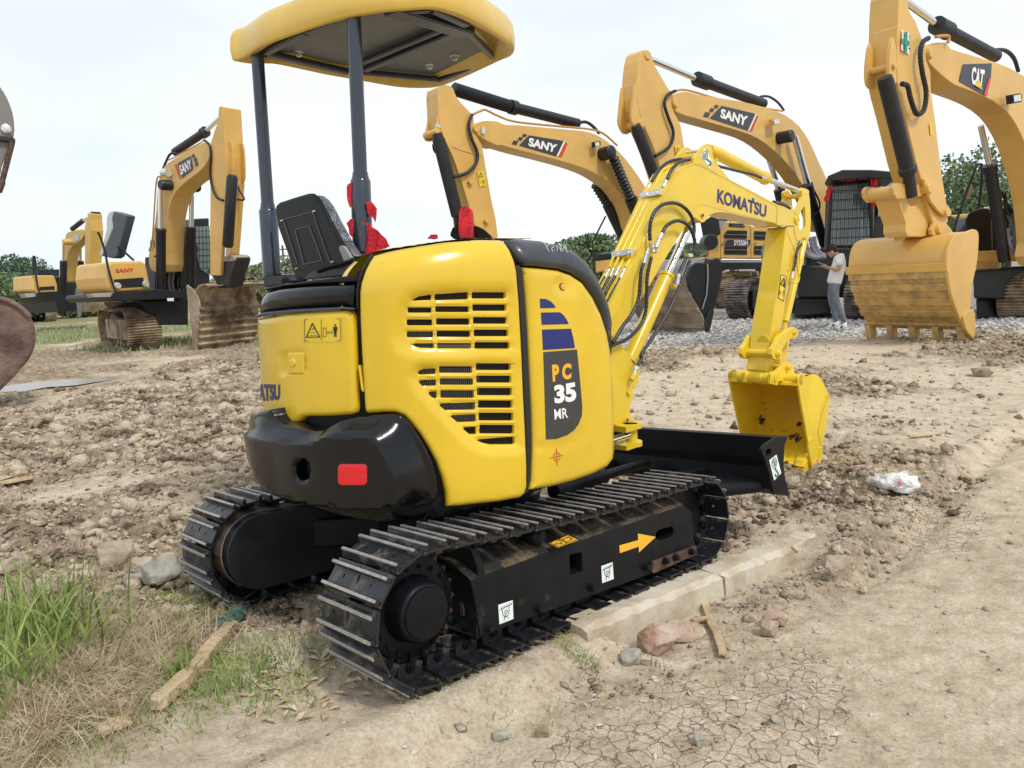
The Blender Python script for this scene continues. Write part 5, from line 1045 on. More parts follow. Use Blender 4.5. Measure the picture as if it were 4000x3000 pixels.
def big_track(root, p0, d, L=3.9, H=1.05, w=.6, m=MUD, side=BK2, phase=0, pitch=.215):
    """crawler: p0 ground point under the middle of its near end, d the direction it runs"""
    d = np.array([d[0], d[1], 0.]); d /= np.linalg.norm(d); y = np.array([-d[1], d[0], 0]); z = np.array([0, 0, 1.]); R = H/2; parts = []; sh = []
    per = 2*(L-H)+2*math.pi*R; n = int(per/pitch); pitch = per/n
    def at(s_):
        s_ %= per
        if s_ < L-H: return R+s_, 0, (0, -1)
        s_ -= L-H
        if s_ < math.pi*R: a = -math.pi/2+s_/R; return L-R+R*math.cos(a), R+R*math.sin(a), (math.cos(a), math.sin(a))
        s_ -= math.pi*R
        if s_ < L-H: return L-R-s_, H-.05*math.sin(math.pi*s_/(L-H)), (0, 1)
        s_ -= L-H; a = math.pi/2+s_/R; return R+R*math.cos(a), R+R*math.sin(a), (math.cos(a), math.sin(a))
    for i in range(n):
        x, h, (nx, nz) = at(i*pitch+phase); o_ = d*nx+z*nz; tg = d*nz-z*nx; c = p0+d*x+z*h
        sh.append(box_vf(c-o_*.045, (tg, y, o_), (pitch*.47, w/2, .014)))
        for g in (-.33, 0, .33): sh.append(box_vf(c-o_*.014+tg*pitch*g, (tg, y, o_), (.015, w/2, .026)))
        parts.append(box_vf(c-o_*.10, (tg, y, o_), (pitch*.5, .09, .05)))
    V, F = merge(sh); tr = mk('track', V, F, m, root)
    V, F = merge(parts); mk('track_chain', V, F, BK2, tr)
    fr = [rod(p0+d*(R+.02)+z*R-y*.14, p0+d*(R+.02)+z*R+y*.14, [(0, .1), (.02, R-.16), (.98, R-.16), (1, .1)], 24), rod(p0+d*(L-R-.02)+z*R-y*.14, p0+d*(L-R-.02)+z*R+y*.14, [(0, .1), (.02, R-.18), (.98, R-.18), (1, .1)], 24),
          box_vf(p0+d*L/2+z*(R-.02), (d, y, z), (L/2-R*.95, w*.38, R*.46))]
    for k in range(6): fr.append(rod(p0+d*(R+.35+k*(L-H-.4)/5.5)+z*.2-y*.2, p0+d*(R+.35+k*(L-H-.4)/5.5)+z*.2+y*.2, [(0, .11), (1, .11)], 12))
    V, F = merge(fr); mk('track_frame', V, F, side, root); return tr
def wz(pl_, P): return pl_.hit(P)
# ---- A: excavator at left (front three quarters, arm down to the right)
A = Big('yellow excavator with red letters on its hood, left of the canopy posts', 'L', 18.5, (1200, 700), (.81, -.59), .52)
R_ = A.root
bm_ = A.plate('boom', [(850, 1090), (838, 1010), (850, 930), (868, 850), (880, 760), (885, 650), (900, 560), (925, 505), (975, 465), (1060, 415), (1135, 375), (1165, 370), (1185, 395), (1180, 450), (1155, 500), (1110, 545), (1060, 582), (1010, 625), (972, 680), (948, 760), (938, 850), (932, 1000), (925, 1100)], m=SYD, n=2)
A.dec('name_plate', [(1002, 488), (1078, 446), (1092, 520), (1028, 572)], PLATE, bm_); A.dec('plate_square', [(1082, 440), (1096, 434), (1102, 452), (1088, 459)], PLATE, bm_); A.dec('plate_square', [(1092, 462), (1108, 454), (1114, 474), (1098, 482)], PLATE, bm_); A.dec('plate_square', [(1100, 486), (1116, 478), (1120, 500), (1104, 507)], PLATE, bm_)
A.dec('red_stripe', [(985, 497), (997, 491), (1022, 574), (1016, 578)], REDP, bm_)
A.let('SANY', [(1014, 500), (1078, 462), (1086, 516), (1022, 556)], WLET, bm_)
am_ = A.plate('arm', [(1232, 172), (1242, 165), (1254, 170), (1258, 240), (1264, 330), (1274, 450), (1276, 600), (1264, 800), (1252, 960), (1240, 1120), (1184, 1120), (1182, 900), (1186, 600), (1180, 450), (1190, 360), (1210, 300), (1228, 250)], k=-.03, w=.50, n=1)
A.plate('arm_ear', [(1268, 380), (1290, 370), (1300, 450), (1302, 560), (1288, 590), (1276, 570), (1272, 480)], k=-.0, dk=.06, w=.04, par=am_, b=0); A.plate('arm_ear', [(1268, 380), (1290, 370), (1300, 450), (1302, 560), (1288, 590), (1276, 570), (1272, 480)], k=-.0, dk=.36, w=.04, par=am_, b=0)
A.rod('arm_cylinder', (985, 425), (1160, 308), [(0, .10), (.9, .10), (.91, .13), (1, .13)], .22, BK2); A.rod('arm_cylinder_rod', (1150, 314), (1238, 232), .055, .22, CHROME); A.pin((1258, 195), .10, .06, .40, BK2)
A.rod('bucket_cylinder', (1310, 552), (1283, 960), [(0, .09), (.04, .13), (.97, .13), (1, .10)], -.05, BK2); A.rod('bucket_cylinder_rod', (1283, 960), (1280, 1010), .06, -.05, CHROME)
for k_, a_, b_, c_, d_ in ((-.14, (903, 612), (906, 855), (908, 1205), .0), (.62, (1080, 668), (1078, 845), (1075, 1190), 0)):
    A.rod('boom_cylinder_rod', a_, b_, .062, k_, CHROME); A.rod('boom_cylinder', b_, c_, [(0, .125), (.03, .14), (.05, .12), (1, .12)], k_, BK2)
A.pin((900, 608), .13, -.30, .78, BK2)
A.tube('hydraulic_hose', [(1150, 356), (1180, 385), (1188, 450), (1184, 540), (1195, 620), (1222, 680), (1258, 697)], .028, -.06); A.tube('hydraulic_hose', [(1338, 600), (1350, 640), (1376, 685), (1365, 695), (1335, 690)], .022, .3); A.tube('hydraulic_hose', [(1000, 430), (960, 435), (935, 480), (915, 530), (908, 570)], .03, .1)
A.tube('steel_pipe', [(950, 470), (1040, 422), (1130, 372), (1150, 358)], .018, .1, COP); A.tube('lamp_wire', [(905, 560), (880, 600), (860, 900), (840, 980)], .02, -.05, COP)
A.rod('work_lamp', (920, 540), (950, 540), .10, -.1, LAMP)
# linkage and bucket
A.plate('bucket_linkage', [(1215, 1010), (1235, 1000), (1300, 1005), (1330, 1020), (1325, 1060), (1300, 1120), (1290, 1180), (1230, 1190), (1215, 1150), (1180, 1110), (1168, 1100), (1185, 1070)], k=.05, w=.4, m=BK2)
A.plate('linkage_cap', [(1215, 1005), (1300, 1005), (1318, 1020), (1310, 1040), (1220, 1035)], k=.0, w=.46, m=TAN)
sk_ = A.plate('bucket', [(1048, 1180), (1062, 1182), (1085, 1200), (1110, 1240), (1122, 1290), (1118, 1400), (1112, 1500), (1108, 1580), (1086, 1572), (1082, 1450), (1066, 1320)], k=-.30, w=.05, m=TAN)
A.shell('bucket_shell', [(1180, 1175), (1130, 1180), (1108, 1210), (1112, 1270), (1122, 1300), (1120, 1400), (1112, 1500), (1106, 1582)], 1.72, .04, MUD, k=-.28, par=sk_, ribs=0)
A.shell('bucket_top', [(1190, 1174), (1132, 1178), (1106, 1208), (1108, 1262)], 1.72, .02, mat('scuffed_grey_steel', (.30, .25, .20), .5, metal=.3, noise=.3, nscale=2), k=-.285, par=sk_)
for j, yy in enumerate((1310, 1350, 1390, 1430, 1470, 1510)):
    p_ = A.pl(-.29).hit(A.t([(1117-j*2, yy)]))[0]; V = []; F = []
    n_ = 26
    for i in range(n_):
        a_ = p_+A.e*1.72*i/(n_-1)-A.bd*-.0; hgt_ = .05+.03*RNG.random(); V += [a_+A.bd*.05+np.array([0, 0, hgt_]), a_+A.bd*(.09+.04*RNG.random()), a_+A.bd*.04-np.array([0, 0, hgt_])]
    F = [(i*3+q_, i*3+q_+1, i*3+q_+4, i*3+q_+3) for i in range(n_-1) for q_ in (0, 1)]; mk('mud_ridge', V, F, MUD, sk_)
# body
bp_ = A.P; fpA = Pl(A.pl(0).hit(A.t([(820, 1130)]))[0]*0+np.array([-9.2, 19.6, 1.5]), A.bd)
def face(o, name, p, plane, vec, m, par=None, b=.03, n=1): return prism(name, o.t(smooth_closed(p, n)) if n > 1 else o.t(p), plane, vec, m, par or o.root, b=b)
hd = face(A, 'hood', [(608, 1050), (625, 1042), (795, 1038), (815, 1045), (828, 1070), (850, 1198), (650, 1214), (612, 1190), (600, 1130)], fpA, -A.bd*1.7, SY, b=.06)
face(A, 'grille', [(642, 1142), (808, 1130), (818, 1182), (655, 1192)], Pl(fpA.P+A.bd*.02, A.bd), -A.bd*.05, BK2, hd, .01)
lettering('lettering', 'SANY', A.t([(650, 1082), (752, 1078), (752, 1100), (652, 1106)]), fpA, REDP, hd, lift=.012, bold=.03)
for q_ in [(662, 1178), (820, 1168)]:
    p_ = Pl(fpA.P+A.bd*.05, A.bd).hit(A.t([q_]))[0]; v, f = rod(p_, p_+A.bd*.06, [(0, .09), (1, .07)], 12); mk('headlight', v, f, LAMP, hd, True)
decal('white_plate', A.t([(566, 1182), (590, 1180), (592, 1210), (567, 1212)]), Pl(fpA.P-A.e*.62-A.bd*1.1, A.e), WHITE, hd, .03, 0)
face(A, 'silver_skirt', [(514, 1222), (620, 1216), (650, 1214), (632, 1240), (530, 1243)], Pl(fpA.P+A.bd*.03, A.bd), -A.bd*.3, ZIN, None, .01)
face(A, 'platform_beam', [(636, 1218), (850, 1200), (890, 1196), (1065, 1208), (1068, 1250), (660, 1262), (626, 1240)], Pl(fpA.P+A.bd*.06, A.bd), -A.bd*2.5, BK2, None, .02)
decal('white_plate', A.t([(938, 1248), (976, 1246), (976, 1264), (940, 1264)]), Pl(fpA.P+A.bd*.08, A.bd), WHITE, R_, .03, 0)
face(A, 'car_body', [(790, 1262), (1062, 1250), (1062, 1398), (895, 1400), (885, 1350), (835, 1320)], Pl(fpA.P-A.bd*.3, A.bd), -A.bd*2, BK2, None, .03)
face(A, 'hose_bank', [(880, 1010), (1050, 1010), (1060, 1210), (875, 1210)], Pl(fpA.P-A.bd*.9, A.bd), -A.bd*.6, BK2)
for x_ in (955, 975, 1010, 1030): tube('wrapped_hose', Pl(fpA.P-A.bd*.6, A.bd).hit(A.t([(x_, 1070), (x_+2, 1110), (x_-3, 1160), (x_+4, 1202)])), .035, PVC, R_, seg=8)
for pts in ([(872, 1015), (880, 1012), (955, 1025), (960, 1070)], [(1030, 1068), (1030, 1020), (1100, 1008), (1110, 960), (1095, 930)], [(900, 1000), (965, 1010), (975, 1068)], [(880, 905), (870, 930), (885, 985), (925, 1005)]): tube('hydraulic_hose', Pl(fpA.P-A.bd*.45, A.bd).hit(A.t(pts)), .025, RUB, R_, seg=8)
cb = face(A, 'cab', [(1015, 905), (1085, 800), (1180, 795), (1185, 1190), (1060, 1190), (1015, 1190)], Pl(fpA.P-A.bd*.5, A.bd), -A.bd*1.6, BK2, None, .04)
face(A, 'cab_window', [(1100, 845), (1180, 842), (1182, 1120), (1125, 1080), (1102, 950)], Pl(fpA.P-A.bd*.47, A.bd), -A.bd*.01, mat('pale_cab_glass', (.22, .30, .30), .08, coat=.5), cb, 0)
gl = []
for x_ in (1105, 1125, 1145, 1165, 1182): gl.append([(x_-4, 842), (x_, 950), (x_+2, 1110)])
for y_ in (870, 905, 940, 975, 1010, 1045, 1080): gl.append([(1098, y_), (1184, y_-2)])
strokes('window_guard', [A.t(l) for l in gl], 3.0, Pl(fpA.P-A.bd*.35, A.bd), BK2, cb, .0)
tube('handrail', Pl(fpA.P+A.bd*.1, A.bd).hit(A.t([(548, 880), (560, 890), (590, 980), (610, 1080), (640, 1180), (655, 1215)])), .028, BK2, R_, seg=8)
A.tube('mirror_arm', [(1310, 880), (1312, 1000), (1330, 1060)], .02, 1.0); mp_ = A.plate('mirror', [(1312, 860), (1330, 855), (1342, 880), (1338, 912), (1318, 915), (1310, 890)], k=1.0, w=.08, m=BK2)
def ground_at(px): return onground(px)
g0 = ground_at(A.t([(812, 1545)])[0]); g1 = ground_at(A.t([(1075, 1460)])[0])
big_track(R_, np.array([g0[0], g0[1]+.2, -.06]), np.array([-.64, .77, 0]), 3.5, 1.18, .85, MUD, MUD, .05); g1 = g0+A.e*2.9; big_track(R_, np.array([g1[0], g1[1]+.6, -.06]), np.array([-.64, .77, 0]), 3.5, 1.18, .75, MUD, BK2, .1)
# raised engine cover behind, and its prop
cvp = Pl(A.P-A.bd*4.5+A.e*-.6, (.5, -.87, 0))
rc = prism('raised_engine_cover', A.t([(640, 756), (722, 780), (660, 1010), (640, 1025), (570, 1010), (590, 960), (635, 850), (628, 800)]), cvp, np.array([.05, .35, 0]), mat('dark_grey_cover', (.07, .085, .10), .45), R_, b=.03)
prism('cover_side', A.t([(612, 765), (640, 756), (628, 800), (635, 850), (590, 960), (572, 1012), (560, 1000), (580, 940), (600, 860), (600, 800)]), Pl(cvp.P-np.array([0, .02, 0]), cvp.n), np.array([.05, .2, 0]), mat('pale_grey_cover', (.42, .48, .48), .5), R_, b=.01)
tube('cover_prop', cvp.hit(A.t([(665, 955), (755, 1035)])), .03, BK2, R_, seg=8)
# ---- B: far excavator at the left edge
B = Big('farthest yellow excavator, small at the far left in front of the treeline', 'M', 34, (930, 500), (.85, -.53), .5)
B.plate('boom', [(700, 960), (690, 800), (692, 650), (700, 520), (720, 450), (770, 425), (880, 405), (905, 420), (905, 470), (870, 520), (800, 570), (755, 620), (735, 680), (722, 800), (718, 960)], m=SYD, b=0)
B.plate('boom_logo', [(780, 480), (860, 455), (850, 515), (800, 550)], k=-.02, w=.01, m=mat('pale_logo', (.45, .52, .52), .5), n=1, b=0)
B.plate('arm', [(945, 232), (960, 228), (970, 240), (972, 300), (985, 420), (975, 600), (965, 820), (925, 900), (918, 820), (918, 500), (912, 420), (925, 330), (945, 280)], k=-.05, w=.55, n=1, b=0)
B.rod('arm_cylinder', (780, 400), (895, 310), .11, .25, BK2); B.rod('arm_cylinder_rod', (885, 318), (950, 275), .06, .25, CHROME); B.pin((985, 240), .12, .1, .5, BK2)
for k_, x_ in ((-.15, 685), (.7, 868)): B.rod('boom_cylinder_rod', (x_, 530 if x_ < 700 else 610), (x_, 760), .06, k_, CHROME); B.rod('boom_cylinder', (x_, 745), (x_-3, 1090), .15, k_, BK2)
B.pin((684, 538), .14, -.4, .5, SY); B.rod('bucket_cylinder', (1000, 500), (990, 800), .2, .3, BK2); B.rod('mirror', (1005, 440), (1005, 530), .32, .4, BK2)
fB = Pl(B.P+np.array([-2, 1, 0]), B.bd)
hb = face(B, 'hood', [(352, 905), (380, 900), (570, 900), (590, 905), (622, 1000), (625, 1080), (405, 1088), (350, 1060)], fB, -B.bd*1.8, SY, b=.06)
face(B, 'grille', [(430, 1025), (590, 1015), (590, 1055), (432, 1062)], Pl(fB.P+B.bd*.02, B.bd), -B.bd*.05, BK2, hb, 0)
face(B, 'silver_skirt', [(262, 1095), (410, 1090), (380, 1130), (290, 1140)], Pl(fB.P+B.bd*.03, B.bd), -B.bd*.5, ZIN, None, 0)
face(B, 'platform_beam', [(375, 1098), (640, 1078), (830, 1090), (835, 1270), (625, 1300), (600, 1180), (560, 1135), (410, 1135)], Pl(fB.P+B.bd*.06, B.bd), -B.bd*3, BK2, None, 0)
face(B, 'engine_deck', [(410, 840), (640, 835), (640, 905), (410, 905)], Pl(fB.P-B.bd*3, B.bd), -B.bd*1, BK2, None, 0); face(B, 'valve_bank', [(600, 920), (700, 930), (830, 970), (950, 960), (950, 1090), (640, 1090)], Pl(fB.P-B.bd*1, B.bd), -B.bd*1, BK2, None, 0)
tube('handrail', Pl(fB.P+B.bd*.1, B.bd).hit(B.t([(358, 890), (358, 710), (368, 700), (378, 712), (385, 860), (400, 980), (425, 1075)])), .04, BK2, B.root, seg=8)
g0 = onground(B.t([(540, 1395)])[0]); big_track(B.root, np.array([g0[0], g0[1]+.3, -.06]), -B.bd+np.array([-.25, .1, 0]), 3.9, 1.15, .8, MUD, BK2)
B.shell('bucket', [(880, 1040), (850, 1045), (870, 1120), (880, 1200), (870, 1300)], 1.9, .05, TAN, k=-.3); B.plate('bucket_side', [(815, 1040), (850, 1036), (880, 1100), (885, 1200), (870, 1340), (845, 1350), (830, 1240), (815, 1140)], k=-.34, w=.05, m=mat('grey_steel', (.18, .19, .2), .5), b=0)
# ---- C: middle machine, arm behind the canopy
C_ = Big('large yellow excavator with pleated rubber boots on its cylinders, behind the canopy', 'S', 19.5, (500, 520), (-.80, -.60), .56)
bo_ = C_.plate('boom', [(490, 515), (498, 480), (540, 458), (600, 445), (690, 450), (745, 475), (860, 480), (1100, 500), (1290, 518), (1400, 532), (1500, 572), (1600, 645), (1700, 750), (1790, 870), (1870, 1000), (1930, 1160), (1900, 1330), (1790, 1330), (1745, 1200), (1700, 1085), (1610, 965), (1500, 885), (1400, 832), (1250, 780), (1050, 725), (850, 675), (725, 638), (690, 640), (610, 605), (540, 560)])
C_.dec('name_plate', [(935, 560), (1208, 605), (1150, 725), (858, 640)], PLATE, bo_); C_.dec('white_stripe', [(1210, 606), (1222, 608), (1164, 727), (1152, 725)], WLET, bo_); C_.dec('red_stripe', [(1224, 609), (1238, 630), (1194, 730), (1166, 728)], REDP, bo_)
for q_ in ([(892, 549), (922, 555), (908, 575), (880, 570)], [(860, 573), (892, 580), (875, 602), (845, 597)], [(816, 600), (854, 606), (838, 637), (801, 630)]): C_.dec('plate_square', q_, PLATE, bo_)
C_.let('SANY', [(935, 578), (1160, 635), (1142, 698), (930, 645)], WLET, bo_, bold=.045)
am_ = C_.plate('arm', [(228, 180), (300, 165), (340, 190), (360, 240), (400, 300), (470, 372), (505, 430), (510, 520), (545, 600), (572, 650), (600, 820), (640, 1050), (695, 1362), (560, 1362), (500, 1220), (420, 960), (345, 740), (275, 590), (238, 480), (226, 300)], k=-.04, w=.56)
C_.plate('arm_ear', [(232, 362), (215, 460), (192, 540), (205, 572), (232, 582), (262, 570), (262, 500), (245, 420)], k=-.02, w=.06, par=am_); C_.plate('arm_ear', [(232, 362), (215, 460), (192, 540), (205, 572), (232, 582), (262, 570), (262, 500), (245, 420)], k=-.02, dk=.46, w=.06, par=am_)
C_.pin((225, 530), .09, -.08, .54, SY, am_); C_.pin((527, 508), .10, -.10, .60, SY, am_); C_.plate('pin_keeper', [(568, 495), (595, 498), (592, 550), (566, 545)], k=-.05, w=.02, m=STEEL, par=bo_, b=0, n=1); C_.plate('pin_keeper', [(208, 475), (240, 478), (242, 500), (210, 498)], k=-.06, w=.02, m=STEEL, par=am_, b=0, n=1)
C_.tube('weld_line', [(335, 650), (450, 690), (565, 720)], .012, -.045, SY, am_)
C_.rod('bucket_cylinder', (215, 545), (378, 1200), [(0, .12), (.06, .12), (.07, .16), (.98, .16), (1, .13)], .0, BK2); C_.rod('bucket_cylinder_rod', (372, 1190), (388, 1290), .13, .0, BOOT, rib=.05)
C_.rod('arm_cylinder', (790, 335), (1320, 470), [(0, .19), (.08, .19), (.09, .145), (1, .145)], .25, BK2); C_.rod('pleated_boot', (340, 195), (790, 335), .17, .25, BOOT, rib=.07)
C_.rod('boom_cylinder', (1740, 1060), (1810, 1230), .19, -.22, BK2); C_.rod('pleated_boot', (1600, 735), (1740, 1060), .16, -.22, BOOT, rib=.11); C_.pin((1592, 690), .19, -.42, .1, BK2, bo_)
C_.rod('boom_cylinder', (1560, 1100), (1690, 1370), .19, .75, BK2); C_.rod('pleated_boot', (1455, 940), (1560, 1110), .16, .75, BOOT, rib=.11)
C_.tube('steel_pipe', [(500, 395), (560, 368), (600, 362), (700, 410), (840, 455), (1180, 490), (1400, 510), (1520, 545), (1630, 640)], .03, .1, COP, bo_); C_.tube('hydraulic_hose', [(492, 395), (465, 480), (488, 590), (530, 690), (522, 780), (450, 855), (345, 888)], .045, -.12, RUB, bo_, ribbed=.08); C_.tube('hydraulic_hose', [(1300, 470), (1380, 455), (1440, 490), (1490, 545)], .045, .2, RUB, bo_); C_.tube('hydraulic_hose', [(185, 630), (200, 690), (280, 750), (310, 830)], .03, .1, RUB, am_)
C_.plate('work_lamp', [(1448, 612), (1490, 602), (1502, 612), (1500, 642), (1452, 655)], k=-.2, w=.1, m=BK2, par=bo_, n=1, b=0); C_.dec('lamp_glass', [(1454, 618), (1486, 610), (1492, 640), (1458, 648)], LAMP, bo_, k=-.21)
stc = C_.dec('warning_sticker', [(530, 842), (578, 838), (596, 955), (549, 964)], mat('sticker_yellow', (.80, .60, .03), .5), am_, k=-.05)
strokes('sticker_drawing', [C_.t(l) for l in ([(545, 888), (556, 850), (574, 885), (545, 888)], [(556, 925), (585, 920)], [(575, 905), (582, 945)])], 2.0, C_.pl(-.07), INK, stc, .02)
for q_ in [(470, 925), (598, 1230)]: p_ = C_.pl(-.05).hit(C_.t([q_]))[0]; v, f = rod(p_, p_-C_.e*.08, [(0, .08), (1, .08)], 4); mk('pipe_bracket', v, f, SY, am_)
# its body, beyond: tool box and lamp at the left, engine hood at the right
ob = Pl(C_.P+np.array([4.0, 6.0, 0]), (.15, -.99, 0)); dv = np.array([.35, 2.2, 0])
face(C_, 'tool_box', [(1462, 1545), (1600, 1530), (1600, 1610), (1462, 1640)], ob, dv, SY, None, .03); face(C_, 'tool_box_lid', [(1465, 1500), (1490, 1485), (1600, 1478), (1600, 1530), (1464, 1548)], Pl(ob.P-np.array([0, .03, 0]), ob.n), dv, BK2, None, .04)
tube('mirror_stand', ob.hit(C_.t([(1452, 1640), (1440, 1420), (1440, 1395), (1540, 1195)])), .03, BK2, C_.root, seg=8); prism('mirror', C_.t([(1392, 1335), (1402, 1330), (1410, 1400), (1398, 1415), (1390, 1400)]), ob, dv*.05, BK2, C_.root)
prism('mirror', C_.t([(1672, 1268), (1705, 1255), (1712, 1300), (1685, 1318), (1670, 1300)]), ob, dv*.08, BK2, C_.root); tube('mirror_arm', ob.hit(C_.t([(1700, 1200), (1703, 1260)])), .03, BK2, C_.root, seg=6); tube('mirror_arm', ob.hit(C_.t([(1640, 1240), (1668, 1250), (1680, 1275)])), .03, BK2, C_.root, seg=6)
def cq(p): return T('C', p)
oh = Pl(C_.P+np.array([6.5, 5.5, 0]), (.10, -.99, 0)); dh = np.array([.75, 2.4, 0])
hb = prism('engine_hood', cq([(415, 1110), (490, 975), (760, 985), (840, 1020), (860, 1040), (1180, 1060), (1180, 1515), (420, 1510)]), oh, dh, SY, C_.root, b=.03)
prism('hood_wing', cq([(215, 1510), (290, 1220), (360, 1165), (412, 1170), (415, 1510)]), Pl(oh.P-np.array([0, .1, 0]), oh.n), dh, SY, hb, b=.03)
for i_, q_ in enumerate(([(470, 1160), (520, 1105), (800, 1110), (800, 1225), (470, 1218)], [(475, 1340), (802, 1340), (802, 1455), (475, 1450)], [(903, 1115), (1140, 1125), (1140, 1245), (903, 1240)], [(903, 1330), (1100, 1330), (1100, 1455), (903, 1455)], [(540, 1005), (740, 1010), (780, 1060), (540, 1050)])): decal('louvre', cq(q_), oh, BK2, hb, .02, 0)
strokes('louvre_slats', [cq(l) for l in ([(472, 1165), (800, 1172)], [(475, 1385), (802, 1388)], [(903, 1180), (1140, 1190)], [(903, 1385), (1100, 1390)], [(600, 1030), (760, 1040)])], 1.6, Pl(oh.P-np.array([0, .03, 0]), oh.n), ZIN, hb, .02)
strokes('wing_slats', [cq([(325, y_), (395, y_+3)]) for y_ in range(1240, 1400, 22)], 2, Pl(oh.P-np.array([0, .13, 0]), oh.n), MUD, hb, .02)
decal('red_stripe', cq([(262, 1225), (295, 1222), (235, 1505), (215, 1500)]), Pl(oh.P-np.array([0, .12, 0]), oh.n), REDP, hb, .03, 0)
decal('model_plate', cq([(512, 1238), (848, 1242), (828, 1332), (470, 1325)]), oh, PLATE, hb, .03, 0)
for q_ in ([(486, 1232), (500, 1232), (494, 1252), (480, 1252)], [(466, 1260), (484, 1260), (476, 1285), (458, 1285)], [(440, 1296), (460, 1296), (452, 1325), (430, 1325)]): decal('plate_square', cq(q_), oh, PLATE, hb, .03, 0)
lettering('lettering', 'SY550H', cq([(608, 1248), (806, 1250), (806, 1326), (608, 1322)]), oh, WLET, hb, lift=.05, bold=.02)
strokes('door_seam', [cq([(852, 1040), (862, 1512)])], 2, oh, MUD, hb, .02); decal('door_handle', cq([(905, 1268), (935, 1268), (935, 1305), (905, 1305)]), oh, MUD, hb, .03, 0)
prism('cab_rear', cq([(130, 990), (200, 960), (280, 905), (395, 935), (412, 1090), (400, 1165), (290, 1215), (215, 1400), (170, 1200)]), Pl(oh.P-np.array([0, .3, 0]), oh.n), dh*.5, BK2, C_.root, b=.02); prism('grey_shroud', cq([(398, 965), (490, 975), (440, 1110), (410, 1090)]), oh, dh*.4, ZIN, C_.root)
prism('counter_skirt', cq([(425, 1515), (1180, 1520), (1180, 1565), (430, 1570)]), oh, dh, ZIN, C_.root, b=.02); prism('lower_body', T('D', [(240, 85), (900, 90), (900, 180), (700, 190), (270, 200)]), oh, dh, BK2, C_.root, b=.02)
tube('hanging_cable', Pl(oh.P-np.array([0, 1, 0]), oh.n).hit(cq([(1130, 1100), (1090, 1240), (1040, 1370), (1025, 1440), (1050, 1560), (1080, 1600)])), .05, PVC, C_.root, seg=8)
p_ = oh.hit(cq([(120, 1300)]))[0]-np.array([0, 1.4, 0]); v, f = rod(p_, p_+np.array([.1, .8, 0]), [(0, .22), (.3, .26), (1, .26)], 16); mk('boom_foot_pin', v, f, BK2, C_.root, True)
big_track(C_.root, np.array([7.2, 25.2, -.06]), (.60, .8), 4.0, 1.05, .6, MUD, BK2)
# ---- D: second machine on the right of the boom, with guarded cab
D_ = Big('large yellow excavator with a black guarded cab and red ribbons behind the person', 'T', 16.2, (300, 380), (-.74, -.67), .42)
bo_ = D_.plate('boom', [(300, 350), (325, 320), (400, 298), (480, 318), (700, 352), (860, 392), (960, 430), (1040, 492), (1100, 580), (1150, 690), (1200, 800), (1232, 920), (1230, 1060), (1170, 1080), (1130, 960), (1085, 870), (1020, 765), (945, 675), (850, 592), (760, 542), (620, 498), (440, 446), (372, 425), (325, 395)])
D_.dec('name_plate', [(602, 380), (793, 425), (750, 520), (535, 450)], PLATE, bo_); D_.dec('white_stripe', [(794, 425), (801, 427), (758, 522), (751, 520)], WLET, bo_); D_.dec('red_stripe', [(802, 428), (808, 442), (774, 524), (759, 522)], REDP, bo_)
for q_ in ([(565, 374), (587, 378), (578, 395), (560, 391)], [(540, 393), (564, 397), (552, 416), (532, 412)], [(510, 415), (540, 420), (527, 446), (498, 440)]): D_.dec('plate_square', q_, PLATE, bo_)
D_.let('SANY', [(597, 396), (750, 440), (738, 496), (592, 448)], WLET, bo_, bold=.045)
am_ = D_.plate('arm', [(150, 80), (178, 64), (204, 80), (232, 160), (268, 220), (302, 280), (330, 320), (330, 400), (356, 450), (376, 500), (392, 600), (430, 800), (450, 980), (330, 980), (275, 780), (215, 600), (155, 460), (128, 330), (132, 190)], k=-.03, w=.39)
ear_ = [(118, 258), (108, 340), (98, 440), (108, 485), (130, 520), (165, 512), (165, 440), (140, 350), (130, 270)]
D_.plate('arm_ear', ear_, k=-.02, w=.05, par=am_, b=0); D_.plate('arm_ear', ear_, k=-.02, dk=.33, w=.05, par=am_, b=0)
D_.pin((352, 360), .11, -.09, .5, SY, am_); D_.pin((190, 92), .10, -.06, .38, SY, am_); D_.pin((158, 478), .08, -.06, .40, SY, am_)
D_.rod('arm_cylinder_rod', (205, 118), (480, 235), .065, .2, CHROME); D_.rod('arm_cylinder', (465, 228), (840, 368), [(0, .16), (.15, .16), (.16, .12), (1, .12)], .2, BK2)
D_.rod('boom_cylinder_rod', (1015, 550), (1092, 830), .085, -.2, CHROME); D_.rod('boom_cylinder', (1085, 825), (1190, 1190), [(0, .15), (.08, .15), (.09, .125), (1, .125)], -.2, BK2); D_.pin((1005, 548), .15, -.38, .1, BK2, bo_)
D_.rod('boom_cylinder_rod', (872, 680), (928, 860), .075, .62, CHROME); D_.rod('boom_cylinder', (928, 850), (950, 945), .15, .62, BK2)
D_.rod('bucket_cylinder', (118, 490), (245, 820), [(0, .09), (.1, .12), (1, .12)], -.05, BK2)
D_.tube('hydraulic_hose', [(345, 295), (300, 320), (282, 370), (305, 450), (332, 530), (310, 610), (228, 665)], .035, -.1, RUB, bo_, ribbed=.06); D_.tube('steel_pipe', [(350, 295), (412, 292), (600, 345), (800, 385), (950, 410)], .024, .1, COP, bo_); D_.tube('hydraulic_hose', [(840, 350), (820, 330), (870, 328), (920, 360), (955, 405)], .03, .2, RUB, bo_)
D_.tube('hydraulic_hose', [(1120, 850), (1155, 920), (1150, 970), (1105, 1010)], .025, -.3, RUB, bo_)
D_.plate('work_lamp', [(890, 455), (930, 448), (935, 482), (895, 492)], k=-.2, w=.1, m=SY, par=bo_, n=1, b=0); D_.dec('lamp_glass', [(896, 460), (926, 454), (930, 478), (900, 486)], LAMP, bo_, k=-.21)
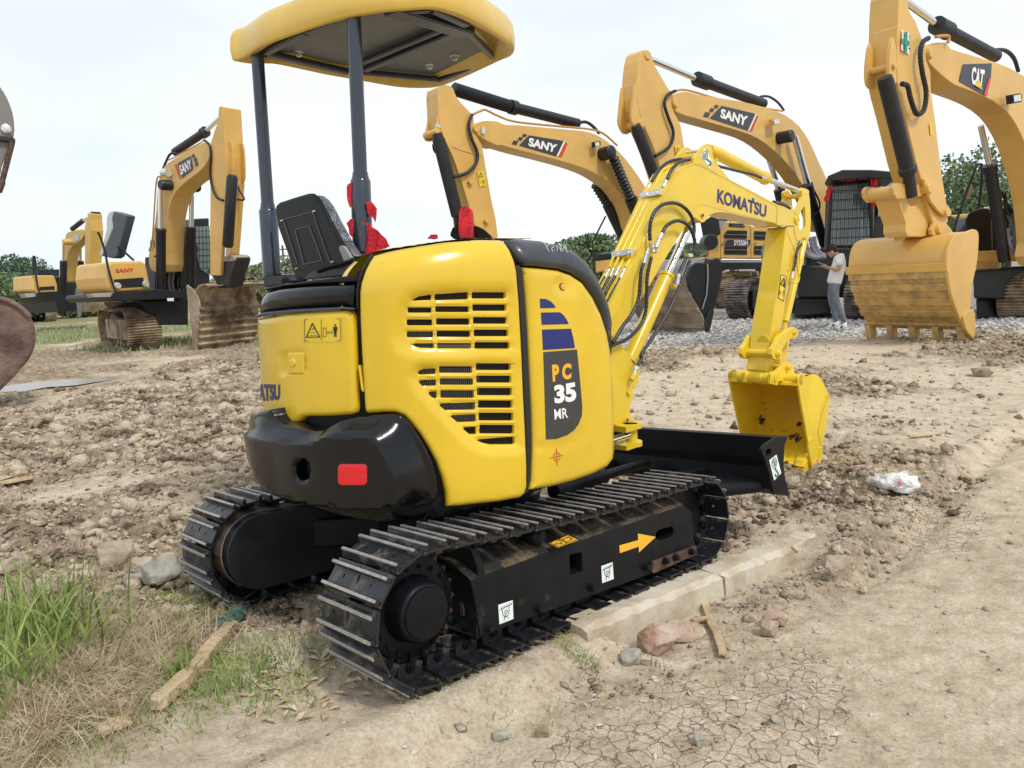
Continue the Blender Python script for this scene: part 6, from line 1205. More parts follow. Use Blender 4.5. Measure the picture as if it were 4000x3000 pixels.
stc = D_.dec('warning_sticker', [(338, 605), (366, 596), (376, 650), (345, 672)], mat('sticker_yellow2', (.80, .60, .03), .5), am_, k=-.04); strokes('sticker_drawing', [D_.t([(348, 650), (353, 615), (370, 642), (348, 650)])], 2, D_.pl(-.06), INK, stc, .02)
# bucket with tan back and black side
D_.c = 'B'
sk_ = D_.plate('bucket', [(1620, 420), (1690, 310), (1790, 278), (1890, 305), (1960, 250), (2035, 212), (2095, 270), (2115, 380), (2090, 560), (2030, 800), (1985, 960), (1930, 1060), (1890, 1200), (1875, 1110), (1800, 940), (1700, 780), (1640, 640), (1605, 540)], k=-.55, w=.06, m=BK2)
strokes('bucket_rib', [D_.t([(1890, 305), (1895, 500), (1875, 750), (1815, 945)])], 5, D_.pl(-.57), ZIN, sk_, .01)
D_.shell('bucket_shell', [(1960, 248), (1840, 235), (1720, 280), (1640, 380), (1605, 520), (1640, 680), (1740, 900), (1840, 1120), (1902, 1345)], 1.75, .05, TAN, k=-.52, par=sk_, ribs=5, r0=.35)
D_.shell('bucket_top', [(1960, 244), (1840, 230), (1715, 275), (1632, 375), (1600, 480)], 1.75, .02, mat('grey_bucket_top', (.20, .20, .21), .45, metal=.2, noise=.2, nscale=2), k=-.525, par=sk_)
D_.plate('bucket_cutter', [(1905, 1010), (1960, 955), (1988, 970), (1975, 1060), (1930, 1260), (1890, 1270), (1880, 1200)], k=-.60, w=.05, m=BK2, par=sk_)
for j in range(5): D_.plate('bucket_tooth', [(1885, 1300), (1905, 1345), (1890, 1400), (1850, 1330)], k=-.50, dk=j*.40, w=.10, m=TAN, par=sk_, n=1, b=0)
# cab, platform, carbody
D_.c = 'U'; cp = Pl(np.array([6.6, 18.6, 0]), (-.12, -.99, 0)); cv = np.array([.60, 1.6, 0])
cab = face(D_, 'cab', [(45, 820), (215, 800), (240, 815), (246, 1075), (160, 1112), (36, 1112)], cp, cv, BK2, None, .04)
face(D_, 'cab_window', [(60, 835), (215, 818), (225, 1070), (160, 1095), (50, 1095)], Pl(cp.P-np.array([0, .04, 0]), cp.n), cv*.01, GL, cab, 0)
gl = [[(x_+14, 815), (x_+4, 950), (x_, 1110)] for x_ in range(42, 215, 17)]+[[(52, y_+4), (228, y_-4)] for y_ in (850, 890, 935, 975, 1020, 1060)]
strokes('window_guard', [D_.t(l) for l in gl], 3.6, Pl(cp.P-np.array([0, .25, 0]), cp.n), BK2, cab, 0.)
tube('guard_frame', Pl(cp.P-np.array([0, .26, 0]), cp.n).hit(D_.t([(36, 1112), (44, 980), (55, 830), (65, 812), (210, 798), (222, 815), (232, 950), (240, 1100)])), .035, BK2, cab, seg=8, sm=0)
face(D_, 'cab_side', [(246, 802), (300, 790), (365, 795), (378, 860), (385, 990), (350, 1060), (290, 1075), (246, 1070)], Pl(cp.P+np.array([0, .1, 0]), (.35, -.94, 0)), cv, BK2, cab, .04); decal('side_glass', D_.t([(265, 830), (335, 812), (340, 960), (258, 968)]), Pl(cp.P+np.array([0, .06, 0]), (.35, -.94, 0)), GL, cab, .03, 0)
lettering('lettering', 'SANY', D_.t([(297, 974), (324, 974), (324, 985), (297, 985)]), Pl(cp.P+np.array([0, .02, 0]), (.35, -.94, 0)), WLET, cab, lift=.06)
face(D_, 'roof_visor', [(38, 786), (105, 758), (235, 758), (352, 768), (345, 800), (225, 796), (60, 808)], Pl(cp.P-np.array([0, .55, 0]), cp.n), cv*1.1, BK2, cab, .02)
face(D_, 'front_deck', [(-60, 1105), (250, 1110), (250, 1190), (-60, 1190)], Pl(cp.P-np.array([0, .1, 0]), cp.n), cv*1.5, BK2, None, .03); face(D_, 'car_body', [(-90, 1185), (165, 1190), (165, 1330), (-90, 1330)], Pl(cp.P-np.array([0, .35, 0]), cp.n), cv, BK2, None, .04)
face(D_, 'carbody_lower', [(-110, 1330), (60, 1330), (50, 1405), (-110, 1415)], Pl(cp.P-np.array([0, .2, 0]), cp.n), cv, BK2, None, .04)
face(D_, 'mirror', [(210, 852), (228, 845), (240, 870), (238, 900), (218, 908), (208, 885)], Pl(cp.P-np.array([0, .5, 0]), cp.n), cv*.04, BK2, cab, .01)
for k_, pts in enumerate(([(1610, 1290), (1640, 1400), (1700, 1470), (1800, 1500), (1900, 1480)], [(1650, 1270), (1680, 1380), (1740, 1460), (1850, 1500), (1930, 1490)], [(1720, 1200), (1740, 1330), (1790, 1430), (1880, 1490), (1940, 1480)], [(1770, 1190), (1790, 1320), (1840, 1420), (1920, 1470)])):
    tube('wrapped_hose', Pl(cp.P-np.array([0, .7-.05*k_, 0]), cp.n).hit(T('C', pts)), .055, PVC, D_.root, seg=8, ribbed=.09)
prism('white_box', T('C', [(1740, 1380), (1860, 1330), (1870, 1350), (1830, 1440), (1760, 1460)]), Pl(cp.P-np.array([0, .4, 0]), cp.n), cv*.2, mat('white_wrap', (.6, .6, .62), .4), D_.root, b=.02)
g0 = onground(T('D', [(450, 945)])[0]); big_track(D_.root, np.array([g0[0]+.05, g0[1]+.15, -.06]), (.70, .71), 4.3, 1.05, .62, mat('stone_grey_track', (.06, .052, .05), .6, col2=(.26, .22, .20), nscale=5, metal=.2, bump=.2, bscale=12), BK2)
g0 = onground(T('U', [(165, 1440)])[0]); big_track(D_.root, np.array([g0[0]+.15, g0[1]+.3, -.06]), (.70, .71), 4.3, 1.05, .62, bpy.data.materials['stone_grey_track'], BK2, .1)
# ---- E: nearest big machine at the right edge
E_ = Big('large yellow excavator at the right edge with a five-toothed yellow bucket', 'U', 11.9, (480, 300), (-.82, -.57), .46)
bo_ = E_.plate('boom', [(468, 215), (500, 194), (570, 190), (586, 216), (680, 245), (800, 282), (880, 318), (960, 370), (1060, 460), (1160, 600), (1230, 760), (1260, 1000), (1260, 1180), (1010, 1180), (1000, 1080), (985, 900), (950, 740), (915, 630), (882, 560), (840, 500), (775, 450), (700, 415), (620, 385), (575, 358), (515, 305), (480, 262)])
E_.dec('name_plate', [(640, 288), (768, 284), (764, 350), (742, 430), (622, 362)], PLATE, bo_); E_.dec('red_stripe', [(752, 352), (764, 345), (744, 430), (730, 424)], REDP, bo_, lift=.02)
E_.let('CAT', [(677, 298), (735, 314), (724, 402), (674, 374)], WLET, bo_, bold=.045); E_.dec('yellow_triangle', [(705, 352), (688, 384), (720, 402)], mat('logo_yellow', (.80, .50, .03), .5), bo_, lift=.03)
am_ = E_.plate('arm', [(356, 8), (365, -60), (395, -60), (400, 40), (430, 92), (458, 165), (478, 215), (480, 270), (498, 320), (500, 400), (520, 540), (548, 780), (576, 990), (515, 1010), (480, 880), (432, 720), (395, 560), (368, 450), (350, 370), (348, 250), (352, 100)], k=-.03, w=.44)
strokes('arm_weld', [E_.t([(410, 410), (495, 340)]), E_.t([(240, 150), (350, 118)])], 2, E_.pl(-.04), SYD, am_, .01)
ear_ = [(330, 165), (318, 220), (312, 300), (318, 355), (340, 372), (356, 350), (355, 290), (345, 220)]
E_.plate('arm_ear', ear_, k=-.02, w=.05, par=am_, b=0); E_.plate('arm_ear', ear_, k=-.02, dk=.33, w=.05, par=am_, b=0); E_.pin((342, 290), .05, -.06, .40, SY, am_); E_.pin((505, 235), .09, -.08, .5, SY, am_); E_.pin((365, 0), .12, .12, .42, BK2, am_)
st_ = E_.dec('safety_sticker', [(366, 134), (400, 151), (398, 244), (361, 224)], WHITE, am_, k=-.035); 
for q_ in ([(378, 142), (388, 147), (386, 236), (374, 230)], [(364, 172), (399, 186), (398, 206), (363, 194)]): E_.dec('green_cross', q_, mat('cross_green', (.02, .30, .18), .5) if 'cross_green' not in bpy.data.materials else bpy.data.materials['cross_green'], st_, k=-.04, lift=.02+.004*(q_[0][0] == 378))
for ch, q_ in (('安', [(366, 140), (377, 146), (377, 168), (365, 163)]), ('全', [(389, 154), (399, 158), (398, 180), (389, 176)]), ('第', [(363, 198), (374, 203), (373, 227), (362, 222)]), ('一', [(388, 215), (397, 219), (397, 226), (388, 222)])): E_.let(ch, q_, INK, st_, k=-.045, lift=.035, bold=.01)
E_.dec('small_label', [(490, 552), (500, 555), (504, 605), (494, 602)], mat('sticker_yellow3', (.80, .60, .03), .5), am_, k=-.035)
E_.rod('arm_cylinder_rod', (385, 5), (535, 116), .055, .2, CHROME); E_.rod('arm_cylinder', (525, 112), (790, 252), [(0, .14), (.18, .14), (.19, .10), (1, .10)], .2, BK2)
E_.rod('bucket_cylinder', (292, 345), (398, 775), [(0, .10), (.06, .112), (.93, .112), (.94, .135), (1, .125)], -.05, BK2); E_.rod('bucket_cylinder_rod', (398, 770), (412, 880), .09, -.05, BK2)
E_.tube('hydraulic_hose', [(490, 170), (462, 190), (452, 250), (462, 330), (478, 410), (468, 490), (435, 508), (408, 440), (395, 385), (370, 375)], .038, -.12, RUB, am_, ribbed=.05); E_.tube('hydraulic_hose', [(270, 395), (242, 400), (240, 430), (262, 490), (292, 520)], .032, .4, RUB, am_); E_.tube('hydraulic_hose', [(262, 395), (300, 540), (340, 700), (352, 800)], .022, .4, BLUE, am_); E_.tube('hydraulic_hose', [(780, 225), (830, 225), (870, 260), (890, 320)], .035, .2, RUB, bo_); E_.tube('steel_pipe', [(520, 165), (560, 160), (580, 165), (575, 190)], .025, -.05, COP, bo_)
E_.rod('boom_cylinder_rod', (722, 560), (762, 745), .055, .7, CHROME); E_.rod('boom_cylinder', (762, 738), (828, 1165), [(0, .13), (.07, .13), (.08, .11), (1, .11)], .7, BK2)
E_.plate('work_lamp', [(862, 422), (900, 416), (908, 428), (904, 456), (866, 462)], k=-.2, w=.1, m=BK2, par=bo_, n=1, b=0); E_.dec('lamp_glass', [(866, 428), (898, 422), (900, 450), (868, 456)], LAMP, bo_, k=-.21)
# linkage
for k_ in (0, .44): E_.plate('linkage_lug', [(330, 840), (345, 818), (375, 822), (430, 828), (470, 815), (488, 800), (510, 815), (512, 850), (495, 868), (440, 880), (350, 890)], k=-.02, dk=k_, w=.06, par=am_)
E_.plate('tipping_link', [(352, 885), (388, 890), (405, 918), (440, 915), (452, 880), (480, 882), (505, 960), (520, 1010), (512, 1050), (395, 1056), (388, 1000)], k=.04, w=.36, par=am_); E_.plate('arm_link', [(468, 800), (500, 805), (530, 860), (585, 930), (590, 960), (560, 965), (500, 900)], k=-.10, w=.05, par=am_); E_.pin((575, 945), .06, -.14, .6, SY, am_); E_.pin((500, 840), .08, -.14, .1, SY, am_); E_.pin((345, 855), .09, .0, .50, SY, am_)
E_.plate('bucket_ear', [(505, 1050), (512, 1000), (535, 985), (570, 1000), (600, 1040), (590, 1060)], k=-.05, w=.06, par=am_); E_.pin((545, 1020), .09, -.10, .5, SY, am_); E_.plate('bucket_ear', [(505, 1050), (512, 1000), (535, 985), (570, 1000), (600, 1040), (590, 1060)], k=-.05, dk=.58, w=.06, par=am_)
sk_ = E_.plate('bucket', [(600, 1065), (620, 1044), (655, 1038), (690, 1024), (710, 1035), (714, 1070), (708, 1160), (690, 1250), (678, 1330), (676, 1390), (660, 1470), (640, 1450), (612, 1380), (590, 1310), (578, 1240), (572, 1170), (580, 1110)], k=-.42, w=.05, m=SY)
E_.shell('bucket_top', [(660, 1034), (630, 1040), (602, 1058), (582, 1105), (574, 1170), (576, 1205)], 1.62, .05, SY, k=-.40, par=sk_)
E_.shell('bucket_shell', [(576, 1205), (579, 1250), (592, 1310), (615, 1380), (645, 1445), (668, 1475)], 1.62, .05, MUDB, k=-.40, par=sk_, ribs=5, rm=MUDB); E_.shell('bucket_band', [(568, 1176), (572, 1212)], 1.66, .02, SY, k=-.42, par=sk_, n=1)
E_.plate('bucket_cutter', [(655, 1400), (678, 1385), (698, 1400), (697, 1500), (684, 1508), (655, 1470), (645, 1420)], k=-.46, w=.06, m=SY, par=sk_)
for j in range(5): E_.plate('bucket_tooth', [(640, 1462), (662, 1462), (684, 1562), (668, 1566), (648, 1530)], k=-.40, dk=j*.385, w=.10, m=MUDB, par=sk_, n=1, b=0)
# body behind
ep_ = Pl(np.array([9.5, 15.8, 0]), (.1, -.99, 0)); ev = np.array([1.05, 1.6, 0])
face(E_, 'cab_step_box', [(652, 985), (668, 950), (720, 930), (760, 930), (770, 960), (775, 1120), (700, 1125), (655, 1020)], ep_, ev, BK2, None, .04); face(E_, 'seat_block', [(755, 935), (850, 930), (855, 1120), (770, 1120)], Pl(ep_.P+np.array([0, .6, 0]), ep_.n), ev, BK2, None, .04)
face(E_, 'side_deck', [(700, 1122), (990, 1112), (1000, 1160), (800, 1172), (705, 1170)], Pl(ep_.P-np.array([0, .1, 0]), ep_.n), ev, SY, None, .03); face(E_, 'slatted_panel', [(700, 1172), (808, 1168), (808, 1203), (700, 1207)], Pl(ep_.P-np.array([0, .1, 0]), ep_.n), ev, SY, None, .02)
strokes('panel_slats', [E_.t([(706, y_), (795, y_-2)]) for y_ in (1178, 1186, 1194, 1201)], 2, Pl(ep_.P-np.array([0, .13, 0]), ep_.n), MUD, E_.root, .02)
face(E_, 'roof_yellow', [(580, 962), (660, 955), (735, 940), (735, 925), (850, 922), (850, 940), (735, 965), (600, 975)], Pl(ep_.P+np.array([0, 2.0, 0]), ep_.n), ev, SY, None, .02); face(E_, 'rear_window', [(610, 978), (680, 965), (720, 975), (700, 1035), (612, 1038)], Pl(ep_.P+np.array([0, 1.5, 0]), ep_.n), ev, GL, None, .02)
face(E_, 'platform', [(690, 1210), (830, 1200), (1000, 1190), (1000, 1340), (690, 1335)], Pl(ep_.P-np.array([0, .2, 0]), ep_.n), ev, BK2, None, .04); face(E_, 'car_body', [(700, 1335), (890, 1330), (905, 1400), (860, 1418), (705, 1428)], Pl(ep_.P+np.array([0, .1, 0]), ep_.n), ev, BK2, None, .04)
tube('handrail', Pl(ep_.P-np.array([0, .1, 0]), ep_.n).hit(E_.t([(598, 1035), (650, 880), (700, 750), (715, 735), (727, 745), (722, 850), (712, 930)])), .025, BK2, E_.root, seg=8); face(E_, 'mirror', [(655, 825), (682, 820), (686, 850), (668, 890), (645, 880)], Pl(ep_.P-np.array([0, .1, 0]), ep_.n), ev*.03, ZIN, None, 0)
for k_, pts in enumerate(([(850, 960), (870, 1020), (880, 1100), (915, 1140)], [(862, 950), (880, 1000), (890, 1080), (930, 1130)], [(840, 1020), (850, 1090), (890, 1140), (930, 1150)])): tube('wrapped_hose', Pl(ep_.P-np.array([0, .8, 0]), ep_.n).hit(E_.t(pts)), .05, PVC, E_.root, seg=8, ribbed=.08)
for pts in ([(800, 850), (830, 880), (835, 940), (855, 960)], [(830, 905), (850, 930), (862, 950)]): tube('hydraulic_hose', Pl(ep_.P-np.array([0, .9, 0]), ep_.n).hit(E_.t(pts)), .035, RUB, E_.root, seg=8)
big_track(E_.root, np.array([10.6, 15.6, -.06]), (.70, .71), 4.3, 1.05, .62, MUD, BK2)
# ---- F: grey machine cut by the left edge: arm above, red-brown bucket below
F_ = Big('grey excavator cut off by the left edge of the picture with a rusty red-brown bucket', 'L', 10.4, (30, 300), (.82, .57), .4)
F_.plate('arm', [(-150, -80), (-60, -20), (0, 55), (40, 120), (70, 200), (80, 270), (78, 325), (40, 335), (-150, 320)], m=mat('olive_grey_paint', (.20, .19, .17), .5)); F_.pin((35, 292), .06, -.03, .1, STEEL)
F_.plate('cylinder_bracket', [(-120, 328), (40, 330), (85, 350), (80, 368), (30, 362), (-120, 350)], k=-.02, w=.2, m=BK2); F_.plate('bucket_cylinder', [(-120, 360), (50, 362), (40, 420), (10, 500), (-10, 560), (-120, 560)], k=.05, w=.15, m=bpy.data.materials['olive_grey_paint'])
F_.rod('pipe', (70, 365), (8, 605), .035, 0, RUST); F_.rod('pipe_end', (14, 590), (-8, 650), .04, 0, RUST)
F_.c = 'M'
F_.plate('bucket', [(-120, 1140), (-20, 1142), (60, 1160), (160, 1205), (250, 1270), (320, 1340), (365, 1420), (385, 1520), (385, 1620), (360, 1720), (300, 1830), (220, 1920), (100, 2050), (-120, 2150)], k=-.2, w=.9, m=mat('rusty_red_bucket', (.09, .045, .04), .6, col2=(.20, .125, .10), nscale=2.6, lo=.38, hi=.6, bump=.8, bscale=3.5), b=.05)
tube('bucket_rim', F_.pl(-.22).hit(F_.t([(-20, 1148), (60, 1165), (160, 1210), (250, 1275), (318, 1345)])), .035, bpy.data.materials['rusty_red_bucket'], F_.root)
# ---- G: small yellow machine seen under the big ones
G_ = Big('tiny bright yellow machine glimpsed between the big tracks and the black carbody', 'D', 27, (600, 250), (-.8, -.6), .8)
G_.plate('body', [(270, 240), (430, 235), (520, 212), (700, 210), (790, 215), (808, 318), (520, 310), (430, 262), (275, 260)], m=YEL2, n=1); strokes('grille', [G_.t(l) for l in ([(480, 240), (670, 235)], [(495, 258), (672, 252)], [(500, 275), (672, 270)], [(520, 292), (672, 288)])], 2.4, G_.pl(-.02), INK, G_.root, .02)
G_.plate('window', [(700, 230), (760, 235), (770, 300), (705, 298)], k=-.02, w=.02, m=BLUE, n=1, b=0)

RIB_ = Pl(cp.P-np.array([0, .45, 0]), cp.n)
for i_, p_ in enumerate(([(92, 806), (110, 790), (140, 770), (165, 768), (175, 785), (205, 780), (222, 790), (218, 800), (170, 804), (120, 812)], [(225, 790), (240, 792), (262, 835), (270, 868), (255, 868), (245, 830), (238, 850), (226, 820)], [(22, 895), (38, 850), (55, 830), (50, 870), (36, 898)], [(232, 900), (258, 900), (250, 915), (240, 925)])):
    V, F, be_, _ = tri2d(T('U', smooth_closed(p_, 2)), (), 6, 8); X = RIB_.hit(V); X[:, 1] -= .05*np.sin(V[:, 0]*.3)+.06*np.abs(np.sin(V[:, 1]*.25+V[:, 0]*.1)); k_ = len(X); F = [tuple(map(int, f)) for f in F]; F += [tuple(q+k_ for q in f[::-1]) for f in F]+[(q, r_, r_+k_, q+k_) for r_, q in be_]
    o = mk('red_ribbon', list(X)+list(X+np.array([0, .03, 0])), F, REDCLOTH, None, True); tag(o, ['bunched red ribbon lying over the top of the guarded cab front', 'red ribbon hanging at the right corner of the guarded cab', 'red ribbon end at the left corner of the guarded cab', 'small red tassel below the cab mirror'][i_], 'ribbon', 'red ribbons on the cab')
# ================================================================== red cloths on the near machine
def cloth(name, label, px, surf, th, grp='red cloths tied on the small excavator', amp=.007):
    V, F, be_, _ = tri2d(px, (), 9, 8); X = surf.hit(V); n = surf.nrm(X); w = np.sin(V[:, 0]*.16+V[:, 1]*.03)*amp+fbm(V[:, 0], V[:, 1], .02, 2, 7)*amp*1.4
    X1 = X+n*w[:, None]; X2 = X1-n*th; k = len(X1); F = [tuple(map(int, f)) for f in F]; a, b, c = X1[F[0][0]], X1[F[0][1]], X1[F[0][2]]
    if np.cross(b-a, c-a)@n[0] < 0: F = [f[::-1] for f in F]; be_ = [(q, p_) for p_, q in be_]
    F += [tuple(i+k for i in f[::-1]) for f in F]+[(q, p_, p_+k, q+k) for p_, q in be_]
    o = mk(name, list(X1)+list(X2), F, REDCLOTH, None, True); tag(o, label, 'cloth', grp); return o
pc1 = Pl(uw(-.32, .18, 1.6), (-.2, -1, 0)); 
cloth('red_cloth', 'red cloth draped behind the near canopy post, its lower end spread over the hood', T('G', [(1640, 640), (1680, 690), (1780, 770), (1850, 850), (1925, 968), (1800, 1010), (1690, 1062), (1600, 1080), (1360, 800), (1295, 635), (1340, 580), (1400, 560)]), pc1, .01, amp=.009)
cloth('red_cloth', 'ragged red cloth end hanging high on the right of the near canopy post', T('G', [(1600, 330), (1660, 330), (1700, 370), (1738, 420), (1728, 520), (1712, 615), (1690, 560), (1600, 500)]), pc1, .008)
cloth('red_cloth', 'narrow red cloth strip showing left of the near canopy post', T('G', [(1297, 110), (1320, 80), (1400, 40), (1400, 420), (1345, 400), (1310, 240)]), pc1, .008)
lv2 = Pl(lv.P-np.array([0, .06, 0]), lv.n)
cloth('red_cloth', 'red cloth wrapped over the control lever behind the hood', T('S', smooth_closed([(396, 1135), (420, 1117), (450, 1120), (472, 1150), (478, 1220), (482, 1300), (482, 1366), (430, 1362), (396, 1362), (382, 1300), (384, 1210)], 2)), lv2, .06, amp=.006)
cloth('red_cloth', 'small red cloth end lying on the hood left of the lever', T('S', [(138, 1372), (170, 1340), (205, 1338), (212, 1365), (190, 1376)]), lv2, .02)
# ================================================================== person
def person():
    root = thing('person', 'person in a white T-shirt and grey trousers looking down at a phone', 'person', (0, 0, 0))
    SKIN = mat('skin', (.52, .30, .20), .55, noise=.08, nscale=9); SHIRT = mat('white_tshirt', (.80, .80, .79), .8, noise=.05, nscale=7, bump=.2, bscale=10); TR = mat('grey_trousers', (.16, .18, .22), .85, noise=.12, nscale=10, bump=.2, bscale=12)
    HAIR = mat('black_hair', (.012, .011, .012), .5, bump=.3, bscale=40); SHOE_ = mat('white_shoes', (.75, .75, .74), .5)
    g = onground(T('X', [(520, 1565)])[0]); k = None
    zc = math.hypot(g[0], g[1]); fdir = np.array([g[0], g[1]])/zc; g = g*.925; zc *= .925; pl_ = Pl((g[0], g[1], 0), (*fdir, 0)); right = np.array([fdir[1], -fdir[0], 0]); away = np.array([fdir[0], fdir[1], 0])
    def at(x, y, d=0): return pl_.hit(T('X', [(x, y)]))[0]+away*d
    def blob(name, chains, m, par, lvl=2):
        """one continuous body grown along joined chains of (x, y, depth, radius)"""
        vs, es, rs, ids = [], [], [], {}
        for ch in chains:
            pr = None
            for q in ch:
                key = q[:3]
                if key not in ids: ids[key] = len(vs); vs.append(at(*q[:3])); rs.append(q[3])
                if pr is not None and (pr, ids[key]) not in es: es.append((pr, ids[key]))
                pr = ids[key]
        me = bpy.data.meshes.new(name); me.from_pydata([tuple(v) for v in vs], es, []); o = bpy.data.objects.new(name, me); COL.objects.link(o); me.materials.append(m)
        sk = o.modifiers.new('skin', 'SKIN'); sk.use_smooth_shade = True
        for i, d in enumerate(me.skin_vertices[0].data): d.radius = (rs[i][0], rs[i][1]) if isinstance(rs[i], tuple) else (rs[i], rs[i]); d.use_root = (i == 0)
        ss = o.modifiers.new('s', 'SUBSURF'); ss.levels = lvl; ss.render_levels = lvl
        dg = bpy.context.evaluated_depsgraph_get(); dg.update(); me2 = bpy.data.meshes.new_from_object(o.evaluated_get(dg)); bpy.data.objects.remove(o); n = bpy.data.objects.new(name, me2); COL.objects.link(n)
        me2.polygons.foreach_set('use_smooth', [True]*len(me2.polygons)); setp(n, par); return n
    # body (skin): torso core, neck, head, arms, hands
    S_ = (500, 560, 0)
    body = blob('body', [[(475, 850, 0, .07), (500, 700, 0, .07), (520, 560, 0, .07), (525, 440, 0, .07), (500, 395, 0, .05), (470, 365, 0, .050), (440, 345, 0, .055)],
                         [(525, 440, 0, .07), (530, 455, -.15, .045), (534, 560, -.20, .045), (515, 640, -.21, .043), (440, 630, -.20, .036), (360, 590, -.16, .026)],
                         [(525, 440, 0, .07), (515, 450, .15, .045), (500, 560, .18, .045), (480, 620, .18, .042), (400, 625, .10, .034), (330, 610, .02, .026)],
                         [(475, 850, 0, .07), (455, 960, -.08, .05), (455, 1060, -.10, .05), (545, 1300, -.11, .04), (608, 1460, -.11, .036)], [(475, 850, 0, .07), (420, 960, .08, .05), (400, 1060, .10, .05), (455, 1320, .10, .04), (480, 1460, .10, .036)]], SKIN, root)
    head = []
    hc = at(415, 335)
    def ball(c, ax, rad, n=20, m_=14):
        V = []; F = []
        for j in range(m_+1):
            ph = math.pi*j/m_
            for i in range(n):
                th_ = 2*math.pi*i/n; V.append(c+ax[0]*rad[0]*math.sin(ph)*math.cos(th_)+ax[1]*rad[1]*math.sin(ph)*math.sin(th_)+ax[2]*rad[2]*math.cos(ph))
        for j in range(m_):
            for i in range(n): F.append((j*n+i, (j+1)*n+i, (j+1)*n+(i+1) % n, j*n+(i+1) % n))
        return V, F
    fw = -right*.88+np.array([0, 0, -.47]); fw /= np.linalg.norm(fw); upv = np.array([0, 0, .88])-right*.47; upv /= np.linalg.norm(upv); sdv = away
    X_ = [ball(hc, (fw, sdv, upv), (.095, .074, .108)), ball(hc+fw*.045-upv*.062, (fw, sdv, upv), (.048, .045, .045)), ball(hc+fw*.096-upv*.012, (fw, sdv, upv), (.017, .011, .020)), ball(hc-fw*.0-sdv*.073-upv*.005, (fw, sdv, upv), (.018, .010, .028))]
    V, F = merge(X_); hm = mk('head', V, F, SKIN, body, 2)
    rmm = hm.modifiers.new('r', 'REMESH'); rmm.mode = 'VOXEL'; rmm.voxel_size = .008; rmm.use_smooth_shade = True; smm = hm.modifiers.new('s', 'SMOOTH'); smm.iterations = 3
    V, F = merge([ball(hc+fw*.075-sdv*.030-upv*-.012, (fw, sdv, upv), (.012, .010, .008)), ball(hc+fw*.075+sdv*.030+upv*.012, (fw, sdv, upv), (.012, .010, .008)), box_vf(hc+fw*.083-upv*.055, (fw, sdv, upv), (.006, .022, .004))]); mk('eyes_and_mouth', V, F, mat('dark_features', (.05, .02, .02), .5), hm, True)
    tube('glasses', [hc+fw*.06-sdv*.075+upv*.012, hc+fw*.092-sdv*.05+upv*.008, hc+fw*.097+upv*.006, hc+fw*.092+sdv*.05+upv*.008], .004, INK, hm, seg=6)
    v, f = rod(hc-sdv*.080-upv*.01, hc-sdv*.082-upv*.045, [(0, .007), (1, .005)], 8); mk('earbud', v, f, WHITE, hm)
    Hh = [ball(hc-fw*.012+upv*.040, (fw, sdv, upv), (.102, .086, .082)), ball(hc-fw*.045+upv*.0, (fw, sdv, upv), (.066, .080, .075)), ball(hc+fw*.055+upv*.075, (fw, sdv, upv), (.055, .07, .035))]
    for q in range(26):
        a_ = RNG.uniform(0, 6.28); Hh.append(ball(hc-fw*.005+upv*(.07+RNG.uniform(0, .045))+fw*math.cos(a_)*.075+sdv*math.sin(a_)*.06, (fw, sdv, upv), (.026, .020, .020), 8, 6))
    V, F = merge(Hh); mk('hair', V, F, HAIR, hm, 2)
    # hands round the phone: palm with four fingers and a thumb each
    for s_, (hx, hy, hd) in ((-1, (318, 568, -.10)), (1, (300, 590, .0))):
        p0 = at(360 if s_ < 0 else 330, 590 if s_ < 0 else 610, -.16 if s_ < 0 else .02); p1 = at(hx-40, hy-10, hd); d = (p1-p0)/np.linalg.norm(p1-p0); side = away*(1 if s_ < 0 else -1); pts = []
        pr = [ball(p0+(p1-p0)*.45, (d, side, np.cross(d, side)), (.055, .038, .020))]
        for fi in range(4):
            b0 = p0+(p1-p0)*.75+side*(-.028+.019*fi)+np.array([0, 0, -.012]); L_f = (.060, .068, .064, .05)[fi]; pr.append(sweep(smooth_open([b0, b0+d*L_f*.5-np.array([0, 0, .006]), b0+d*L_f*.85+np.array([0, 0, .006]), b0+d*L_f*.8+np.array([0, 0, .022])], 3), .0085, 7))
        b0 = p0+(p1-p0)*.35+side*.036; pr.append(sweep(smooth_open([b0, b0+d*.03+side*.008+np.array([0, 0, .012]), b0+d*.062+np.array([0, 0, .022])], 3), .010, 7))
        V, F = merge(pr); h_ = mk('hand', V, F, SKIN, body, 2); rmm = h_.modifiers.new('r', 'REMESH'); rmm.mode = 'VOXEL'; rmm.voxel_size = .005; rmm.use_smooth_shade = True
    ph = at(225, 528, -.06); V, F = box_vf(ph, (-right*.8+np.array([0, 0, .35]), away, np.array([0, 0, .85])+right*.4), (.072, .036, .005)); po = mk('phone', V, F, mat('phone_white', (.5, .5, .52), .2), None); bev(po, .004); tag(po, 'pale phone held in the hands of the person in the white T-shirt', 'phone')
    # shirt, trousers, shoes
    sh_ = blob('tshirt', [[(440, 880, 0, (.150, .145)), (452, 830, 0, (.158, .15)), (470, 760, 0, (.155, .15)), (495, 660, 0, (.158, .15)), (515, 560, 0, (.165, .16)), (528, 470, 0, (.17, .15)), (520, 420, 0, (.12, .13)), (495, 395, 0, (.068, .07))],
                       [(528, 470, 0, (.17, .15)), (535, 450, -.14, (.085, .085)), (538, 520, -.205, (.074, .07)), (528, 575, -.215, (.072, .066))], [(528, 470, 0, (.17, .15)), (522, 450, .14, (.085, .085)), (510, 520, .20, (.07, .07)), (500, 570, .205, (.07, .064))]], SHIRT, body)
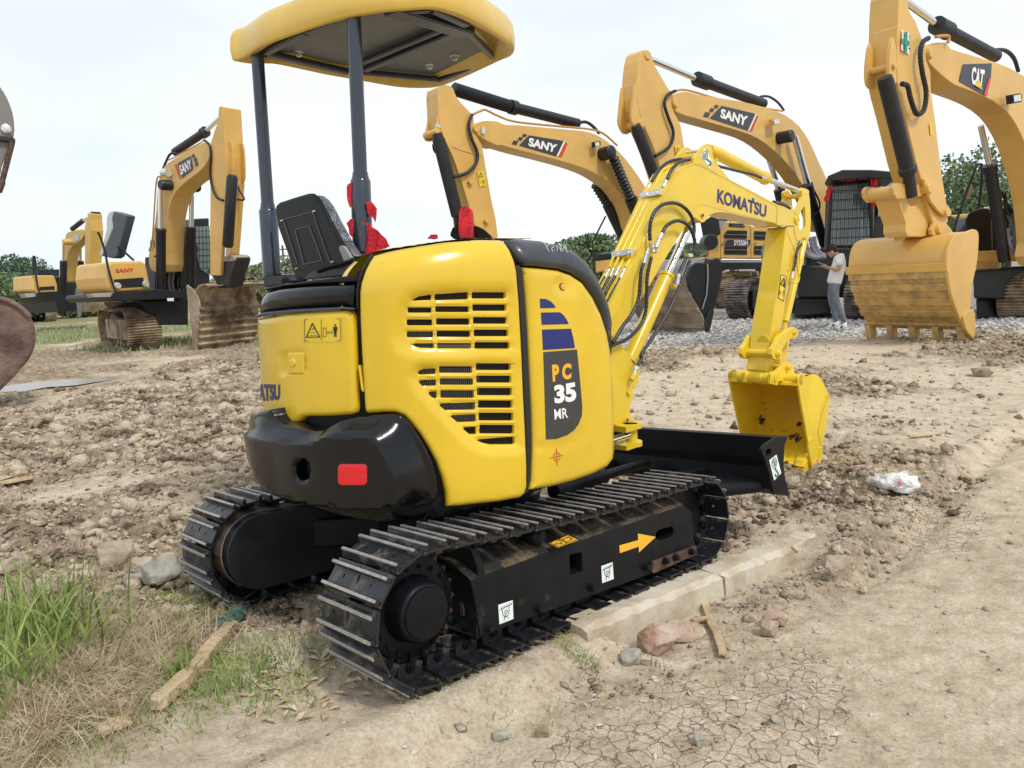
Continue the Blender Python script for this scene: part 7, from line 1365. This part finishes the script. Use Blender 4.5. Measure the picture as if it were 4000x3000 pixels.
    tr_ = blob('trousers', [[(475, 810, 0, (.13, .125)), (470, 860, 0, (.145, .135)), (462, 905, 0, (.15, .14)), (450, 940, -.09, (.098, .10)), (455, 1060, -.10, (.086, .09)), (495, 1180, -.11, (.072, .075)), (545, 1300, -.11, (.066, .066)), (592, 1400, -.11, (.062, .062)), (612, 1490, -.11, (.058, .058))],
                           [(462, 905, 0, (.15, .14)), (415, 945, .09, (.095, .10)), (400, 1060, .10, (.080, .085)), (420, 1190, .10, (.070, .07)), (455, 1320, .10, (.062, .062)), (472, 1410, .10, (.06, .06)), (480, 1495, .10, (.056, .056))]], TR, body)
    for (hx, hy, tx, ty, d_) in ((655, 1535, 495, 1562, -.11), (530, 1525, 350, 1545, .10)):
        a_ = at(hx, hy, d_); b_ = at(tx, ty, d_); ax_ = (b_-a_); L_s = np.linalg.norm(ax_); ax_ /= L_s; u_ = np.array([0, 0, 1.]); sd_ = np.cross(u_, ax_)
        prof_ = [(0, .036, .085), (.06, .045, .10), (.25, .048, .105), (.42, .048, .085), (.6, .050, .062), (.85, .044, .045), (.97, .028, .030), (1.0, .012, .016)]
        V = []; n_ = 14
        for t_, w_, h_ in prof_:
            c_ = a_+ax_*L_s*t_-u_*.035
            for i in range(n_):
                an_ = 2*math.pi*i/n_; V.append(c_+sd_*w_*math.cos(an_)+u_*(max(0, math.sin(an_))*h_+min(0, math.sin(an_))*.008))
        F = [(j*n_+i, j*n_+(i+1) % n_, (j+1)*n_+(i+1) % n_, (j+1)*n_+i) for j in range(len(prof_)-1) for i in range(n_)]+[tuple(range(n_)), tuple(range((len(prof_)-1)*n_, len(prof_)*n_))[::-1]]
        so_ = mk('shoe', V, F, SHOE_, body, 2); bm = bmesh.new(); bm.from_mesh(so_.data); bmesh.ops.recalc_face_normals(bm, faces=bm.faces); bm.to_mesh(so_.data); bm.free()
        for t_ in (.46, .54, .62):
            c_ = a_+ax_*L_s*t_-away*.051; V, F = box_vf(c_+u_*-.003, (ax_*.85+u_*.5, away, u_*.85-ax_*.5), (.006, .004, .026)); mk('shoe_stripe', V, F, INK, so_)
person()
# ================================================================== trees
def leafcloud(cen, rad, n, size, lumps=9, seed=0, fill=.75):
    r = np.random.default_rng(seed); L = r.normal(size=(lumps, 3)); L /= np.linalg.norm(L, axis=1)[:, None]; L = L*np.array(rad)*r.uniform(.35, .75, (lumps, 1)); lr = r.uniform(.35, .6, lumps)
    k = r.integers(0, lumps, n); d = r.normal(size=(n, 3)); d /= np.linalg.norm(d, axis=1)[:, None]; d *= r.uniform(fill, 1, (n, 1))**.6
    P = np.array(cen)+L[k]+d*(lr[k][:, None]*np.array(rad)); u = r.normal(size=(n, 3)); u /= np.linalg.norm(u, axis=1)[:, None]; v = np.cross(u, r.normal(size=(n, 3))); v /= np.linalg.norm(v, axis=1)[:, None]
    s = (size*r.uniform(.6, 1.4, n))[:, None]; V = np.stack([P-u*s, P+v*s*.6, P+u*s, P-v*s*.6], 1).reshape(-1, 3); F = [tuple(range(4*i, 4*i+4)) for i in range(n)]; return V, F
LEAF = [mat('leaf_green', (.08, .14, .055), .7, col2=(.22, .30, .15), nscale=1.1, lo=.35, hi=.65), mat('leaf_dark_green', (.055, .10, .06), .7, col2=(.15, .21, .125), nscale=.8, lo=.35, hi=.65), mat('leaf_olive', (.13, .14, .07), .7, col2=(.28, .28, .16), nscale=1.3, lo=.35, hi=.65)]  # leaf tones lightened so the colour itself carries the distance haze
BARK = mat('tree_bark', (.08, .06, .045), .9, bump=.3, bscale=4)
def tree(label, px, Z, h, w, m=0, n=1500, group=None, leaf=None, trunk=True, cat='tree', base=0):
    d = rays([px])[0]; P = CAM+d*(Z/d[1]); x, y = P[0], P[1]; nm = 'tree' if cat == 'tree' else 'shrub'
    root = thing(nm, label, cat, (x, y, -.06), group); r = np.random.default_rng(abs(int(px[0]*7+Z))); 
    parts = [sweep([(x, y, -.1), (x+.1, y, h*.3), (x+.05, y, h*.75)], [w*.05, w*.04, w*.015], 8)]
    for i in range(5): a = r.uniform(0, 6.28); q = r.uniform(.25, .5); parts.append(sweep([(x+.08, y, h*q), (x+w*.2*math.cos(a), y+w*.2*math.sin(a), h*(q+.15)), (x+w*.38*math.cos(a), y+w*.38*math.sin(a), h*(q+.3))], [w*.025, w*.015, w*.006], 6))
    V, F = merge(parts); mk('trunk', V, F, BARK, root, True)
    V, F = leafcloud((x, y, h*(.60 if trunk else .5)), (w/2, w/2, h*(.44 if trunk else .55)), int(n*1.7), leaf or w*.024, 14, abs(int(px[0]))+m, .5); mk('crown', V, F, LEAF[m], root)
gt = 'trees along the far left edge of the field'
def s_(x, y): return (x/.553, y/.553)
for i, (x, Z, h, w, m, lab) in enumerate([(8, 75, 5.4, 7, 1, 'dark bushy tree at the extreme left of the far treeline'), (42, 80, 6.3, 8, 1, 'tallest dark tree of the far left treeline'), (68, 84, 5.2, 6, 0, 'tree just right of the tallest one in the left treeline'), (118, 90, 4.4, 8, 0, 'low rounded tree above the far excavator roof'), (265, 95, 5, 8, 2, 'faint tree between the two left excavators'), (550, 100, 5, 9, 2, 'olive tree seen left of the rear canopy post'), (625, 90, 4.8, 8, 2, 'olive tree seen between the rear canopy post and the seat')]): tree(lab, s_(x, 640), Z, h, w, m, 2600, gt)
gs = 'hedge shrubs below the left treeline'
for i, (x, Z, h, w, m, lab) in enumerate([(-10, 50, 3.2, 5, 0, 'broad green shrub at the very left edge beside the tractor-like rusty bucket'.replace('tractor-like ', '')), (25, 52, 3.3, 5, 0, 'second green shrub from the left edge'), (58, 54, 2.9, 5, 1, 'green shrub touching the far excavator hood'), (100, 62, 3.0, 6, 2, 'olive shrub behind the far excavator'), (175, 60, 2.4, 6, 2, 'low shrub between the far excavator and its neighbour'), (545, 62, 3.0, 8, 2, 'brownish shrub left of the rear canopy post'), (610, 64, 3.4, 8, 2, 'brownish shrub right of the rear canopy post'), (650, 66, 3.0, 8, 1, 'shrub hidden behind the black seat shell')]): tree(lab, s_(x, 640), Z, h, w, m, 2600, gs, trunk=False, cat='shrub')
gr2 = 'wood edge behind the machines on the right'
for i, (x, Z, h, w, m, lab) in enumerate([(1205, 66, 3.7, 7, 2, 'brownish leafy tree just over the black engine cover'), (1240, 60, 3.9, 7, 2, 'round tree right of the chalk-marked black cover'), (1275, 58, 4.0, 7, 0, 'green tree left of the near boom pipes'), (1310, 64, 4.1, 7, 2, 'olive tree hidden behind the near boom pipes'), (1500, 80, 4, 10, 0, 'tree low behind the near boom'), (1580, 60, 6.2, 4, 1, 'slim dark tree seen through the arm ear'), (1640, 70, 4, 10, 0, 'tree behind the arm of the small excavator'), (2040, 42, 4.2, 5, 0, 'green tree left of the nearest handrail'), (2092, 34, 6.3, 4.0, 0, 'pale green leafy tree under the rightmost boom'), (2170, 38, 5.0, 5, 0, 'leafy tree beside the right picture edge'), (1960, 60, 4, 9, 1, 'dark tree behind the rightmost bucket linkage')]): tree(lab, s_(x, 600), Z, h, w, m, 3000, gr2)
# distant wall of the site and utility poles
V, F = merge([box_vf((-20+i*12, 105+i*1.5, 2.2), ((1, .12, 0), (0, 1, 0), (0, 0, 1)), (6, .1, .06)) for i in range(-2, 5)]+[box_vf((-20+i*2, 105+i*.25, 1.6), ((1, 0, 0), (0, 1, 0), (0, 0, 1)), (.06, .06, .8)) for i in range(-12, 26)])
wl_ = mk('railing', V, F, mat('grey_green_rail', (.16, .2, .2), .6)); tag(wl_, 'thin grey railing above the bushes behind the canopy posts', 'railing')
p_ = CAM+rays([T('G', [(405, 1240)])[0]])[0]*120; u_ = thing('utility_pole', 'thin distant utility pole between the rear post and the seat', 'pole', (p_[0], p_[1], 0)); V, F = merge([sweep([(p_[0], p_[1], 0), (p_[0], p_[1], p_[2]+3)], .14, 8), box_vf((p_[0], p_[1], p_[2]+2.4), ((1, 0, 0), (0, 1, 0), (0, 0, 1)), (1.0, .08, .08)), box_vf((p_[0], p_[1], p_[2]+1.4), ((1, 0, 0), (0, 1, 0), (0, 0, 1)), (.8, .08, .08))]); mk('pole', V, F, BARK, u_)
# ================================================================== rocks, wood and litter
RK = mat('rock_stone', (.30, .22, .15), .85, col2=(.55, .46, .35), nscale=5, lo=.38, hi=.62, bump=.25, bscale=25); RKR = mat('reddish_rock', (.34, .20, .13), .85, col2=(.50, .40, .31), nscale=6, bump=.25, bscale=25); RKG = mat('grey_rock', (.36, .34, .29), .85, noise=.2, nscale=8, bump=.2, bscale=30)
def rock(label, px, w, h, dpt, m=RK, rot=0, seed=0, sink=.25, grp='rocks lying on the mud'):
    g = onground(px); r = np.random.default_rng(seed); bm = bmesh.new(); P = r.normal(size=(16, 3)); P /= np.linalg.norm(P, axis=1)[:, None]; P *= r.uniform(.75, 1, (16, 1)); P = np.sign(P)*np.abs(P)**.75
    c, s = math.cos(rot), math.sin(rot)
    for p in P: x, y, z = p*np.array([w/2, dpt/2, h/2]); bm.verts.new((g[0]+x*c-y*s, g[1]+x*s+y*c, g[2]+h*(.5-sink)+z))
    bmesh.ops.convex_hull(bm, input=bm.verts); loose = [v for v in bm.verts if not v.link_faces]; bmesh.ops.delete(bm, geom=loose, context='VERTS'); bmesh.ops.recalc_face_normals(bm, faces=bm.faces)
    me = bpy.data.meshes.new('rock'); bm.to_mesh(me); bm.free(); o = bpy.data.objects.new('rock', me); COL.objects.link(o); me.materials.append(m); bev(o, min(w, h)*.04, 2, 15); tag(o, label, 'rock', grp); return o
def r5(x, y): return T('R', [(x, y)])[0]
rock('reddish triangular rock leaning against the kerb, largest of the pile by the kerb', r5(1365, 1390), .22, .15, .13, RKR, .3, 3, .12)
rock('brown slab of rock behind the reddish triangular one by the kerb', r5(1530, 1300), .24, .10, .16, RKR, -.3, 5, .15); rock('pale grey flat stone left of the reddish rock pile', r5(1165, 1465), .13, .08, .07, RKG, .2, 8, .2)
rock('small brown stone right of the slab by the kerb', r5(1625, 1290), .07, .06, .06, RK, .6, 12, .2); rock('small buff stone below the reddish rock', r5(1262, 1478), .08, .05, .05, RK, .1, 14, .2)
rock('pale angular block of stone left of the far track', T('Y', [(725, 440)])[0], .25, .24, .2, RK, .5, 21, .2); rock('rounded clay lump between the block and the far track', T('Y', [(865, 470)])[0], .17, .16, .15, RK, .2, 22, .3); rock('dark split rock touching the end of the far track', T('Y', [(1000, 500)])[0], .24, .16, .2, RKG, .7, 23, .2); rock('small white-grey stone below the clay lump', T('Y', [(835, 520)])[0], .13, .09, .1, RKG, .1, 24, .2)
rock('tan angular rock in the grass at the left edge', T('Y', [(95, 470)])[0], .20, .16, .16, RK, .4, 25, .2); rock('buried flat stone in the grass left of the wooden stick', T('Y', [(660, 790)])[0], .16, .08, .12, RK, .2, 26, .3); rock('brown lump of wood-like stone at the grass edge'.replace('wood-like ', ''), T('Y', [(710, 1310)])[0], .10, .06, .07, RKR, .5, 27, .2)
rock('yellowish broken stone beyond the end of the kerb', T('Z', [(720, 1540)])[0], .20, .09, .12, RK, -.2, 31, .2); rock('brown chunk on the mud between the bucket and the plastic bag', T('Z', [(815, 965)])[0], .16, .07, .1, RKR, .2, 32, .2)
rock('upper stone of the brown pile right of the kerb', T('O', [(2015, 165)])[0], .15, .09, .09, RKR, .4, 33, .1); rock('lower pale stone of the brown pile right of the kerb', T('O', [(1995, 200)])[0], .11, .08, .09, RK, 1, 34, .1)
rock('rounded grey pebble near the bottom of the cracked mud', T('O', [(1700, 670)])[0], .06, .04, .05, RKG, 0, 35, .2); rock('small grey cobble at the bottom left of the cracked mud', T('O', [(840, 650)])[0], .07, .05, .05, RKG, 0, 36, .2); rock('leaning buff stone chip beside the small grey cobble', T('O', [(1015, 640)])[0], .06, .07, .03, RK, .4, 37, .2); rock('dark small cobble on the road far right of the crack patch', T('O', [(2020, 575)])[0], .035, .03, .035, RKG, 0, 38, .2)
WD = mat('weathered_wood', (.42, .30, .17), .8, col2=(.62, .49, .32), nscale=3, bump=.3, bscale=14)
def plank(name, label, cat, pts, w, h, m=WD, lift=.012):
    P = np.array([onground(q) for q in smooth_open(pts, 4)]); n = len(P); V = []
    for i in range(n):
        tg = P[min(i+1, n-1)]-P[max(i-1, 0)]; tg[2] = 0; tg /= np.linalg.norm(tg); sd_ = np.cross([0, 0, 1], tg); ww = w*(1+.10*math.sin(i*1.7)) if i not in (0,) else w*.7; c = P[i]+np.array([0, 0, lift])
        V += [c-sd_*ww/2, c+sd_*ww/2, c+sd_*ww*.42+np.array([0, 0, h]), c-sd_*ww*.45+np.array([0, 0, h*.85])]
    F = [(i*4+a, i*4+(a+1) % 4, (i+1)*4+(a+1) % 4, (i+1)*4+a) for i in range(n-1) for a in range(4)]+[(0, 1, 2, 3), tuple((n-1)*4+a for a in (3, 2, 1, 0))]
    o = mk(name, V, F, m); bm = bmesh.new(); bm.from_mesh(o.data); bmesh.ops.recalc_face_normals(bm, faces=bm.faces); bm.to_mesh(o.data); bm.free(); bev(o, .003); tag(o, label, cat); return o
plank('wooden_stick', 'long bent wooden stick in the grass with green netting on its upper end', 'wood', T('Y', [(965, 1325), (1100, 1200), (1230, 1080), (1290, 990), (1370, 900), (1440, 815)]), .055, .045)
plank('wood_chip', 'flat pale wood chip on the dirt below the bent stick', 'wood', T('Y', [(612, 1465), (700, 1425), (810, 1385)]), .075, .015); plank('wooden_stick', 'split wooden stick leaning past the rocks toward the road', 'wood', T('R', [(1655, 1050), (1700, 1200), (1760, 1330), (1790, 1440)]), .035, .015); plank('wooden_stick', 'short wooden stick crossing behind the split one', 'wood', T('R', [(1580, 1205), (1680, 1190)]), .03, .015); plank('stick', 'thin fallen branch on the pale mud right of the bucket', 'branch', T('Z', [(1135, 775), (1230, 765), (1320, 752)]), .03, .02); plank('wood_plank', 'weathered plank end at the left edge of the field', 'wood', T('J', [(-60, 1265), (60, 1245), (165, 1250)]), .28, .03)
NET = mat('green_netting', (.10, .20, .16), .8, noise=.3, nscale=40, bump=.5, bscale=90)
P = [onground(q) for q in T('Y', [(1385, 830), (1430, 795), (1480, 750), (1540, 700)])]; P = np.array(P)+np.array([0, 0, .035]); v, f = sweep(smooth_open(P, 6), [.036+.008*math.sin(i*1.9) if i < 14 else .025-.001*i for i in range(19)], 12); V = np.array(v)+RNG.normal(0, .003, (len(v), 3)); o = mk('green_net', V, f, NET, None, True); tag(o, 'green net cloth wound round the end of the bent wooden stick', 'netting')
bagp = onground(T('Z', [(1060, 1070)])[0]); v, f = ico(3); v = v*(1+.35*fbm(v[:, 0]*3+5, v[:, 1]*3+v[:, 2]*2, 1.2, 3, 5)[:, None]*1.8)*np.array([.15, .10, .075]); v[:, 2] = np.maximum(v[:, 2], -.03); c_, s1 = math.cos(-.6), math.sin(-.6); v = np.stack([v[:, 0]*c_-v[:, 1]*s1, v[:, 0]*s1+v[:, 1]*c_, v[:, 2]], 1)+bagp+np.array([0, 0, .03])
o = mk('plastic_bag', v, [tuple(map(int, q)) for q in f], mat('white_plastic_bag', (.78, .76, .72), .35, noise=.1, nscale=9, bump=.4, bscale=18), None, 2); tag(o, 'crumpled white plastic bag with a red print lying on the mud at right', 'plastic bag'); V, F = box_vf(bagp+np.array([-.01, -.085, .06]), ((1, 0, 0), (0, .5, .85), (0, -.85, .5)), (.022, .014, .004)); mk('red_print', V, F, REDP, o)
# dry leaves and wood shavings, counted as litter
def litter(name, lab, n, c, rad, size, m, cat):
    a = RNG.uniform(0, 6.28, n); r = rad*np.sqrt(RNG.uniform(0, 1, n)); P = np.stack([c[0]+r*np.cos(a), c[1]+r*np.sin(a)], 1); z = ghite(P[:, 0], P[:, 1]); V = []; F = []
    for i in range(n):
        t_ = RNG.uniform(0, 6.28); u = np.array([math.cos(t_), math.sin(t_), RNG.uniform(-.3, .4)]); w_ = np.array([-math.sin(t_), math.cos(t_), RNG.uniform(-.4, .4)]); s = size*RNG.uniform(.4, 1.3); p = np.array([P[i, 0], P[i, 1], z[i]+.008]); b = len(V)
        V += [p-u*s, p-u*s*.2-w_*s*.3, p+u*s, p+u*s*.1+w_*s*.35+np.array([0, 0, s*.2])]; F.append((b, b+1, b+2, b+3))
    o = mk(name, V, F, m); tag(o, lab, cat, None, 'stuff')
DRYL = mat('dry_leaf', (.40, .28, .17), .7, col2=(.62, .50, .36), nscale=14)
g_ = onground(T('W', [(1000, 1570)])[0]); litter('dry_leaves', 'scatter of dry leaves and bark behind the near track', 90, g_, .22, .03, DRYL, 'dry leaves'); g_ = onground(T('O', [(1700, 430)])[0]); litter('mud_flakes', 'curled flakes of dried mud around the crack patch', 130, g_, .5, .018, PEB, 'mud flakes')
g_ = onground(T('R', [(1750, 1000)])[0]); litter('wood_shavings', 'dark wood shavings and bark beside the kerb end', 160, g_, .25, .02, mat('dark_shaving', (.16, .13, .11), .8, col2=(.45, .38, .3), nscale=20), 'wood shavings')
# ================================================================== grass
def blades(name, lab, pts, h, w, m, cat='grass', lean=.5, seg=4):
    n = len(pts); z = ghite(pts[:, 0], pts[:, 1]); a = RNG.uniform(0, 6.28, n); H = h*RNG.uniform(.35, 1.25, n); ln = RNG.uniform(.1, 1, n)*lean; W = w*RNG.uniform(.6, 1.3, n); V = np.zeros((n, (seg+1)*2, 3)); b = RNG.uniform(0, 6.28, n)
    for j in range(seg+1):
        t_ = j/seg; q = H*ln*t_**1.8; x = pts[:, 0]+np.cos(a)*q; y = pts[:, 1]+np.sin(a)*q; zz = z-.01+H*(t_-.35*ln*t_**2.5); ww = W*(1-t_**1.6)+.0004
        V[:, 2*j] = np.stack([x-np.sin(b)*ww, y+np.cos(b)*ww, zz], 1); V[:, 2*j+1] = np.stack([x+np.sin(b)*ww, y-np.cos(b)*ww, zz], 1)
    q = np.array([(2*j, 2*j+1, 2*j+3, 2*j+2) for j in range(seg)]); F = (q[None]+np.arange(n)[:, None, None]*(seg+1)*2).reshape(-1, 4).astype(np.int32); V = V.reshape(-1, 3).astype(np.float32)
    me = bpy.data.meshes.new(name); me.vertices.add(len(V)); me.vertices.foreach_set('co', V.ravel()); me.loops.add(F.size); me.loops.foreach_set('vertex_index', F.ravel()); me.polygons.add(len(F)); me.polygons.foreach_set('loop_start', np.arange(0, F.size, 4, dtype=np.int32)); me.update(calc_edges=True)
    o = bpy.data.objects.new(name, me); COL.objects.link(o); me.materials.append(m); tag(o, lab, cat, None, 'stuff'); return o
GRN = mat('fresh_grass', (.12, .20, .035), .6, col2=(.34, .40, .12), nscale=5, lo=.35, hi=.65); STRAW = mat('dry_straw', (.30, .21, .12), .8, col2=(.60, .49, .33), nscale=9, lo=.35, hi=.65)
def blobpts(cs, n): 
    out = []
    for (px, r, k) in cs: g = onground(px); m_ = int(n*k); out.append(np.stack([RNG.normal(g[0], r, m_), RNG.normal(g[1], r, m_)], 1))
    return np.vstack(out)
Y_ = lambda x, y: T('Y', [(x, y)])[0]
blades('tall_grass', 'tuft of tall fresh green grass at the lower left', blobpts([(Y_(60, 900), .13, .35), (Y_(330, 900), .10, .25), (Y_(430, 950), .08, .2), (Y_(140, 1100), .16, .3), (Y_(20, 1250), .12, .25)], 320), .36, .0060, GRN, lean=.8, seg=6)
blades('weeds', 'low green weeds between the straw and the bent stick', blobpts([(Y_(250, 1020), .14, .5), (Y_(600, 900), .18, .4), (Y_(1000, 760), .16, .35), (Y_(1120, 1080), .035, .12), (Y_(1350, 1080), .10, .2), (Y_(1200, 650), .10, .15), (Y_(1250, 1150), .12, .15), (Y_(500, 1480), .12, .18), (Y_(1700, 1100), .12, .18)], 3300), .060, .0022, GRN, lean=1.0)
blades('grass_clump', 'small green clump growing against the bent stick', blobpts([(Y_(1130, 1130), .02, .6), (Y_(1150, 1000), .012, .15)], 90), .16, .004, GRN, lean=.6, seg=5)
blades('dry_straw', 'matted dry straw spread over the lower left corner', blobpts([(Y_(100, 1330), .16, .45), (Y_(400, 1150), .20, .4), (Y_(650, 900), .20, .35), (Y_(900, 1000), .16, .25), (Y_(250, 1450), .16, .25), (Y_(80, 700), .16, .2)], 4200), .14, .0016, STRAW, lean=2.6)
blades('kerb_weeds', 'sparse dry weeds along the buried end of the kerb', blobpts([(T('R', [(850, 1460)])[0], .03, .3), (T('R', [(720, 1350)])[0], .03, .2), (T('W', [(800, 950)])[0], .12, .5), (T('W', [(1900, 1500)])[0], .10, .2), (T('O', [(900, 550)])[0], .15, .3)], 500), .045, .0014, GRN, lean=1.5)
P_ = np.stack([RNG.uniform(-26, -2, 60000), RNG.uniform(19.5, 42, 60000)], 1); k = RNG.uniform(0, 1, 60000) < sst(fbm(P_[:, 0], P_[:, 1], .35, 3, 92), -.15, .2)*.9; P_ = P_[k]
blades('far_grass', 'pale green grass growing among the parked machines at left', P_[:15000], .17, .02, mat('pale_far_grass', (.20, .24, .10), .7, col2=(.42, .42, .24), nscale=2), lean=.6, seg=2)
